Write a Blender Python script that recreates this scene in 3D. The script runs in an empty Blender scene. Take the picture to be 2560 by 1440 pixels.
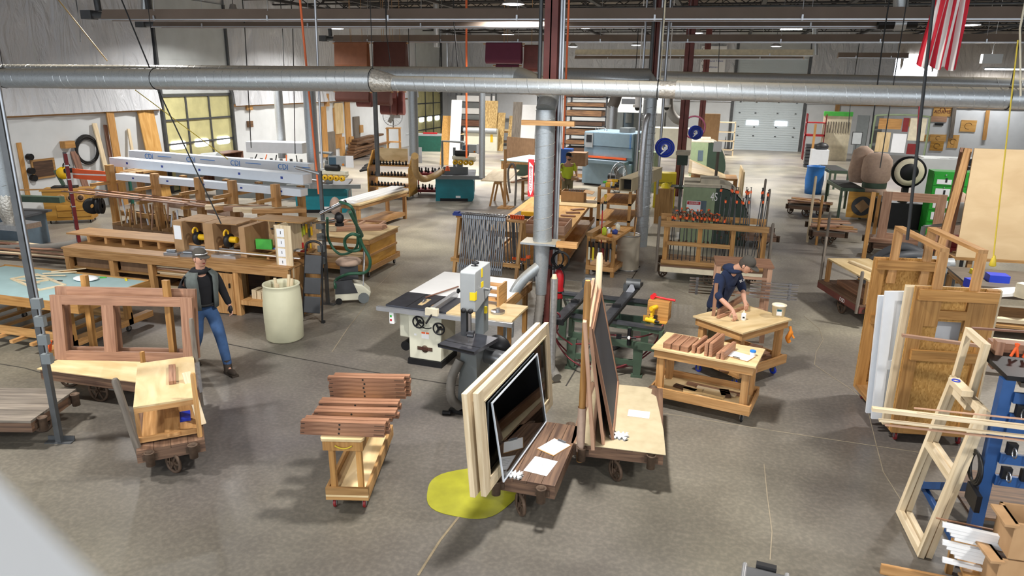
import bpy,math,random
from mathutils import Vector,Matrix
random.seed(7)
SC=bpy.context.scene
COL=SC.collection
R=math.radians
PI=math.pi
V=Vector
# ------------------------------------------------------------------ camera
FPX,CXP,CYP,HCAM=1778.0,1280.0,720.0,4.03
PITCH,YAW,ROLL=R(16.3),R(16.0),R(0.85)
FW=V((-math.sin(YAW)*math.cos(PITCH),math.cos(YAW)*math.cos(PITCH),-math.sin(PITCH)))
_r0=V((math.cos(YAW),math.sin(YAW),0.0));_u0=_r0.cross(FW)
CR=_r0*math.cos(ROLL)+_u0*math.sin(ROLL)
CU=_u0*math.cos(ROLL)-_r0*math.sin(ROLL)
CAMP=V((0,0,HCAM))
cd=bpy.data.cameras.new('camera');cam=bpy.data.objects.new('camera',cd);COL.objects.link(cam)
cd.sensor_width=36.0;cd.lens=FPX/2560*36.0;cd.clip_start=0.05;cd.clip_end=200
cam.matrix_world=Matrix((( CR.x,CU.x,-FW.x,0),(CR.y,CU.y,-FW.y,0),(CR.z,CU.z,-FW.z,HCAM),(0,0,0,1)))
cd.dof.use_dof=True;cd.dof.focus_distance=12.0;cd.dof.aperture_fstop=2.8
SC.camera=cam
def ray(px,py): return CR*((px-CXP)/FPX)-CU*((py-CYP)/FPX)+FW
def F(px,py,z=0.0):
    d=ray(px,py);return CAMP+d*((z-HCAM)/d.z)
def GY(px,py,y):
    d=ray(px,py);return CAMP+d*(y/d.y)
def GX(px,py,x):
    d=ray(px,py);return CAMP+d*(x/d.x)
# ------------------------------------------------------------------ world, light, exposure
vs=SC.view_settings;vs.view_transform='Standard';vs.look='None';vs.gamma=1;vs.exposure=0.35
vs.use_curve_mapping=False
w=bpy.data.worlds.new('ambient_fill');SC.world=w;w.use_nodes=True
bg=w.node_tree.nodes['Background'];bg.inputs[0].default_value=(0.86,0.93,1.0,1);bg.inputs[1].default_value=1.7  # even fill light, added to come in through the open near side
LAMP_W=320.0
LAMP_Z=5.95
LAMPS_SEEN=[(1283,11),(842,72),(1133,69),(1131,104),(1270,87),(1463,70),(1432,117),(1591,113),(1740,83),(1940,116),(2427,63),(2318,91)]
LAMPS=[F(px,py,LAMP_Z) for px,py in LAMPS_SEEN]
LAMPS += [V(c) for c in ((-13,14,LAMP_Z),(5.5,12,LAMP_Z),(-8.5,4.5,LAMP_Z),(-1.5,7.0,LAMP_Z),(9,20,LAMP_Z),(4.5,1.5,LAMP_Z),(-4,-2,LAMP_Z),(-15.5,21,LAMP_Z))]
for i,p in enumerate(LAMPS):
    L=bpy.data.lights.new('lamp_light','AREA');L.shape='DISK';L.size=0.6;L.energy=LAMP_W*(1.25 if p.y>30 else 0.95)
    L.color=(1.0,0.97,0.92)
    if hasattr(L,'spread'): L.spread=R(150)
    o=bpy.data.objects.new('lamp_light',L);COL.objects.link(o);o.location=(p.x,p.y,p.z-0.06)
# ------------------------------------------------------------------ materials
def srgb(c):
    def f(v):
        v=v/255.0
        return v/12.92 if v <= 0.04045 else ((v+0.055)/1.055)**2.4
    return (f(c[0]),f(c[1]),f(c[2]),1)
MATS={}
def nodes(name):
    m=bpy.data.materials.new(name);m.use_nodes=True
    nt=m.node_tree;b=nt.nodes['Principled BSDF']
    return m,nt,b
def mat(name,c,rough=0.6,metal=0.0,var=0.12,scale=6.0,bump=0.0,emit=0.0,alpha=1.0,trans=0.0):
    """plain painted / plastic / metal surface with a little worn mottling"""
    m,nt,b=nodes(name)
    col=srgb(c)
    b.inputs['Roughness'].default_value=rough;b.inputs['Metallic'].default_value=metal
    if emit:
        b.inputs['Base Color'].default_value=col
        b.inputs['Emission Color'].default_value=col;b.inputs['Emission Strength'].default_value=emit
    elif var>0:
        tc=nt.nodes.new('ShaderNodeTexCoord');n=nt.nodes.new('ShaderNodeTexNoise');n.inputs['Scale'].default_value=scale;n.inputs['Detail'].default_value=4
        r=nt.nodes.new('ShaderNodeValToRGB')
        r.color_ramp.elements[0].position=0.3;r.color_ramp.elements[1].position=0.7
        r.color_ramp.elements[0].color=tuple(v*(1-var) for v in col[:3])+(1,)
        r.color_ramp.elements[1].color=tuple(min(1,v*(1+var)) for v in col[:3])+(1,)
        nt.links.new(tc.outputs['Object'],n.inputs['Vector']);nt.links.new(n.outputs['Fac'],r.inputs[0]);nt.links.new(r.outputs[0],b.inputs['Base Color'])
        if bump:
            bp=nt.nodes.new('ShaderNodeBump');bp.inputs['Strength'].default_value=bump;bp.inputs['Distance'].default_value=0.02
            nt.links.new(n.outputs['Fac'],bp.inputs['Height']);nt.links.new(bp.outputs[0],b.inputs['Normal'])
    else:
        b.inputs['Base Color'].default_value=col
    if trans: b.inputs['Transmission Weight'].default_value=trans
    if alpha<1: b.inputs['Alpha'].default_value=alpha
    MATS[name]=m;return m
def wood(name,c1,c2,rough=0.55,grain=14.0,stretch=0.9,tint=0.22):
    """boards: grain runs along each board's own length (UV u), each board its own tone"""
    m,nt,b=nodes(name);N=nt.nodes.new;K=nt.links.new
    uv=N('ShaderNodeUVMap');mp=N('ShaderNodeMapping');mp.inputs['Scale'].default_value=(stretch,grain,1)
    n=N('ShaderNodeTexNoise');n.inputs['Scale'].default_value=2.0;n.inputs['Detail'].default_value=5;n.inputs['Distortion'].default_value=0.6
    r=N('ShaderNodeValToRGB');r.color_ramp.elements[0].position=0.32;r.color_ramp.elements[1].position=0.68
    r.color_ramp.elements[0].color=srgb(c1);r.color_ramp.elements[1].color=srgb(c2)
    mp2=N('ShaderNodeMapping');mp2.inputs['Scale'].default_value=(0.06,0.06,1)
    n2=N('ShaderNodeTexNoise');n2.inputs['Scale'].default_value=3.0;n2.inputs['Detail'].default_value=0
    mr=N('ShaderNodeMapRange');mr.inputs[1].default_value=0.3;mr.inputs[2].default_value=0.7;mr.inputs[3].default_value=1-tint;mr.inputs[4].default_value=1+tint*0.6
    mx=N('ShaderNodeVectorMath');mx.operation='MULTIPLY'
    K(uv.outputs[0],mp.inputs[0]);K(mp.outputs[0],n.inputs['Vector']);K(n.outputs['Fac'],r.inputs[0])
    K(uv.outputs[0],mp2.inputs[0]);K(mp2.outputs[0],n2.inputs['Vector']);K(n2.outputs['Fac'],mr.inputs[0])
    K(r.outputs[0],mx.inputs[0]);K(mr.outputs[0],mx.inputs[1]);K(mx.outputs[0],b.inputs['Base Color'])
    b.inputs['Roughness'].default_value=rough
    MATS[name]=m;return m
def flake(name,c1,c2,scale=30.0,rough=0.75,vor=True):
    m,nt,b=nodes(name);N=nt.nodes.new;K=nt.links.new
    tc=N('ShaderNodeTexCoord');v=N('ShaderNodeTexVoronoi' if vor else 'ShaderNodeTexNoise');v.inputs['Scale'].default_value=scale
    mp=N('ShaderNodeMapping');mp.inputs['Scale'].default_value=(1,1,0.45)
    r=N('ShaderNodeValToRGB');r.color_ramp.elements[0].color=srgb(c1);r.color_ramp.elements[1].color=srgb(c2)
    r.color_ramp.elements[0].position=0.15;r.color_ramp.elements[1].position=0.85
    K(tc.outputs['Object'],mp.inputs[0]);K(mp.outputs[0],v.inputs['Vector']);K(v.outputs['Color'] if vor else v.outputs['Fac'],r.inputs[0]);K(r.outputs[0],b.inputs['Base Color'])
    b.inputs['Roughness'].default_value=rough;MATS[name]=m;return m
wood('pine',(164,118,68),(204,158,104));wood('pine_old',(150,110,62),(196,152,96));wood('pine_orange',(156,110,56),(194,146,84))
wood('pale_wood',(206,184,148),(232,214,182),tint=0.12);wood('mahogany',(130,92,70),(164,124,98));wood('cherry',(132,90,66),(184,138,108),tint=0.3)
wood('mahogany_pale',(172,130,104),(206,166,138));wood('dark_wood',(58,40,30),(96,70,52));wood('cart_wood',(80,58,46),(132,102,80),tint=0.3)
wood('plywood',(196,168,120),(222,198,154),grain=3,tint=0.1);wood('grey_wood',(92,84,76),(134,124,112));wood('ochre_ply',(170,120,40),(206,156,70),grain=4)
wood('bark_wood',(70,48,34),(142,104,70),tint=0.4);wood('walnut_strip',(104,72,58),(150,110,90));wood('gold_ply',(186,136,66),(214,168,100),grain=5,tint=0.08)
wood('tan_panel',(190,162,122),(202,176,136),grain=2,tint=0.05)
flake('osb',(168,122,58),(202,156,88),70);flake('osb_pale',(150,120,70),(196,166,110),22);flake('mdf',(190,156,112),(208,176,132),60)
flake('cardboard',(158,122,84),(182,146,106),9,vor=False);flake('cardboard_dark',(112,86,62),(140,110,82),9,vor=False);flake('kraft',(166,152,122),(186,172,142),8,vor=False)
mat('white_paint',(205,208,210),0.7,var=0.05,scale=2);mat('white_vinyl',(228,232,238),0.35,var=0.03);mat('white_board',(238,238,238),0.4,var=0.02);mat('wall_cap_white',(246,250,255),0.5,var=0.01)
mat('paper',(240,242,246),0.8,var=0.02);mat('rag',(226,226,226),0.9,var=0.08,scale=20)
mat('black_metal',(34,34,36),0.45,0.5);mat('black_rubber',(28,27,27),0.75);mat('black_plastic',(30,30,32),0.5);mat('dark_grey',(62,64,68),0.55)
mat('cast_iron',(92,94,100),0.38,0.7,0.2,9);mat('saw_table',(66,68,76),0.34,0.55,0.25,7);mat('steel',(168,170,174),0.32,0.9,0.1);mat('chrome',(214,216,220),0.18,1.0,0.03)
mat('aluminium',(200,202,206),0.35,0.8,0.05);mat('rust_iron',(94,76,62),0.7,0.4,0.3,18);mat('clamp_steel',(142,146,152),0.4,0.8,0.12)
mat('brown_steel',(150,134,122),0.36,0.25,0.08,1.5);mat('maroon_steel',(112,58,52),0.5,0.1,0.2,4);mat('grey_steel',(88,90,92),0.5,0.5,0.15)
mat('machine_grey',(164,168,170),0.45,0.1,0.06);mat('machine_dark',(118,124,126),0.45,0.1,0.06);mat('machine_cream',(222,220,200),0.42,0,0.04);mat('machine_blue',(128,150,164),0.4,0.05,0.05)
mat('machine_blue_dark',(80,96,108),0.45);mat('teal',(20,124,138),0.4,0,0.08);mat('teal_dark',(14,84,96),0.45);mat('jointer_green',(24,86,72),0.5);mat('army_green',(66,84,68),0.55,0.05,0.15)
mat('light_green',(134,150,118),0.5,0,0.08);mat('dark_green',(40,58,46),0.5,0,0.1);mat('dusty',(186,178,160),0.85,0,0.1);mat('hose_green',(46,92,70),0.5,0,0.1);mat('hose_tan',(170,138,86),0.5,0,0.1)
mat('hose_grey',(112,108,102),0.6);mat('hose_red',(112,34,42),0.45);mat('cord_orange',(255,122,66),0.5,var=0.03);mat('cord_yellow',(206,180,50),0.5,var=0.03);mat('cord_black',(36,38,40),0.6)
mat('red',(178,26,34),0.4,0,0.05);mat('red_bright',(214,34,44),0.35,0,0.03);mat('red_dark',(128,28,30),0.5);mat('orange',(234,96,40),0.5,var=0.05);mat('tool_yellow',(232,184,30),0.45,var=0.05);mat('yellow',(226,204,40),0.5,var=0.04)
mat('lime',(196,214,60),0.9,var=0.06);mat('blue',(28,78,156),0.45,var=0.08);mat('reel_blue',(30,60,190),0.4,var=0.05);mat('barrel_blue',(26,98,168),0.5,0,0.1);mat('bench_blue',(38,78,132),0.45,0.1,0.12);mat('green_cabinet',(32,158,44),0.45,var=0.04);mat('green_case',(74,178,70),0.5)
mat('sticker_yellow',(240,210,24),0.5,var=0);mat('ink',(30,30,34),0.6,var=0);mat('ink_blue',(40,120,200),0.6,var=0);mat('ink_navy',(50,70,150),0.6,var=0);mat('ink_red',(190,40,50),0.6,var=0);mat('white_ink',(236,236,236),0.6,var=0)
mat('bag_tan',(190,164,146),0.95,0,0.1,12);mat('table_teal',(152,180,182),0.55,0,0.08,3);mat('drum_white',(206,204,176),0.45,0,0.07,3,trans=0.0);mat('drum_fiber',(176,166,148),0.7,0,0.08);mat('purple_belt',(104,42,66),0.7,var=0.06);mat('brown_belt',(88,48,38),0.75,var=0.1);mat('copper_belt',(142,88,58),0.6,var=0.1)
mat('vest',(88,94,92),0.95,0,0.12,20);mat('black_cloth',(24,24,28),0.95);mat('navy_cloth',(26,38,66),0.95,0,0.12,15);mat('jeans',(54,82,122),0.95,0,0.25,8);mat('skin',(196,148,124),0.55,var=0.04);mat('cap_grey',(72,68,62),0.9);mat('hair',(70,62,56),0.9);mat('boot',(56,46,38),0.8);mat('khaki',(120,112,84),0.9);mat('glove',(214,130,40),0.85)
mat('screen_mesh',(44,48,56),0.7,var=0.03);mat('tape_silver',(188,188,190),0.3,0.7,0.15,30);mat('foil',(196,190,180),0.3,0.6,0.25,25,bump=0.6);mat('ivory',(222,212,186),0.6);mat('lcd',(60,90,110),0.3,var=0)
mat('window_glow',(236,244,255),0.4,emit=3.2);mat('lamp_glow',(240,246,255),0.4,emit=9.0)
mat('yellow_paint',(150,148,36),0.5,0,0.14,5);mat('door_yellow',(196,190,138),0.55,0,0.14,2.5);mat('door_white',(196,206,210),0.5,0,0.03,1);mat('upper_panel',(188,192,192),0.6,0,0.06,2);mat('rail_white',(214,222,232),0.4,0,0.02)
mat('roof',(132,124,116),0.9,0,0.2,1.5);mat('joist',(48,46,46),0.7);mat('flag_red',(180,28,44),0.85,0,0.1);mat('flag_white',(226,222,216),0.85,0,0.06)
def glassmat():
    m,nt,b=nodes('glass');b.inputs['Base Color'].default_value=(0.9,0.95,0.95,1);b.inputs['Roughness'].default_value=0.03
    g=nt.nodes.new('ShaderNodeBsdfTransparent');g.inputs[0].default_value=(0.9,0.93,0.93,1);gl=nt.nodes.new('ShaderNodeBsdfGlossy');gl.inputs['Roughness'].default_value=0.02
    fr=nt.nodes.new('ShaderNodeFresnel');fr.inputs[0].default_value=1.5;mx=nt.nodes.new('ShaderNodeMixShader')
    nt.links.new(fr.outputs[0],mx.inputs[0]);nt.links.new(g.outputs[0],mx.inputs[1]);nt.links.new(gl.outputs[0],mx.inputs[2]);nt.links.new(mx.outputs[0],nt.nodes['Material Output'].inputs[0])
    MATS['glass']=m
glassmat()
def filmmat():
    m,nt,b=nodes('clear_film');g=nt.nodes.new('ShaderNodeBsdfTransparent');gl=nt.nodes.new('ShaderNodeBsdfPrincipled');gl.inputs['Base Color'].default_value=(0.6,0.6,0.6,1);gl.inputs['Roughness'].default_value=0.35
    mx=nt.nodes.new('ShaderNodeMixShader');mx.inputs[0].default_value=0.28
    nt.links.new(g.outputs[0],mx.inputs[1]);nt.links.new(gl.outputs[0],mx.inputs[2]);nt.links.new(mx.outputs[0],nt.nodes['Material Output'].inputs[0]);MATS['clear_film']=m
filmmat()
def floormat():
    m,nt,b=nodes('polished_concrete');N=nt.nodes.new;K=nt.links.new
    tc=N('ShaderNodeTexCoord')
    def noise(s,d,dist=0.0):
        n=N('ShaderNodeTexNoise');n.inputs['Scale'].default_value=s;n.inputs['Detail'].default_value=d;n.inputs['Distortion'].default_value=dist;K(tc.outputs['Object'],n.inputs['Vector']);return n
    a=noise(0.22,3,0.4);f=noise(0.9,9,0.25);g=noise(22,6)
    def ramp(src,p0,p1,c0,c1):
        r=N('ShaderNodeValToRGB');r.color_ramp.elements[0].position=p0;r.color_ramp.elements[1].position=p1;r.color_ramp.elements[0].color=c0;r.color_ramp.elements[1].color=c1;K(src,r.inputs[0]);return r
    r1=ramp(a.outputs['Fac'],0.35,0.65,srgb((104,99,98)),srgb((138,133,118)))
    r2=ramp(f.outputs['Fac'],0.25,0.8,(0.62,0.61,0.62,1),(1.2,1.19,1.17,1))
    r3=ramp(g.outputs['Fac'],0.42,0.75,(0.95,0.95,0.95,1),(1.35,1.33,1.3,1))
    m1=N('ShaderNodeVectorMath');m1.operation='MULTIPLY';m2=N('ShaderNodeVectorMath');m2.operation='MULTIPLY'
    K(r1.outputs[0],m1.inputs[0]);K(r2.outputs[0],m1.inputs[1]);K(m1.outputs[0],m2.inputs[0]);K(r3.outputs[0],m2.inputs[1])
    # base colour scaled along Y: darker in the near bay, paler down the aisle
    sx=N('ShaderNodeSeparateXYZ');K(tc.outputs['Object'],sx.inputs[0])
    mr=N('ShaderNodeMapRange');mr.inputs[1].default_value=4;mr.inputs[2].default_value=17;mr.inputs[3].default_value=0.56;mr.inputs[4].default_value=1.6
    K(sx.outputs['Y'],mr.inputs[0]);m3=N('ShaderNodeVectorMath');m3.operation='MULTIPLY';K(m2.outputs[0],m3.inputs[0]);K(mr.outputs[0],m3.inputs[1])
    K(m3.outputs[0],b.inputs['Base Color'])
    rr=N('ShaderNodeMapRange');rr.inputs[3].default_value=0.26;rr.inputs[4].default_value=0.5;K(f.outputs['Fac'],rr.inputs[0]);K(rr.outputs[0],b.inputs['Roughness'])
    b.inputs['Specular IOR Level'].default_value=0.45
    MATS['floor']=m
floormat()
def galv(name,base=(192,196,198),rough=0.36):
    m,nt,b=nodes(name);N=nt.nodes.new;K=nt.links.new
    tc=N('ShaderNodeTexCoord');v=N('ShaderNodeTexVoronoi');v.inputs['Scale'].default_value=55;K(tc.outputs['Object'],v.inputs['Vector'])
    n=N('ShaderNodeTexNoise');n.inputs['Scale'].default_value=2.5;K(tc.outputs['Object'],n.inputs['Vector'])
    c=srgb(base);r=N('ShaderNodeValToRGB');r.color_ramp.elements[0].color=tuple(x*0.88 for x in c[:3])+(1,);r.color_ramp.elements[1].color=tuple(min(1,x*1.05) for x in c[:3])+(1,)
    K(v.outputs['Color'],r.inputs[0]);K(r.outputs[0],b.inputs['Base Color'])
    # dust settles on upward faces of old ducts
    geo=N('ShaderNodeNewGeometry');sx=N('ShaderNodeSeparateXYZ');K(geo.outputs['Normal'],sx.inputs[0])
    mr=N('ShaderNodeMapRange');mr.inputs[1].default_value=0.45;mr.inputs[2].default_value=0.95;mr.inputs[3].default_value=0;mr.inputs[4].default_value=0.85;K(sx.outputs['Z'],mr.inputs[0])
    mx=N('ShaderNodeMix');mx.data_type='RGBA';K(mr.outputs[0],mx.inputs['Factor']);K(r.outputs[0],mx.inputs[6]);mx.inputs[7].default_value=srgb((196,184,160));K(mx.outputs[2],b.inputs['Base Color'])
    md=N('ShaderNodeMapRange');md.inputs[3].default_value=0.6;md.inputs[4].default_value=0.1;K(mr.outputs[0],md.inputs[0]);K(md.outputs[0],b.inputs['Metallic'])
    b.inputs['Roughness'].default_value=rough;MATS[name]=m
galv('galvanized');galv('galvanized_dull',(168,174,178),0.42)
def drape(name,c,s=1.6):
    m,nt,b=nodes(name);N=nt.nodes.new;K=nt.links.new
    tc=N('ShaderNodeTexCoord');mp=N('ShaderNodeMapping');mp.inputs['Scale'].default_value=(1,1,0.3);K(tc.outputs['Object'],mp.inputs[0])
    n=N('ShaderNodeTexNoise');n.inputs['Scale'].default_value=s;n.inputs['Detail'].default_value=8;n.inputs['Distortion'].default_value=1.6;K(mp.outputs[0],n.inputs['Vector'])
    bp=N('ShaderNodeBump');bp.inputs['Strength'].default_value=0.7;bp.inputs['Distance'].default_value=0.35;K(n.outputs['Fac'],bp.inputs['Height']);K(bp.outputs[0],b.inputs['Normal'])
    b.inputs['Base Color'].default_value=srgb(c);b.inputs['Roughness'].default_value=0.38;MATS[name]=m
drape('insulation',(206,208,213));drape('insulation_tan',(196,186,174))
# ------------------------------------------------------------------ mesh builder
class MB:
    def __init__(s): s.v=[];s.f=[];s.uv=[];s.sm=[];s.M=Matrix.Identity(4)
    def at(s,x=0,y=0,z=0,rz=0,rx=0,ry=0):
        s.M=Matrix.Translation((x,y,z)) @ Matrix.Rotation(rz,4,'Z') @ Matrix.Rotation(ry,4,'Y') @ Matrix.Rotation(rx,4,'X');return s
    def _add(s,vs,fs,uvs,smooth=False):
        n=len(s.v);s.v += [tuple(s.M @ V(p)) for p in vs]
        for f,u in zip(fs,uvs): s.f.append(tuple(n+i for i in f));s.uv.append(u);s.sm.append(smooth)
    def hexa(s,P):
        """P: 8 points, bottom ring then top ring; uv from edge lengths, u along the longest edge"""
        fs=[(3,2,1,0),(4,5,6,7),(0,1,5,4),(1,2,6,5),(2,3,7,6),(3,0,4,7)]
        P=[V(p) for p in P]
        ex=((P[1]-P[0]),(P[3]-P[0]),(P[4]-P[0]));L=[e.length for e in ex];k=L.index(max(L));a=ex[k].normalized() if L[k]>1e-9 else V((1,0,0))
        o=V((random.uniform(0,90),random.uniform(0,90)));uvs=[]
        for f in fs:
            n=(P[f[1]]-P[f[0]]).cross(P[f[2]]-P[f[0]]);n=n.normalized() if n.length>1e-12 else V((0,0,1))
            u=a if abs(n.dot(a))<0.8 else ex[(k+1) % 3].normalized() if L[(k+1) % 3]>1e-9 else V((0,1,0))
            w_=n.cross(u)
            uvs.append([(o.x+P[i].dot(u),o.y+P[i].dot(w_)) for i in f])
        s._add(P,fs,uvs);return s
    def box(s,x0,x1,y0,y1,z0,z1):
        if x0>x1: x0,x1=x1,x0
        if y0>y1: y0,y1=y1,y0
        if z0>z1: z0,z1=z1,z0
        s.hexa([(x0,y0,z0),(x1,y0,z0),(x1,y1,z0),(x0,y1,z0),(x0,y0,z1),(x1,y0,z1),(x1,y1,z1),(x0,y1,z1)]);return s
    def c(s,cx,cy,z0,wx,wy,h): return s.box(cx-wx/2,cx+wx/2,cy-wy/2,cy+wy/2,z0,z0+h)
    def beam(s,p,q,w,h,up=(0,0,1)):
        """bar from p to q, w across, h along up"""
        p=V(p);q=V(q);d=(q-p).normalized();up=V(up)
        if abs(d.dot(up))>0.98: up=V((0,1,0)) if abs(d.y)<0.9 else V((1,0,0))
        a=d.cross(up).normalized()*w/2;b=a.cross(d).normalized()*h/2
        s.hexa([p-a-b,q-a-b,q+a-b,p+a-b,p-a+b,q-a+b,q+a+b,p+a+b]);return s
    def tube(s,pts,r,n=10,cap=True,closed=False,smooth=True):
        pts=[V(p) for p in pts];m=len(pts);rs=r if isinstance(r,(list,tuple)) else [r]*m
        rings=[];prev=None;o=random.uniform(0,50);ln=0;us=[]
        for i,p in enumerate(pts):
            t=(pts[(i+1) % m]-pts[i-1]) if closed else (pts[min(i+1,m-1)]-pts[max(i-1,0)])
            t=t.normalized() if t.length>1e-9 else V((0,0,1))
            if prev is None:
                a=t.orthogonal().normalized()
            else:
                a=prev-t*prev.dot(t);a=a.normalized() if a.length>1e-6 else t.orthogonal().normalized()
            prev=a;b=t.cross(a)
            if i: ln += (p-pts[i-1]).length
            us.append(ln)
            rings.append([p+(a*math.cos(2*PI*k/n)+b*math.sin(2*PI*k/n))*rs[i] for k in range(n)])
        vs=[v for rg in rings for v in rg];fs=[];uvs=[]
        for i in range(m if closed else m-1):
            j=(i+1) % m
            for k in range(n):
                k2=(k+1) % n;fs.append((i*n+k,i*n+k2,j*n+k2,j*n+k));C_=2*PI*rs[i]/n;ue=us[j] if j else ln+0.1
                uvs.append([(o+us[i],k*C_),(o+us[i],(k+1)*C_),(o+ue,(k+1)*C_),(o+ue,k*C_)])
        s._add(vs,fs,uvs,smooth)
        if cap and not closed:
            s._add(rings[0],[tuple(reversed(range(n)))],[[(o,0.01*k) for k in range(n)]]);s._add(rings[-1],[tuple(range(n))],[[(o,0.01*k) for k in range(n)]])
        return s
    def cyl(s,p,q,r,r2=None,n=16): return s.tube([p,q],[r,r if r2 is None else r2],n)
    def lathe(s,prof,c=(0,0,0),axis='Z',n=20,smooth=True):
        c=V(c);ax={'Z': lambda r,a,z: V((r*math.cos(a),r*math.sin(a),z)),'X': lambda r,a,z: V((z,r*math.cos(a),r*math.sin(a))),'Y': lambda r,a,z: V((r*math.sin(a),z,r*math.cos(a)))}[axis]
        vs=[c+ax(max(r,1e-4),2*PI*k/n,z) for r,z in prof for k in range(n)];fs=[];uvs=[]
        for i in range(len(prof)-1):
            for k in range(n):
                k2=(k+1) % n;fs.append((i*n+k,i*n+k2,(i+1)*n+k2,(i+1)*n+k));uvs.append([(prof[i][1],k/n),(prof[i][1],(k+1)/n),(prof[i+1][1],(k+1)/n),(prof[i+1][1],k/n)])
        s._add(vs,fs,uvs,smooth);return s
    def ball(s,c,r,sq=(1,1,1),n=12):
        m=n//2;vs=[];fs=[];c=V(c)
        for i in range(m+1):
            a=-PI/2+PI*i/m
            for k in range(n): b=2*PI*k/n;vs.append(c+V((r*sq[0]*math.cos(a)*math.cos(b),r*sq[1]*math.cos(a)*math.sin(b),r*sq[2]*math.sin(a))))
        for i in range(m):
            for k in range(n): fs.append((i*n+k,i*n+(k+1) % n,(i+1)*n+(k+1) % n,(i+1)*n+k))
        s._add(vs,fs,[[(0,0),(1,0),(1,1),(0,1)]]*len(fs),True);return s
    def prism(s,pts,h,plane='XY',off=0.0):
        """outline pts (2d, ccw) extruded by h from off; plane XY up z, XZ along y, YZ along x"""
        mp={'XY': lambda a,b,t: (a,b,t),'XZ': lambda a,b,t: (a,t,b),'YZ': lambda a,b,t: (t,a,b)}[plane]
        n=len(pts);vs=[mp(a,b,off) for a,b in pts]+[mp(a,b,off+h) for a,b in pts]
        o=random.uniform(0,50);fl=plane=='XZ'
        fs=[tuple(range(n)) if fl else tuple(reversed(range(n))),tuple(reversed(range(n,2*n))) if fl else tuple(range(n,2*n))]
        uvs=[[(o+pts[i][0],o+pts[i][1]) for i in (range(n) if fl else reversed(range(n)))],[(o+pts[i][0],o+pts[i][1]) for i in (reversed(range(n)) if fl else range(n))]]
        for i in range(n):
            j=(i+1) % n;f=(i,n+i,n+j,j) if fl else (i,j,n+j,n+i);fs.append(f);L=math.dist(pts[i],pts[j])
            uvs.append([(o,0),(o+h,0),(o+h,L),(o,L)] if fl else [(o,0),(o,L),(o+h,L),(o+h,0)])
        s._add(vs,fs,uvs);return s
    def ring(s,c,R_,r,axis='Z',n=24,m=8,a0=0,a1=2*PI):
        c=V(c);full=abs(a1-a0-2*PI)<1e-6;k=n if full else n+1
        f={'Z': lambda a: V((math.cos(a),math.sin(a),0)),'X': lambda a: V((0,math.cos(a),math.sin(a))),'Y': lambda a: V((math.cos(a),0,math.sin(a)))}[axis]
        s.tube([c+f(a0+(a1-a0)*i/n)*R_ for i in range(k)],r,m,closed=full);return s
    def build(s,name,m,parent=None,loc=None,rz=0,bevel=0.0):
        me=bpy.data.meshes.new(name);me.from_pydata(s.v,[],s.f)
        uvl=me.uv_layers.new(name='UVMap');flat=[c for f in s.uv for u in f for c in u]
        if len(flat)==len(uvl.data)*2: uvl.data.foreach_set('uv',flat)
        me.polygons.foreach_set('use_smooth',s.sm);me.materials.append(MATS[m]);me.update()
        o=bpy.data.objects.new(name,me);COL.objects.link(o)
        if parent is not None: o.parent=parent
        if loc is not None: o.location=loc
        o.rotation_euler=(0,0,rz)
        if bevel: b=o.modifiers.new('bevel','BEVEL');b.width=bevel;b.segments=2;b.limit_method='ANGLE'
        return o
def tag(o,label,cat,group=None,kind=None):
    if label: o['label']=label
    if cat: o['category']=cat
    if group: o['group']=group
    if kind: o['kind']=kind
    return o
def thing(name,label,cat,loc=(0,0,0),rz=0,group=None):
    o=bpy.data.objects.new(name,None);COL.objects.link(o);o.location=loc;o.rotation_euler=(0,0,rz);o.empty_display_size=0.1
    return tag(o,label,cat,group)
def struct(name,mb,m,loc=None):
    o=mb.build(name,m,loc=loc);o['kind']='structure';return o
def one(name,mb,m,label,cat,group=None,loc=None,rz=0,bevel=0.0,kind=None):
    return tag(mb.build(name,m,None,loc,rz,bevel),label,cat,group,kind)
def copy_tree(o,parent=None):
    c=o.copy();COL.objects.link(c);c.parent=parent
    for ch in list(o.children): copy_tree(ch,c)
    return c
def dup(root,loc,rz=None,label=None,group=None):
    r=copy_tree(root);r.location=loc
    if rz is not None: r.rotation_euler[2]=rz
    if label: r['label']=label
    if group: r['group']=group
    return r
def frm(p,q,z=0.0):
    """two pixels on the plane z -> origin, rotation of the local x axis, length"""
    a=F(p[0],p[1],z);b=F(q[0],q[1],z);d=b-a
    return a,math.atan2(d.y,d.x),d.length
def floor_of(p): return V((p.x,p.y,0))
def text(s,size,parent,m,loc,rot,name='lettering',ext=0.001,align='CENTER'):
    cu=bpy.data.curves.new(name,'FONT');cu.body=s;cu.size=size;cu.extrude=ext;cu.align_x=align;cu.align_y='CENTER'
    o=bpy.data.objects.new('t',cu);COL.objects.link(o);dg=bpy.context.evaluated_depsgraph_get();me=bpy.data.meshes.new_from_object(o.evaluated_get(dg));bpy.data.objects.remove(o)
    me.materials.clear();me.materials.append(MATS[m]);t=bpy.data.objects.new(name,me);COL.objects.link(t);t.parent=parent;t.location=loc;t.rotation_euler=rot;return t
def arc(p,q,sag,n=12):
    p=V(p);q=V(q);return [p.lerp(q,i/n)-V((0,0,sag*4*(i/n)*(1-i/n))) for i in range(n+1)]
def spl(pts,n=8):
    """Catmull-Rom through the points"""
    P=[V(p) for p in pts];P=[2*P[0]-P[1]]+P+[2*P[-1]-P[-2]];out=[]
    for i in range(1,len(P)-2):
        for k in range(n):
            t=k/n;a,b,c,d=P[i-1:i+3];out.append(0.5*((2*b)+(c-a)*t+(2*a-5*b+4*c-d)*t*t+(3*b-a-3*c+d)*t**3))
    out.append(P[-2]);return out
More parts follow.
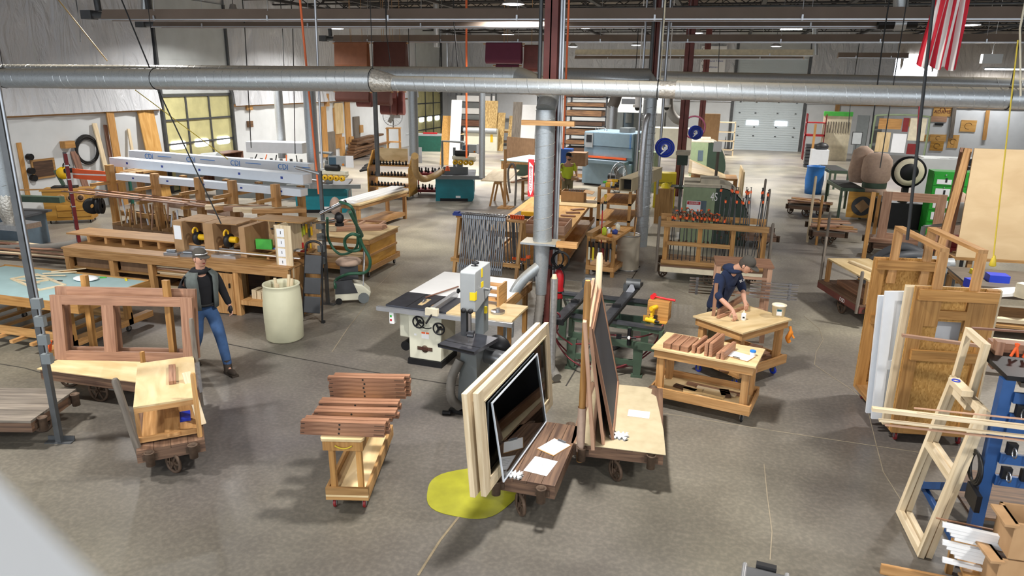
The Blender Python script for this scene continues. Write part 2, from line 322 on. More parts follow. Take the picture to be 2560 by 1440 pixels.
# ================================================================== SHELL
XL,YB,XR,ZR,YN=-18.7,48.2,21.0,7.6,-5.0
LZ=2.9
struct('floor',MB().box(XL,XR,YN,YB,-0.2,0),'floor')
struct('ceiling',MB().box(XL-0.3,XR,YN,YB+0.3,ZR,ZR+0.15),'roof')
# left wall: white liner below, vinyl faced insulation above, openings for the two doors
D1=(20.9,24.6,3.35);D2=(42.8,46.8,3.35)
wl=MB()
for a,b in ((YN,D1[0]),(D1[1],D2[0]),(D2[1],YB)): wl.box(XL-0.3,XL,a,b,0,LZ)
struct('wall_left',wl,'white_paint')
def drape_mesh(x0,x1,y0,y1,z0,z1,along,n=60,amp=0.10):
    """sagging vinyl blanket, real folds"""
    m=MB();L=abs((y1-y0) if along=='Y' else (x1-x0));nx=max(8,int(L*3));nz=14;vs=[]
    for i in range(nx+1):
        for j in range(nz+1):
            t=i/nx;s_=j/nz;q=t*L
            d=amp*(0.5+0.5*math.sin(q*3.1+math.sin(q*0.7)*2))*(0.35+math.sin(PI*s_))+amp*0.3*math.sin(q*7.7+s_*9)+(0.18*max(0,1-s_*4.5)*(1 if along=='Y' else 0.5))
            z=z0+(z1-z0)*s_
            vs.append((x0+d,y0+(y1-y0)*t,z) if along=='Y' else (x0+(x1-x0)*t,y0-d,z))
    fs=[(i*(nz+1)+j,(i+1)*(nz+1)+j,(i+1)*(nz+1)+j+1,i*(nz+1)+j+1) for i in range(nx) for j in range(nz)]
    m._add(vs,fs,[[(0,0)]*4]*len(fs),True);return m
struct('wall_left_insulation',drape_mesh(XL,0,YN,D1[0]-0.15,LZ,ZR,'Y'),'insulation')
struct('wall_left_insulation',drape_mesh(XL,0,D1[1]+0.1,D2[0]-0.1,LZ,ZR,'Y'),'insulation')
struct('wall_left_backing',MB().box(XL-0.35,XL-0.02,YN,YB,LZ,ZR),'white_paint')
struct('trim_1',MB().box(XL,XL+0.07,YN,D1[0]-0.1,LZ-0.05,LZ+0.05).box(XL,XL+0.07,D1[1]+0.1,D2[0],LZ-0.05,LZ+0.05),'pine')
struct('wall_left_upper_panel',MB().box(XL,XL+0.05,D1[0],D1[1],3.4,6.6).box(XL,XL+0.05,D2[0],D2[1],3.4,6.6).box(XL+0.05,XL+0.06,D1[0],D1[1],4.55,4.57),'upper_panel')
struct('trim_2',MB().box(XL+0.05,XL+0.14,D1[0]-0.06,D1[0]+0.02,0,6.6).box(XL+0.05,XL+0.14,D1[1]-0.02,D1[1]+0.06,0,6.6).box(XL+0.05,XL+0.14,D2[1]-0.02,D2[1]+0.06,0,6.6),'grey_steel')
for k,(a,b,zt) in enumerate((D1,D2)):
    d=MB().box(XL-0.06,XL,a,b,0,zt);dr=struct('door_%d' % (k+1),d,'door_yellow')
    fr=MB();n=3 if k==0 else 3;rows=4 if k==0 else 4
    for i in range(n+1): y=a+(b-a)*i/n;fr.box(XL,XL+0.04,y-0.035,y+0.035,0,zt)
    for j in range(rows+1): z=0.02+(zt-0.05)*j/rows;fr.box(XL,XL+0.045,a,b,z-0.03,z+0.03)
    fr.build('door_frame','grey_steel',dr)
    for i in range(n):
        yc=a+(b-a)*(i+0.5)/n;mm=MB();pts=[]
        for q in range(24):
            t=2*PI*q/24;pts.append((yc+0.37*math.copysign(abs(math.cos(t))**0.45,math.cos(t)),(1.62 if k==0 else 1.5)+0.15*math.copysign(abs(math.sin(t))**0.45,math.sin(t))))
        mm.prism(pts,0.02,'YZ',XL+0.02);mm.build('window_pane','window_glow',dr)
# back wall
D3=(0.54,4.56,5.5)
wb=MB().box(XL,D3[0],YB,YB+0.3,0,LZ).box(D3[1],XR,YB,YB+0.3,0,LZ);struct('wall_back',wb,'white_paint')
struct('wall_back_backing',MB().box(XL,D3[0],YB+0.02,YB+0.32,LZ,ZR).box(D3[1],XR,YB+0.02,YB+0.32,LZ,ZR),'white_paint')
struct('wall_back_insulation',drape_mesh(XL,D3[0]-0.1,YB,0,LZ,ZR,'X',amp=0.06),'insulation')
struct('wall_back_insulation',drape_mesh(D3[1]+0.15,9.3,YB,0,LZ,ZR,'X',amp=0.12),'insulation')
struct('wall_back_insulation',drape_mesh(9.3,XR,YB,0,LZ,ZR,'X',amp=0.12),'insulation_tan')
struct('trim_3',MB().box(6.6,XR,YB-0.09,YB,LZ-0.06,LZ+0.04).box(6.4,6.65,YB-0.12,YB,0,LZ),'pine_old')
d3=struct('door_3',MB().box(D3[0],D3[1],YB+0.02,YB+0.1,0,D3[2]),'door_white')
m=MB()
for j in range(1,40): m.box(D3[0],D3[1],YB+0.005,YB+0.021,j*0.137,j*0.137+0.012+(0.014 if j % 4==0 else 0))
m.build('panel_rib','door_white',d3)
for xc in (1.72,3.42): MB().box(xc-0.36,xc+0.36,YB-0.01,YB+0.03,1.52,1.80).build('window_pane','window_glow',d3)
m=MB()
for xc in (0.9,1.85,3.15,4.2):
    for z in (0.85,1.4,2.25,2.9): m.box(xc-0.05,xc+0.05,YB-0.03,YB+0.01,z,z+0.05)
m.build('hinge','dark_grey',d3)
struct('trim_4',MB().box(D3[0]-0.2,D3[0]-0.03,YB-0.1,YB+0.02,0,6.4).box(D3[1]+0.03,D3[1]+0.2,YB-0.1,YB+0.02,0,6.4),'grey_steel')
struct('wall_back_header',MB().box(D3[0]-0.1,D3[1]+0.15,YB-0.05,YB,D3[2],ZR),'upper_panel')
p=GY(2288,170,YB)
struct('window_1',MB().box(p.x-1.15,p.x+1.15,YB-0.16,YB-0.13,p.z-0.75,p.z+0.75),'window_glow')
struct('wall_right',MB().box(XR,XR+0.3,YN,YB,0,ZR),'white_paint')
# white run along the left wall and the white liner panels past the first door
# slab joints, cracks and the yellow floor spot
def fline(name,pts,wd,m,z=0.002):
    mm=MB();P=[F(a,b) for a,b in pts]
    for a,b in zip(P,P[1:]): mm.beam((a.x,a.y,z),(b.x,b.y,z),wd,0.003)
    o=struct(name,mm,m);return o
mat('joint_dust',(126,113,90),0.9,var=0.15,scale=12);mat('joint_dark',(60,56,52),0.8);mat('crack_fill',(142,131,112),0.9)
fline('trim_5',[(1045,1439),(1100,1352),(1165,1270),(1215,1205),(1300,1085)],0.022,'joint_dust')
fline('trim_6',[(1650,1032),(1900,1072),(2085,1100),(2330,1136),(2420,1150)],0.012,'crack_fill')
fline('trim_7',[(560,858),(740,895),(900,925),(1150,965)],0.02,'joint_dark')
fline('trim_8',[(0,910),(60,920),(118,936)],0.015,'joint_dark')
fline('trim_9',[(1415,965),(1520,790),(1600,665)],0.02,'joint_dark')
fline('trim_10',[(2010,790),(2048,822),(2058,850),(2040,880),(2036,912),(2062,930),(2100,955),(2130,975),(2165,1005),(2178,1060),(2190,1110),(2208,1180),(2252,1250),(2262,1320),(2280,1365)],0.009,'crack_fill')
fline('trim_11',[(830,880),(870,820),(905,775),(940,720),(1000,660)],0.014,'crack_fill')
fline('trim_12',[(1910,1160),(1918,1240),(1930,1330),(1925,1400)],0.01,'crack_fill')
c=F(1178,1230);mm=MB();pts=[]
for k in range(40): a=2*PI*k/40;rr=0.46+0.015*math.sin(5*a);pts.append((rr*math.cos(a),rr*math.sin(a)))
mm.prism(pts,0.004);one('painted_floor_spot',mm,'yellow_paint','yellow painted round spot on the concrete under the stood-up window sash','floor marking',loc=(c.x,c.y,0.001))
# ------------------------------------------------------------------ roof steel
def joist(y,z0=6.9,z1=7.45,x0=XL,x1=XR):
    m=MB();m.box(x0,x1,y-0.05,y+0.05,z1,z1+0.07);m.box(x0,x1,y-0.05,y+0.05,z0,z0+0.06);n=int((x1-x0)/0.75)
    for i in range(n):
        a=x0+(x1-x0)*i/n;b=x0+(x1-x0)*(i+1)/n;m.beam((a,y,z0+0.03 if i % 2 else z1),(b,y,z1 if i % 2 else z0+0.03),0.035,0.035,(0,1,0))
    return m
for i,y in enumerate(range(16,48,2)): struct('ceiling_joist',joist(y),'joist')
m=MB()
for x in range(-17,20,3): m.box(x-0.08,x+0.08,14,YB,6.8,6.9)
struct('ceiling_bridging',m,'joist')
m=MB()
for y,z in ((22,6.1),(27,6.2),(33,6.35),(40,6.4)): m.cyl((XL,y,z),(XR,y+0.5,z),0.035,n=6)
struct('ceiling_pipe',m,'grey_steel')
# ------------------------------------------------------------------ columns
def ibeam(w,d,h,t=0.02):
    return MB().box(-w/2,w/2,-d/2,-d/2+t,0,h).box(-w/2,w/2,d/2-t,d/2,0,h).box(-t/2,t/2,-d/2,d/2,0,h)
cb=F(1393,838);CX0,CY0=GY(1376,322,10.95).x,10.95
o=struct('column',ibeam(0.20,0.30,ZR).box(-0.2,0.2,-0.22,0.22,0,0.02),'maroon_steel',loc=(CX0,CY0,0));o['label']='maroon steel column behind the big galvanized drop duct'
q=GY(1640,100,19.5)
struct('column',ibeam(0.2,0.3,ZR),'maroon_steel',loc=(q.x,19.5,0))
q=GY(1714,250,27);struct('column',ibeam(0.3,0.4,ZR),'maroon_steel',loc=(q.x,27,0));COL2=(q.x,27)
q=GY(1767,150,40);struct('column',ibeam(0.3,0.3,ZR),'maroon_steel',loc=(q.x,40,0));COL3=(q.x,40)
def hung(name,a,b,Y,r,m,label,cat,group=None,n=8):
    A=GY(a[0],a[1],Y);B=GY(b[0],b[1],Y);o0=V((B.x,B.y,B.z));mm=MB().tube([A-o0,B-o0],r,n)
    if name not in ('guy_cable','air_line','pull_line') and A.z<ZR: mm.tube([A-o0,V((A.x,A.y,ZR))-o0],r,n)
    return one(name,mm,m,label,cat,group,loc=tuple(o0))
# conduits strapped to the column
for k,(dx,r,mt) in enumerate(((-0.16,0.03,'grey_steel'),(0.15,0.026,'steel'),(0.19,0.018,'aluminium'))):
    one('conduit',MB().cyl((0,0,0),(0,0,6.6),r,n=8),mt,['thick grey conduit at the left of the maroon column','bright conduit running up the right of the maroon column','thin pale conduit outermost on the maroon column'][k],'pipe','conduits up the maroon column',loc=(CX0+dx,CY0-0.13,0.9))
q=GY(1640,100,19.0)
for k in range(4):
    one('conduit',MB().cyl((0,0,0),(0,0,6.2),(0.03,0.045,0.03,0.035)[k],n=8),['steel','grey_steel','aluminium','steel'][k],'upright conduit in the bundle on the second maroon column, %s' % ['leftmost','thick dull one','second from right','rightmost'][k],'pipe','conduits up the second column',loc=(q.x-0.28+0.19*k,19.0,1.2))
# ------------------------------------------------------------------ lamps
def make_lamp():
    t=thing('ceiling_lamp','','lamp')
    MB().lathe([(0.05,0.30),(0.09,0.28),(0.12,0.16),(0.30,0.02),(0.31,0.0),(0.29,0.0),(0.11,0.14),(0.0,0.15)],n=24).build('reflector','aluminium',t)
    MB().lathe([(0.0,-0.02),(0.2,-0.012),(0.275,0.004),(0.0,0.005)],n=24).build('lens','lamp_glow',t)
    MB().cyl((0,0,0.28),(0,0,ZR-LAMP_Z),0.012,n=6).build('hanger','grey_steel',t);return t
lp=make_lamp();LL=['largest, nearest high bay lamp, at the top left of the maroon column','round lamp above the hanging copper sanding belt, left of all lamps','round lamp below the brown heaters, upper of the stacked pair above the shop',
 'lower lamp of the stacked pair left of the column','small dim lamp just left of the maroon column','round lamp just right of the maroon column','small far lamp right of the column, above the pale beam','far lamp left of the conduit bundle',
 'small lamp beside the second maroon post','small far lamp over the big white door, above the pale heater','lamp to the right of the hanging flag','lamp to the left of the hanging flag']
for i,c in enumerate(LAMPS):
    l=LL[i] if i<12 else 'round high bay lamp hanging from the roof outside the picture'
    if i==0: lp.location=c;lp['label']=l;lp['group']='high bay lamps'
    elif i<12: dup(lp,c,None,l,'high bay lamps')
    else: o=dup(lp,c,None,l,'high bay lamps out of view')
g=GY(1978,73,38);t=thing('panel_lamp','rectangular white panel lamp hung near the back door','lamp',tuple(g))
MB().c(0,0,0,1.0,0.3,0.1).build('housing','white_paint',t);MB().c(0,0,-0.02,0.96,0.28,0.02).box(-0.46,0.46,-0.155,-0.15,0,0.1).build('diffuser','lamp_glow',t)
g=GY(2520,173,46.5);t=thing('strip_lamp','long white strip lamp on the tan insulated wall at far right','lamp',tuple(g));MB().c(0,0,0.03,2.4,0.16,0.06).build('housing','white_paint',t);MB().cyl((-1.1,0,0),(1.1,0,0),0.04,n=8).build('lamp_tube','lamp_glow',t)
L=bpy.data.lights.new('strip_light','AREA');L.shape='RECTANGLE';L.size=2.2;L.size_y=0.12;L.energy=160;o=bpy.data.objects.new('strip_light',L);COL.objects.link(o);o.location=(g.x,g.y,g.z-0.08)
# ------------------------------------------------------------------ radiant heaters
def heater(a,b,z,hgt,label,m='brown_steel',end=True):
    A=F(a[0],a[1],z);B=F(b[0],b[1],z);d=B-A;L=d.length;t=thing('radiant_heater',label,'heater',tuple(A),math.atan2(d.y,d.x),'radiant heaters under the roof')
    h=hgt/2;mm=MB()
    mm.prism([(-0.22,-h),(-0.2,-h),(-0.1,h-0.02),(0.1,h-0.02),(0.2,-h),(0.22,-h),(0.11,h),(-0.11,h)],L,'YZ',0);mm.build('reflector',m,t)
    MB().box(0,L,-0.235,-0.22,-h-0.01,-h+0.02).box(0,L,0.22,0.235,-h-0.01,-h+0.02).build('lip','aluminium',t)
    MB().cyl((0.05,0,-h+0.09),(L-0.05,0,-h+0.09),0.05,n=10).build('heating_tube','rust_iron',t)
    n=max(2,int(L/3))
    for i in range(n):
        x=L*(i+0.5)/n;MB().box(x-0.02,x+0.02,-0.26,-0.235,-h-0.02,-h+0.1).cyl((x,-0.2,h-0.05),(x,-0.05,ZR-A.z),0.008,n=5).build('hanger_chain','aluminium',t)
    if end: MB().cyl((-0.35,0,0),(0,0,0),0.09,n=12).c(-0.5,0,-0.1,0.3,0.26,0.22).cyl((-0.2,0,0.1),(-0.3,0.05,1.2),0.08,n=10).build('burner','grey_steel',t)
    return t
heater((265,38),(2600,34),5.5,0.26,'brown radiant heater beam nearest the camera, running across the whole top')
heater((392,60),(2205,58),5.5,0.2,'brown radiant heater beam just behind and below the nearest one')
heater((838,97),(2600,96),5.5,0.26,'brown radiant heater beam crossing below the other two, from the hanging belts to the flag')
heater((1440,131),(2033,132),5.4,0.28,'short pale cream radiant heater beam in front of the big white door','ivory',False)
heater((2095,138),(2270,139),5.5,0.26,'short dark heater beam right of the cream one',end=False)
heater((1440,143),(2010,142),5.25,0.2,'thin dark heater beam behind the cream one',end=False)
g=GY(2480,138,27);one('control_box',MB().c(0,0,-0.25,0.55,0.25,0.28).cyl((0,0,0),(0,0,ZR-g.z),0.01,n=5),'white_paint','white electrical box hung at the top right','electrical box',loc=tuple(g))
g=GY(366,58,19);one('control_box',MB().c(0,0,-0.12,0.45,0.25,0.2).cyl((0,0,0),(0,0,ZR-g.z),0.01,n=5),'white_paint','white electrical box at the left end of the second heater beam','electrical box',loc=tuple(g))
g=GY(2235,58,20);t=thing('heater_exhaust','black fan and silver elbow at the right end of the second heater beam','fan',tuple(g));MB().cyl((-0.35,0,0),(0.0,0,0),0.14).cyl((0.25,0,0),(0.5,0,0),0.12).build('fan_motor','black_metal',t);MB().cyl((0,0,0),(0.25,0,0),0.17).build('fan_housing','galvanized',t)
# flues
for k,(x,y0,y1,Y,r) in enumerate(((243,-10,22,19,0.11),(362,-10,28,19,0.1),(2252,-5,20,19,0.16),(2038,60,138,37,0.12),(1092,60,118,30,0.14))):
    hung('flue_pipe',(x,y0),(x,y1),Y,r,'galvanized','short silver flue pipe rising from a heater, '+['leftmost at the wall','over the left wall, second','right of centre above the nearest heater','over the cream heater end','above the far green door'][k],'pipe','heater flues',n=12)
# ------------------------------------------------------------------ ducts
def spiral_duct(pts,r,parent,seam=0.15,m='galvanized'):
    MB().tube(pts,r,28).build('duct',m,parent)
    mm=MB();tot=0
    for a,b in zip(pts,pts[1:]):
        a=V(a);b=V(b);L=(b-a).length;t=(b-a).normalized();u=t.orthogonal().normalized();v=t.cross(u);n=max(2,int(L/seam));q=[]
        for i in range(n*12+1): an=2*PI*i/12;q.append(a+t*(L*i/(n*12))+(u*math.cos(an)+v*math.sin(an))*(r+0.001))
        mm.tube(q,0.006,4,smooth=False)
    mm.build('spiral_seam',m,parent)
A=GY(-40,195,10);B=GY(935,201,10);C_=GY(985,208,10);D_=GY(1650,224,10);E_=GY(1690,225,10);G_=GY(2640,249,10)
t=thing('main_duct','galvanized spiral duct crossing the whole picture at eye height','duct',(A.x,10,A.z));o0=V((A.x,10,A.z))
spiral_duct([A-o0,B-o0],0.165,t);MB().tube([B-o0,B-o0+(C_-B)*0.4,C_-o0],[0.168,0.15,0.115],24).build('reducer','foil',t)
spiral_duct([C_-o0,D_-o0],0.108,t)
MB().tube([D_-o0,E_-o0],0.112,24).build('coupling','foil',t);spiral_duct([E_-o0,G_-o0],0.122,t)
for px,yy in ((12,195),(392,198),(933,201),(1645,224),(2520,246)):
    mm=MB();q=GY(px,yy,10)-o0;mm.ring(tuple(q),0.17 if px<1000 else 0.13,0.006,'X',20,5);mm.cyl((q.x,0,q.z+0.15),(q.x,0,ZR-o0.z),0.006,n=5);mm.build('hanger_strap','black_metal',t)
A=GY(-60,178,12.5);B=GY(1300,192,11.6);o0=V((A.x,A.y,A.z));DX,DY=-2.52,10.45
t=thing('branch_duct','dusty duct just behind the main duct, ending in the big drop by the column','duct',tuple(o0))
spiral_duct([A-o0,B-o0],0.15,t)
top=V((DX,DY,GY(1362,235,DY).z));MB().tube([B-o0,V((-2.75,11.0,3.95))-o0,V((-2.5,10.6,3.85))-o0,V((DX,DY,3.62))-o0],0.15,20).build('elbow','galvanized',t)
zz=GY(1357,605,DY).z;spiral_duct([V((DX,DY,3.62))-o0,V((DX,DY,zz))-o0],0.145,t,0.17,'galvanized_dull')
z2=GY(1357,735,DY).z
MB().tube([V((DX,DY,zz))-o0,V((DX,DY,z2))-o0],[0.12,0.085],20).c(DX-o0.x-0.02,DY-o0.y-0.02,zz-o0.z-0.01,0.55,0.4,0.03).build('collar','galvanized_dull',t)
br=[V((DX,DY,zz-0.35)),V((DX-0.28,DY-0.15,zz-0.62)),V((DX-0.42,DY-0.25,zz-0.95)),V((DX-0.44,DY-0.3,zz-1.5))]
MB().tube([q-o0 for q in spl(br,5)],0.085,16).build('side_branch','galvanized_dull',t)
fl=[V((DX,DY,z2)),V((DX+0.02,DY-0.3,z2-0.5)),V((DX+0.08,DY-0.8,0.35)),V((F(1392,960).x,F(1392,960).y,0.09))];pp=spl(fl,22);MB().tube([q-o0 for q in pp],[0.068+0.006*(i % 2) for i in range(len(pp))],12).build('flexible_hose','hose_grey',t)
# shelf boards strapped across the drop duct
a=GY(1305,306,DY-0.17);b=GY(1437,310,DY-0.17);one('strapped_board',MB().box(0,(b-a).length,-0.04,0.04,-0.035,0.035),'pine','short board strapped across the big vertical duct','board',loc=tuple(a),rz=math.atan2(b.y-a.y,b.x-a.x))
a=GY(1392,610,DY-0.15);one('hanger_block',MB().box(0,0.32,-0.06,0.06,-0.04,0.04),'pine','small pine block holding coiled black hoses on the column','board',loc=tuple(a))
# second duct system behind: elbow and mesh wrapped drop
vb=F(1600,640);A=GY(1400,188,15.0);B=GY(1618,188,vb.y+0.3);o0=V((vb.x,vb.y,0));VT=GX(1640,250,vb.x).z
t=thing('wrapped_duct','vertical galvanized duct wrapped in wire mesh right of the column','duct',tuple(o0))
spiral_duct([V((0,0,0.25)),V((0,0,3.75))],0.15,t,0.2,'galvanized_dull')
MB().tube([A-o0,B-o0,V((0,0.05,4.0)),V((0,0,3.75))],0.15,16).build('elbow','galvanized',t)
mm=MB()
for k in range(10): a_=2*PI*k/10;mm.cyl((0.17*math.cos(a_),0.17*math.sin(a_),0.7),(0.17*math.cos(a_),0.17*math.sin(a_),3.4),0.004,n=4)
for k in range(20): mm.ring((0,0,0.75+k*0.135),0.171,0.004,'Z',16,4)
mm.build('wire_mesh','aluminium',t)
q=[V((-0.05,-0.18,1.0)),V((-0.08,-0.22,1.8)),V((-0.05,-0.2,3.1)),V((0.03,-0.05,3.35))];MB().tube(spl(q,6),0.07,12).build('side_pipe','tape_silver',t)
A=GY(1655,190,26);B=GY(2600,213,21);t=thing('back_duct','far galvanized duct running behind the main one toward the right wall','duct',tuple(A));spiral_duct([V((0,0,0)),B-A],0.16,t,0.5)
# far left vertical drop of the main duct
q=GY(2,400,10.0);zb=GY(2,530,10).z;t=thing('drop_duct','wide galvanized drop duct at the left edge, sealed with crumpled tape','duct',(q.x,10,zb))
spiral_duct([V((0,0,0.3)),V((0,0,3.95-zb))],0.2,t,0.3,'galvanized_dull');MB().lathe([(0.14,-0.18),(0.2,0.0),(0.21,0.28),(0.2,0.36)],n=16).build('taped_joint','foil',t)
MB().c(0.1,0,-0.28,0.6,0.5,0.1).build('taped_tray','tape_silver',t)
# other vertical pipes at the back left
def vpipe(px,y0,y1,Y,r,m,label,name='vertical_duct',cat='duct',slope=0.0):
    a=GY(px,y1,Y);b=GY(px,y0,Y);zt=b.z;o=MB().cyl((0,0,0),(0,0,zt-a.z),r,n=16);return one(name,o,m,label,cat,loc=(a.x,a.y,a.z))
vpipe(707,225,395,22,0.15,'galvanized','galvanized drop duct above the sander beside the left roll-up door')
vpipe(788,225,470,14.5,0.14,'galvanized_dull','wide grey drop duct behind the orange hose')
vpipe(945,228,440,20,0.07,'grey_steel','slim dark post hanging in front of the brown sanding belts')
vpipe(1035,225,390,21,0.15,'galvanized_dull','paired ducts dropping to the tan hose of the teal shaper')
vpipe(1205,225,445,20,0.09,'galvanized_dull','slim duct standing behind the teal shaper')
vpipe(1528,265,322,21,0.16,'galvanized','short shiny duct on top of the blue grey wide belt sander')
g=GY(1545,240,21);h=GY(1528,270,21);one('flexible_duct',MB().tube(spl([h-h,(g-h)*0.5,(g-h)+V((0,0,0.2))],4),0.16,12),'hose_grey','brown flexible hose elbow above the wide belt sander','hose',loc=tuple(h))
g=[GY(1672,240,30),GY(1675,275,30),GY(1690,298,30),GY(1712,305,30)];one('flexible_duct',MB().tube([q-g[3] for q in spl(g,5)],0.17,12),'hose_grey','grey flexible hose curving down to the far green machine','hose',loc=tuple(g[3]))
# ------------------------------------------------------------------ air hoses, cords, drop lines
hung('air_hose',(749,-10),(797,485),12.0,0.02,'cord_orange','bright orange air hose hanging left of the sanding station','hose')
hung('air_hose',(1166,68),(1166,395),20,0.03,'cord_orange','orange air hose hanging over the feeder machine','hose')
hung('air_hose',(1420,66),(1408,372),14,0.02,'cord_orange','orange air hose hanging right of the maroon column','hose')
hung('drop_pipe',(787,-10),(806,420),12.3,0.022,'aluminium','white service pipe beside the orange hose','pipe')
hung('cord_bundle',(2335,-10),(2268,600),7.6,0.015,'cord_black','heavy black cord bundle hanging in front of the flag','cord')
hung('pull_line',(2545,100),(2482,655),7.0,0.006,'cord_yellow','thin yellow pull cord hanging before the big tan panel','cord')
g=GY(2481,663,7.0);one('pull_grip',MB().lathe([(0.008,0.09),(0.02,0.05),(0.03,0.0),(0.02,-0.01),(0,-0.01)],n=10),'cord_yellow','yellow handle at the end of the pull cord','handle',loc=tuple(g))
hung('guy_cable',(300,-10),(375,172),11.0,0.012,'cord_black','dark cable slanting down to the left duct','cable');hung('guy_cable',(398,230),(553,560),10.2,0.011,'cord_black','dark cable slanting in front of the yellow roll-up door','cable')
hung('air_line',(138,-10),(268,152),12.5,0.012,'hose_tan','thin tan line slanting over the insulated wall at left','cable');hung('air_line',(338,225),(570,398),11.8,0.008,'cord_yellow','thin yellow line slanting in front of the roll-up door','cable')
WR=[(966,0,966,75,16),(966,85,978,172,16),(612,70,628,370,19),(706,70,710,170,22),(732,70,738,385,20),(1022,105,1024,230,24),(1100,120,1098,235,26),(2205,120,2175,360,17),(2250,110,2200,420,15),(1135,60,1145,175,18),(1662,0,1655,110,13),(1656,118,1650,200,13),(1800,70,1795,190,30),(1593,120,1585,240,26),(201,75,201,105,14),(2550,70,2552,240,8),(2125,270,2120,330,30),(1385,120,1370,185,20)]
WC=['thin wire between the trusses and the near heater','forked wire dropping to the duct reducer','dark cord in front of the first wall panel right of the yellow door','wire over the insulation left of the copper belts','dark cord falling to the back left machines','wire beside the brown belt rolls','wire over the far yellow door','cord to the dust collector bags','second cord beside the dust bags','wire left of the stacked lamps','pale cord right of the conduit bundle','cord with a pale plug above the elbow','wire left of the big white door','black cord above the wide belt sander','wire with a grey clip at the far left','pale wire at the right edge','cable by the back door frame','cord just left of the maroon column']
for (a,b,c,d,Y),l in zip(WR,WC): hung('hanging_wire',(a,b),(c,d),Y,0.010 if Y<17 else 0.014,'cord_black' if 'pale' not in l else 'ivory',l,'wire','wires hanging from the roof',n=5)
# flag
mf,nt,bb=nodes('flag_stripes');uvn=nt.nodes.new('ShaderNodeUVMap');sp=nt.nodes.new('ShaderNodeSeparateXYZ');mu=nt.nodes.new('ShaderNodeMath');mu.operation='FRACT';gt=nt.nodes.new('ShaderNodeMath');gt.operation='GREATER_THAN';gt.inputs[1].default_value=0.5;mi=nt.nodes.new('ShaderNodeMix');mi.data_type='RGBA';mi.inputs[6].default_value=srgb((196,34,52));mi.inputs[7].default_value=srgb((228,222,216))
nt.links.new(uvn.outputs[0],sp.inputs[0]);nt.links.new(sp.outputs[0],mu.inputs[0]);nt.links.new(mu.outputs[0],gt.inputs[0]);nt.links.new(gt.outputs[0],mi.inputs[0]);nt.links.new(mi.outputs[2],bb.inputs['Base Color']);bb.inputs['Roughness'].default_value=0.85;MATS['flag_stripes']=mf
a=GY(2380,0,8);nx,nz=50,16;vs=[];fs=[];uvs=[]
for j in range(nz+1):
    for i in range(nx+1):
        t_=i/nx;s_=j/nz;wdt=0.29+0.06*s_;x=(t_-0.5)*wdt-0.035*s_;z=-0.62*s_+0.05-0.03*t_*s_-0.04*abs(math.sin(t_*9))*(s_>0.98);y=0.03*math.sin(t_*17+s_*2)+0.015*math.sin(t_*41)
        vs.append((x,y,z))
for j in range(nz):
    for i in range(nx):
        f=(j*(nx+1)+i,j*(nx+1)+i+1,(j+1)*(nx+1)+i+1,(j+1)*(nx+1)+i);fs.append(f);uvs.append([(5.5*k,0) for k in (i/nx,(i+1)/nx,(i+1)/nx,i/nx)])
mm=MB();mm._add([(x,y,z) for x,y,z in vs],fs,uvs,True);mm._add([(x,y+0.004,z) for x,y,z in vs],[tuple(reversed(f)) for f in fs],[list(reversed(u)) for u in uvs],True)
one('flag',mm,'flag_stripes','red and white striped flag hanging down from the roof at top right','flag',loc=(a.x,8,a.z),rz=R(8))
# posts with switch boxes
def socket_post(px,py,ztop,boxes,label,m='grey_steel',bw=0.1):
    b=F(px,py);t=thing('service_post',label,'post',(b.x,b.y,0),YAW)
    MB().box(-0.03,0.03,-0.03,0.03,0,ztop).build('upright',m,t);MB().c(0,0,0,0.30,0.09,0.012).box(-0.15,0.15,0.03,0.045,0,0.06).build('foot_plate',m,t)
    MB().cyl((0.055,-0.02,boxes[0]),(0.055,-0.02,ztop),0.016,n=8).build('conduit','steel',t)
    for z in boxes: s_=MB().c(0.07,-0.06,z-0.06,bw,0.06,0.11).build('switch_box','machine_dark',t)
    return t
socket_post(150,1105,6.5,[1.05,1.27,1.48,1.68],'tall dark steel post with four grey switch boxes at the left')

a=F(-60,1140,3.88);b=F(310,1520,3.88);d=(b-a).normalized();n_=V((d.y,-d.x,0));n_=n_ if n_.dot(a)>0 else n_
a=a-d*0.4;b=b+d*0.1;m=MB();q=n_*-0.0;w_=V((-abs(d.y),0,0));side=V((-d.y,d.x,0));side=side if side.x<0 else -side;P4=[a,b,b+side*0.3,a+side*0.3]
m.hexa([V((p.x,p.y,0)) for p in P4]+[V((p.x,p.y,3.88)) for p in P4]);struct('wall_mezzanine',m,'wall_cap_white')
# ================================================================== shared builders
def QF(fl,fr,br,z=0.0):
    """local frame from three pixels on plane z: front-left, front-right, back-right"""
    a,b,c=F(*fl,z),F(*fr,z),F(*br,z);d=b-a;rz=math.atan2(d.y,d.x);n=V((-math.sin(rz),math.cos(rz),0))
    return V((a.x,a.y,0)),rz,d.length,(c-b).dot(n)
def Q1(p,z,rz): a=F(p[0],p[1],z);return V((a.x,a.y,0)),rz
def caster(par,x,y,r=0.05,wheel='black_rubber',top=None,fork='steel'):
    top=top or r*2.4;m=MB();m.box(x-0.035,x+0.035,y-0.035,y+0.035,top-0.008,top);m.box(x-0.02,x-0.015,y-0.012,y+0.03,r*0.7,top);m.box(x+0.015,x+0.02,y-0.012,y+0.03,r*0.7,top)
    c=m.build('caster',fork,par);MB().lathe([(0.0,-0.013),(r*0.8,-0.014),(r,-0.009),(r,0.009),(r*0.8,0.014),(0,0.013)],(x,y+0.015,r),'X',14).build('wheel',wheel,c);return c
def legs4(par,x0,x1,y0,y1,z0,z1,w=0.08,m='pine'):
    for x in (x0,x1-w):
        for y in (y0,y1-w): MB().box(x,x+w,y,y+w,z0,z1).build('leg',m,par)
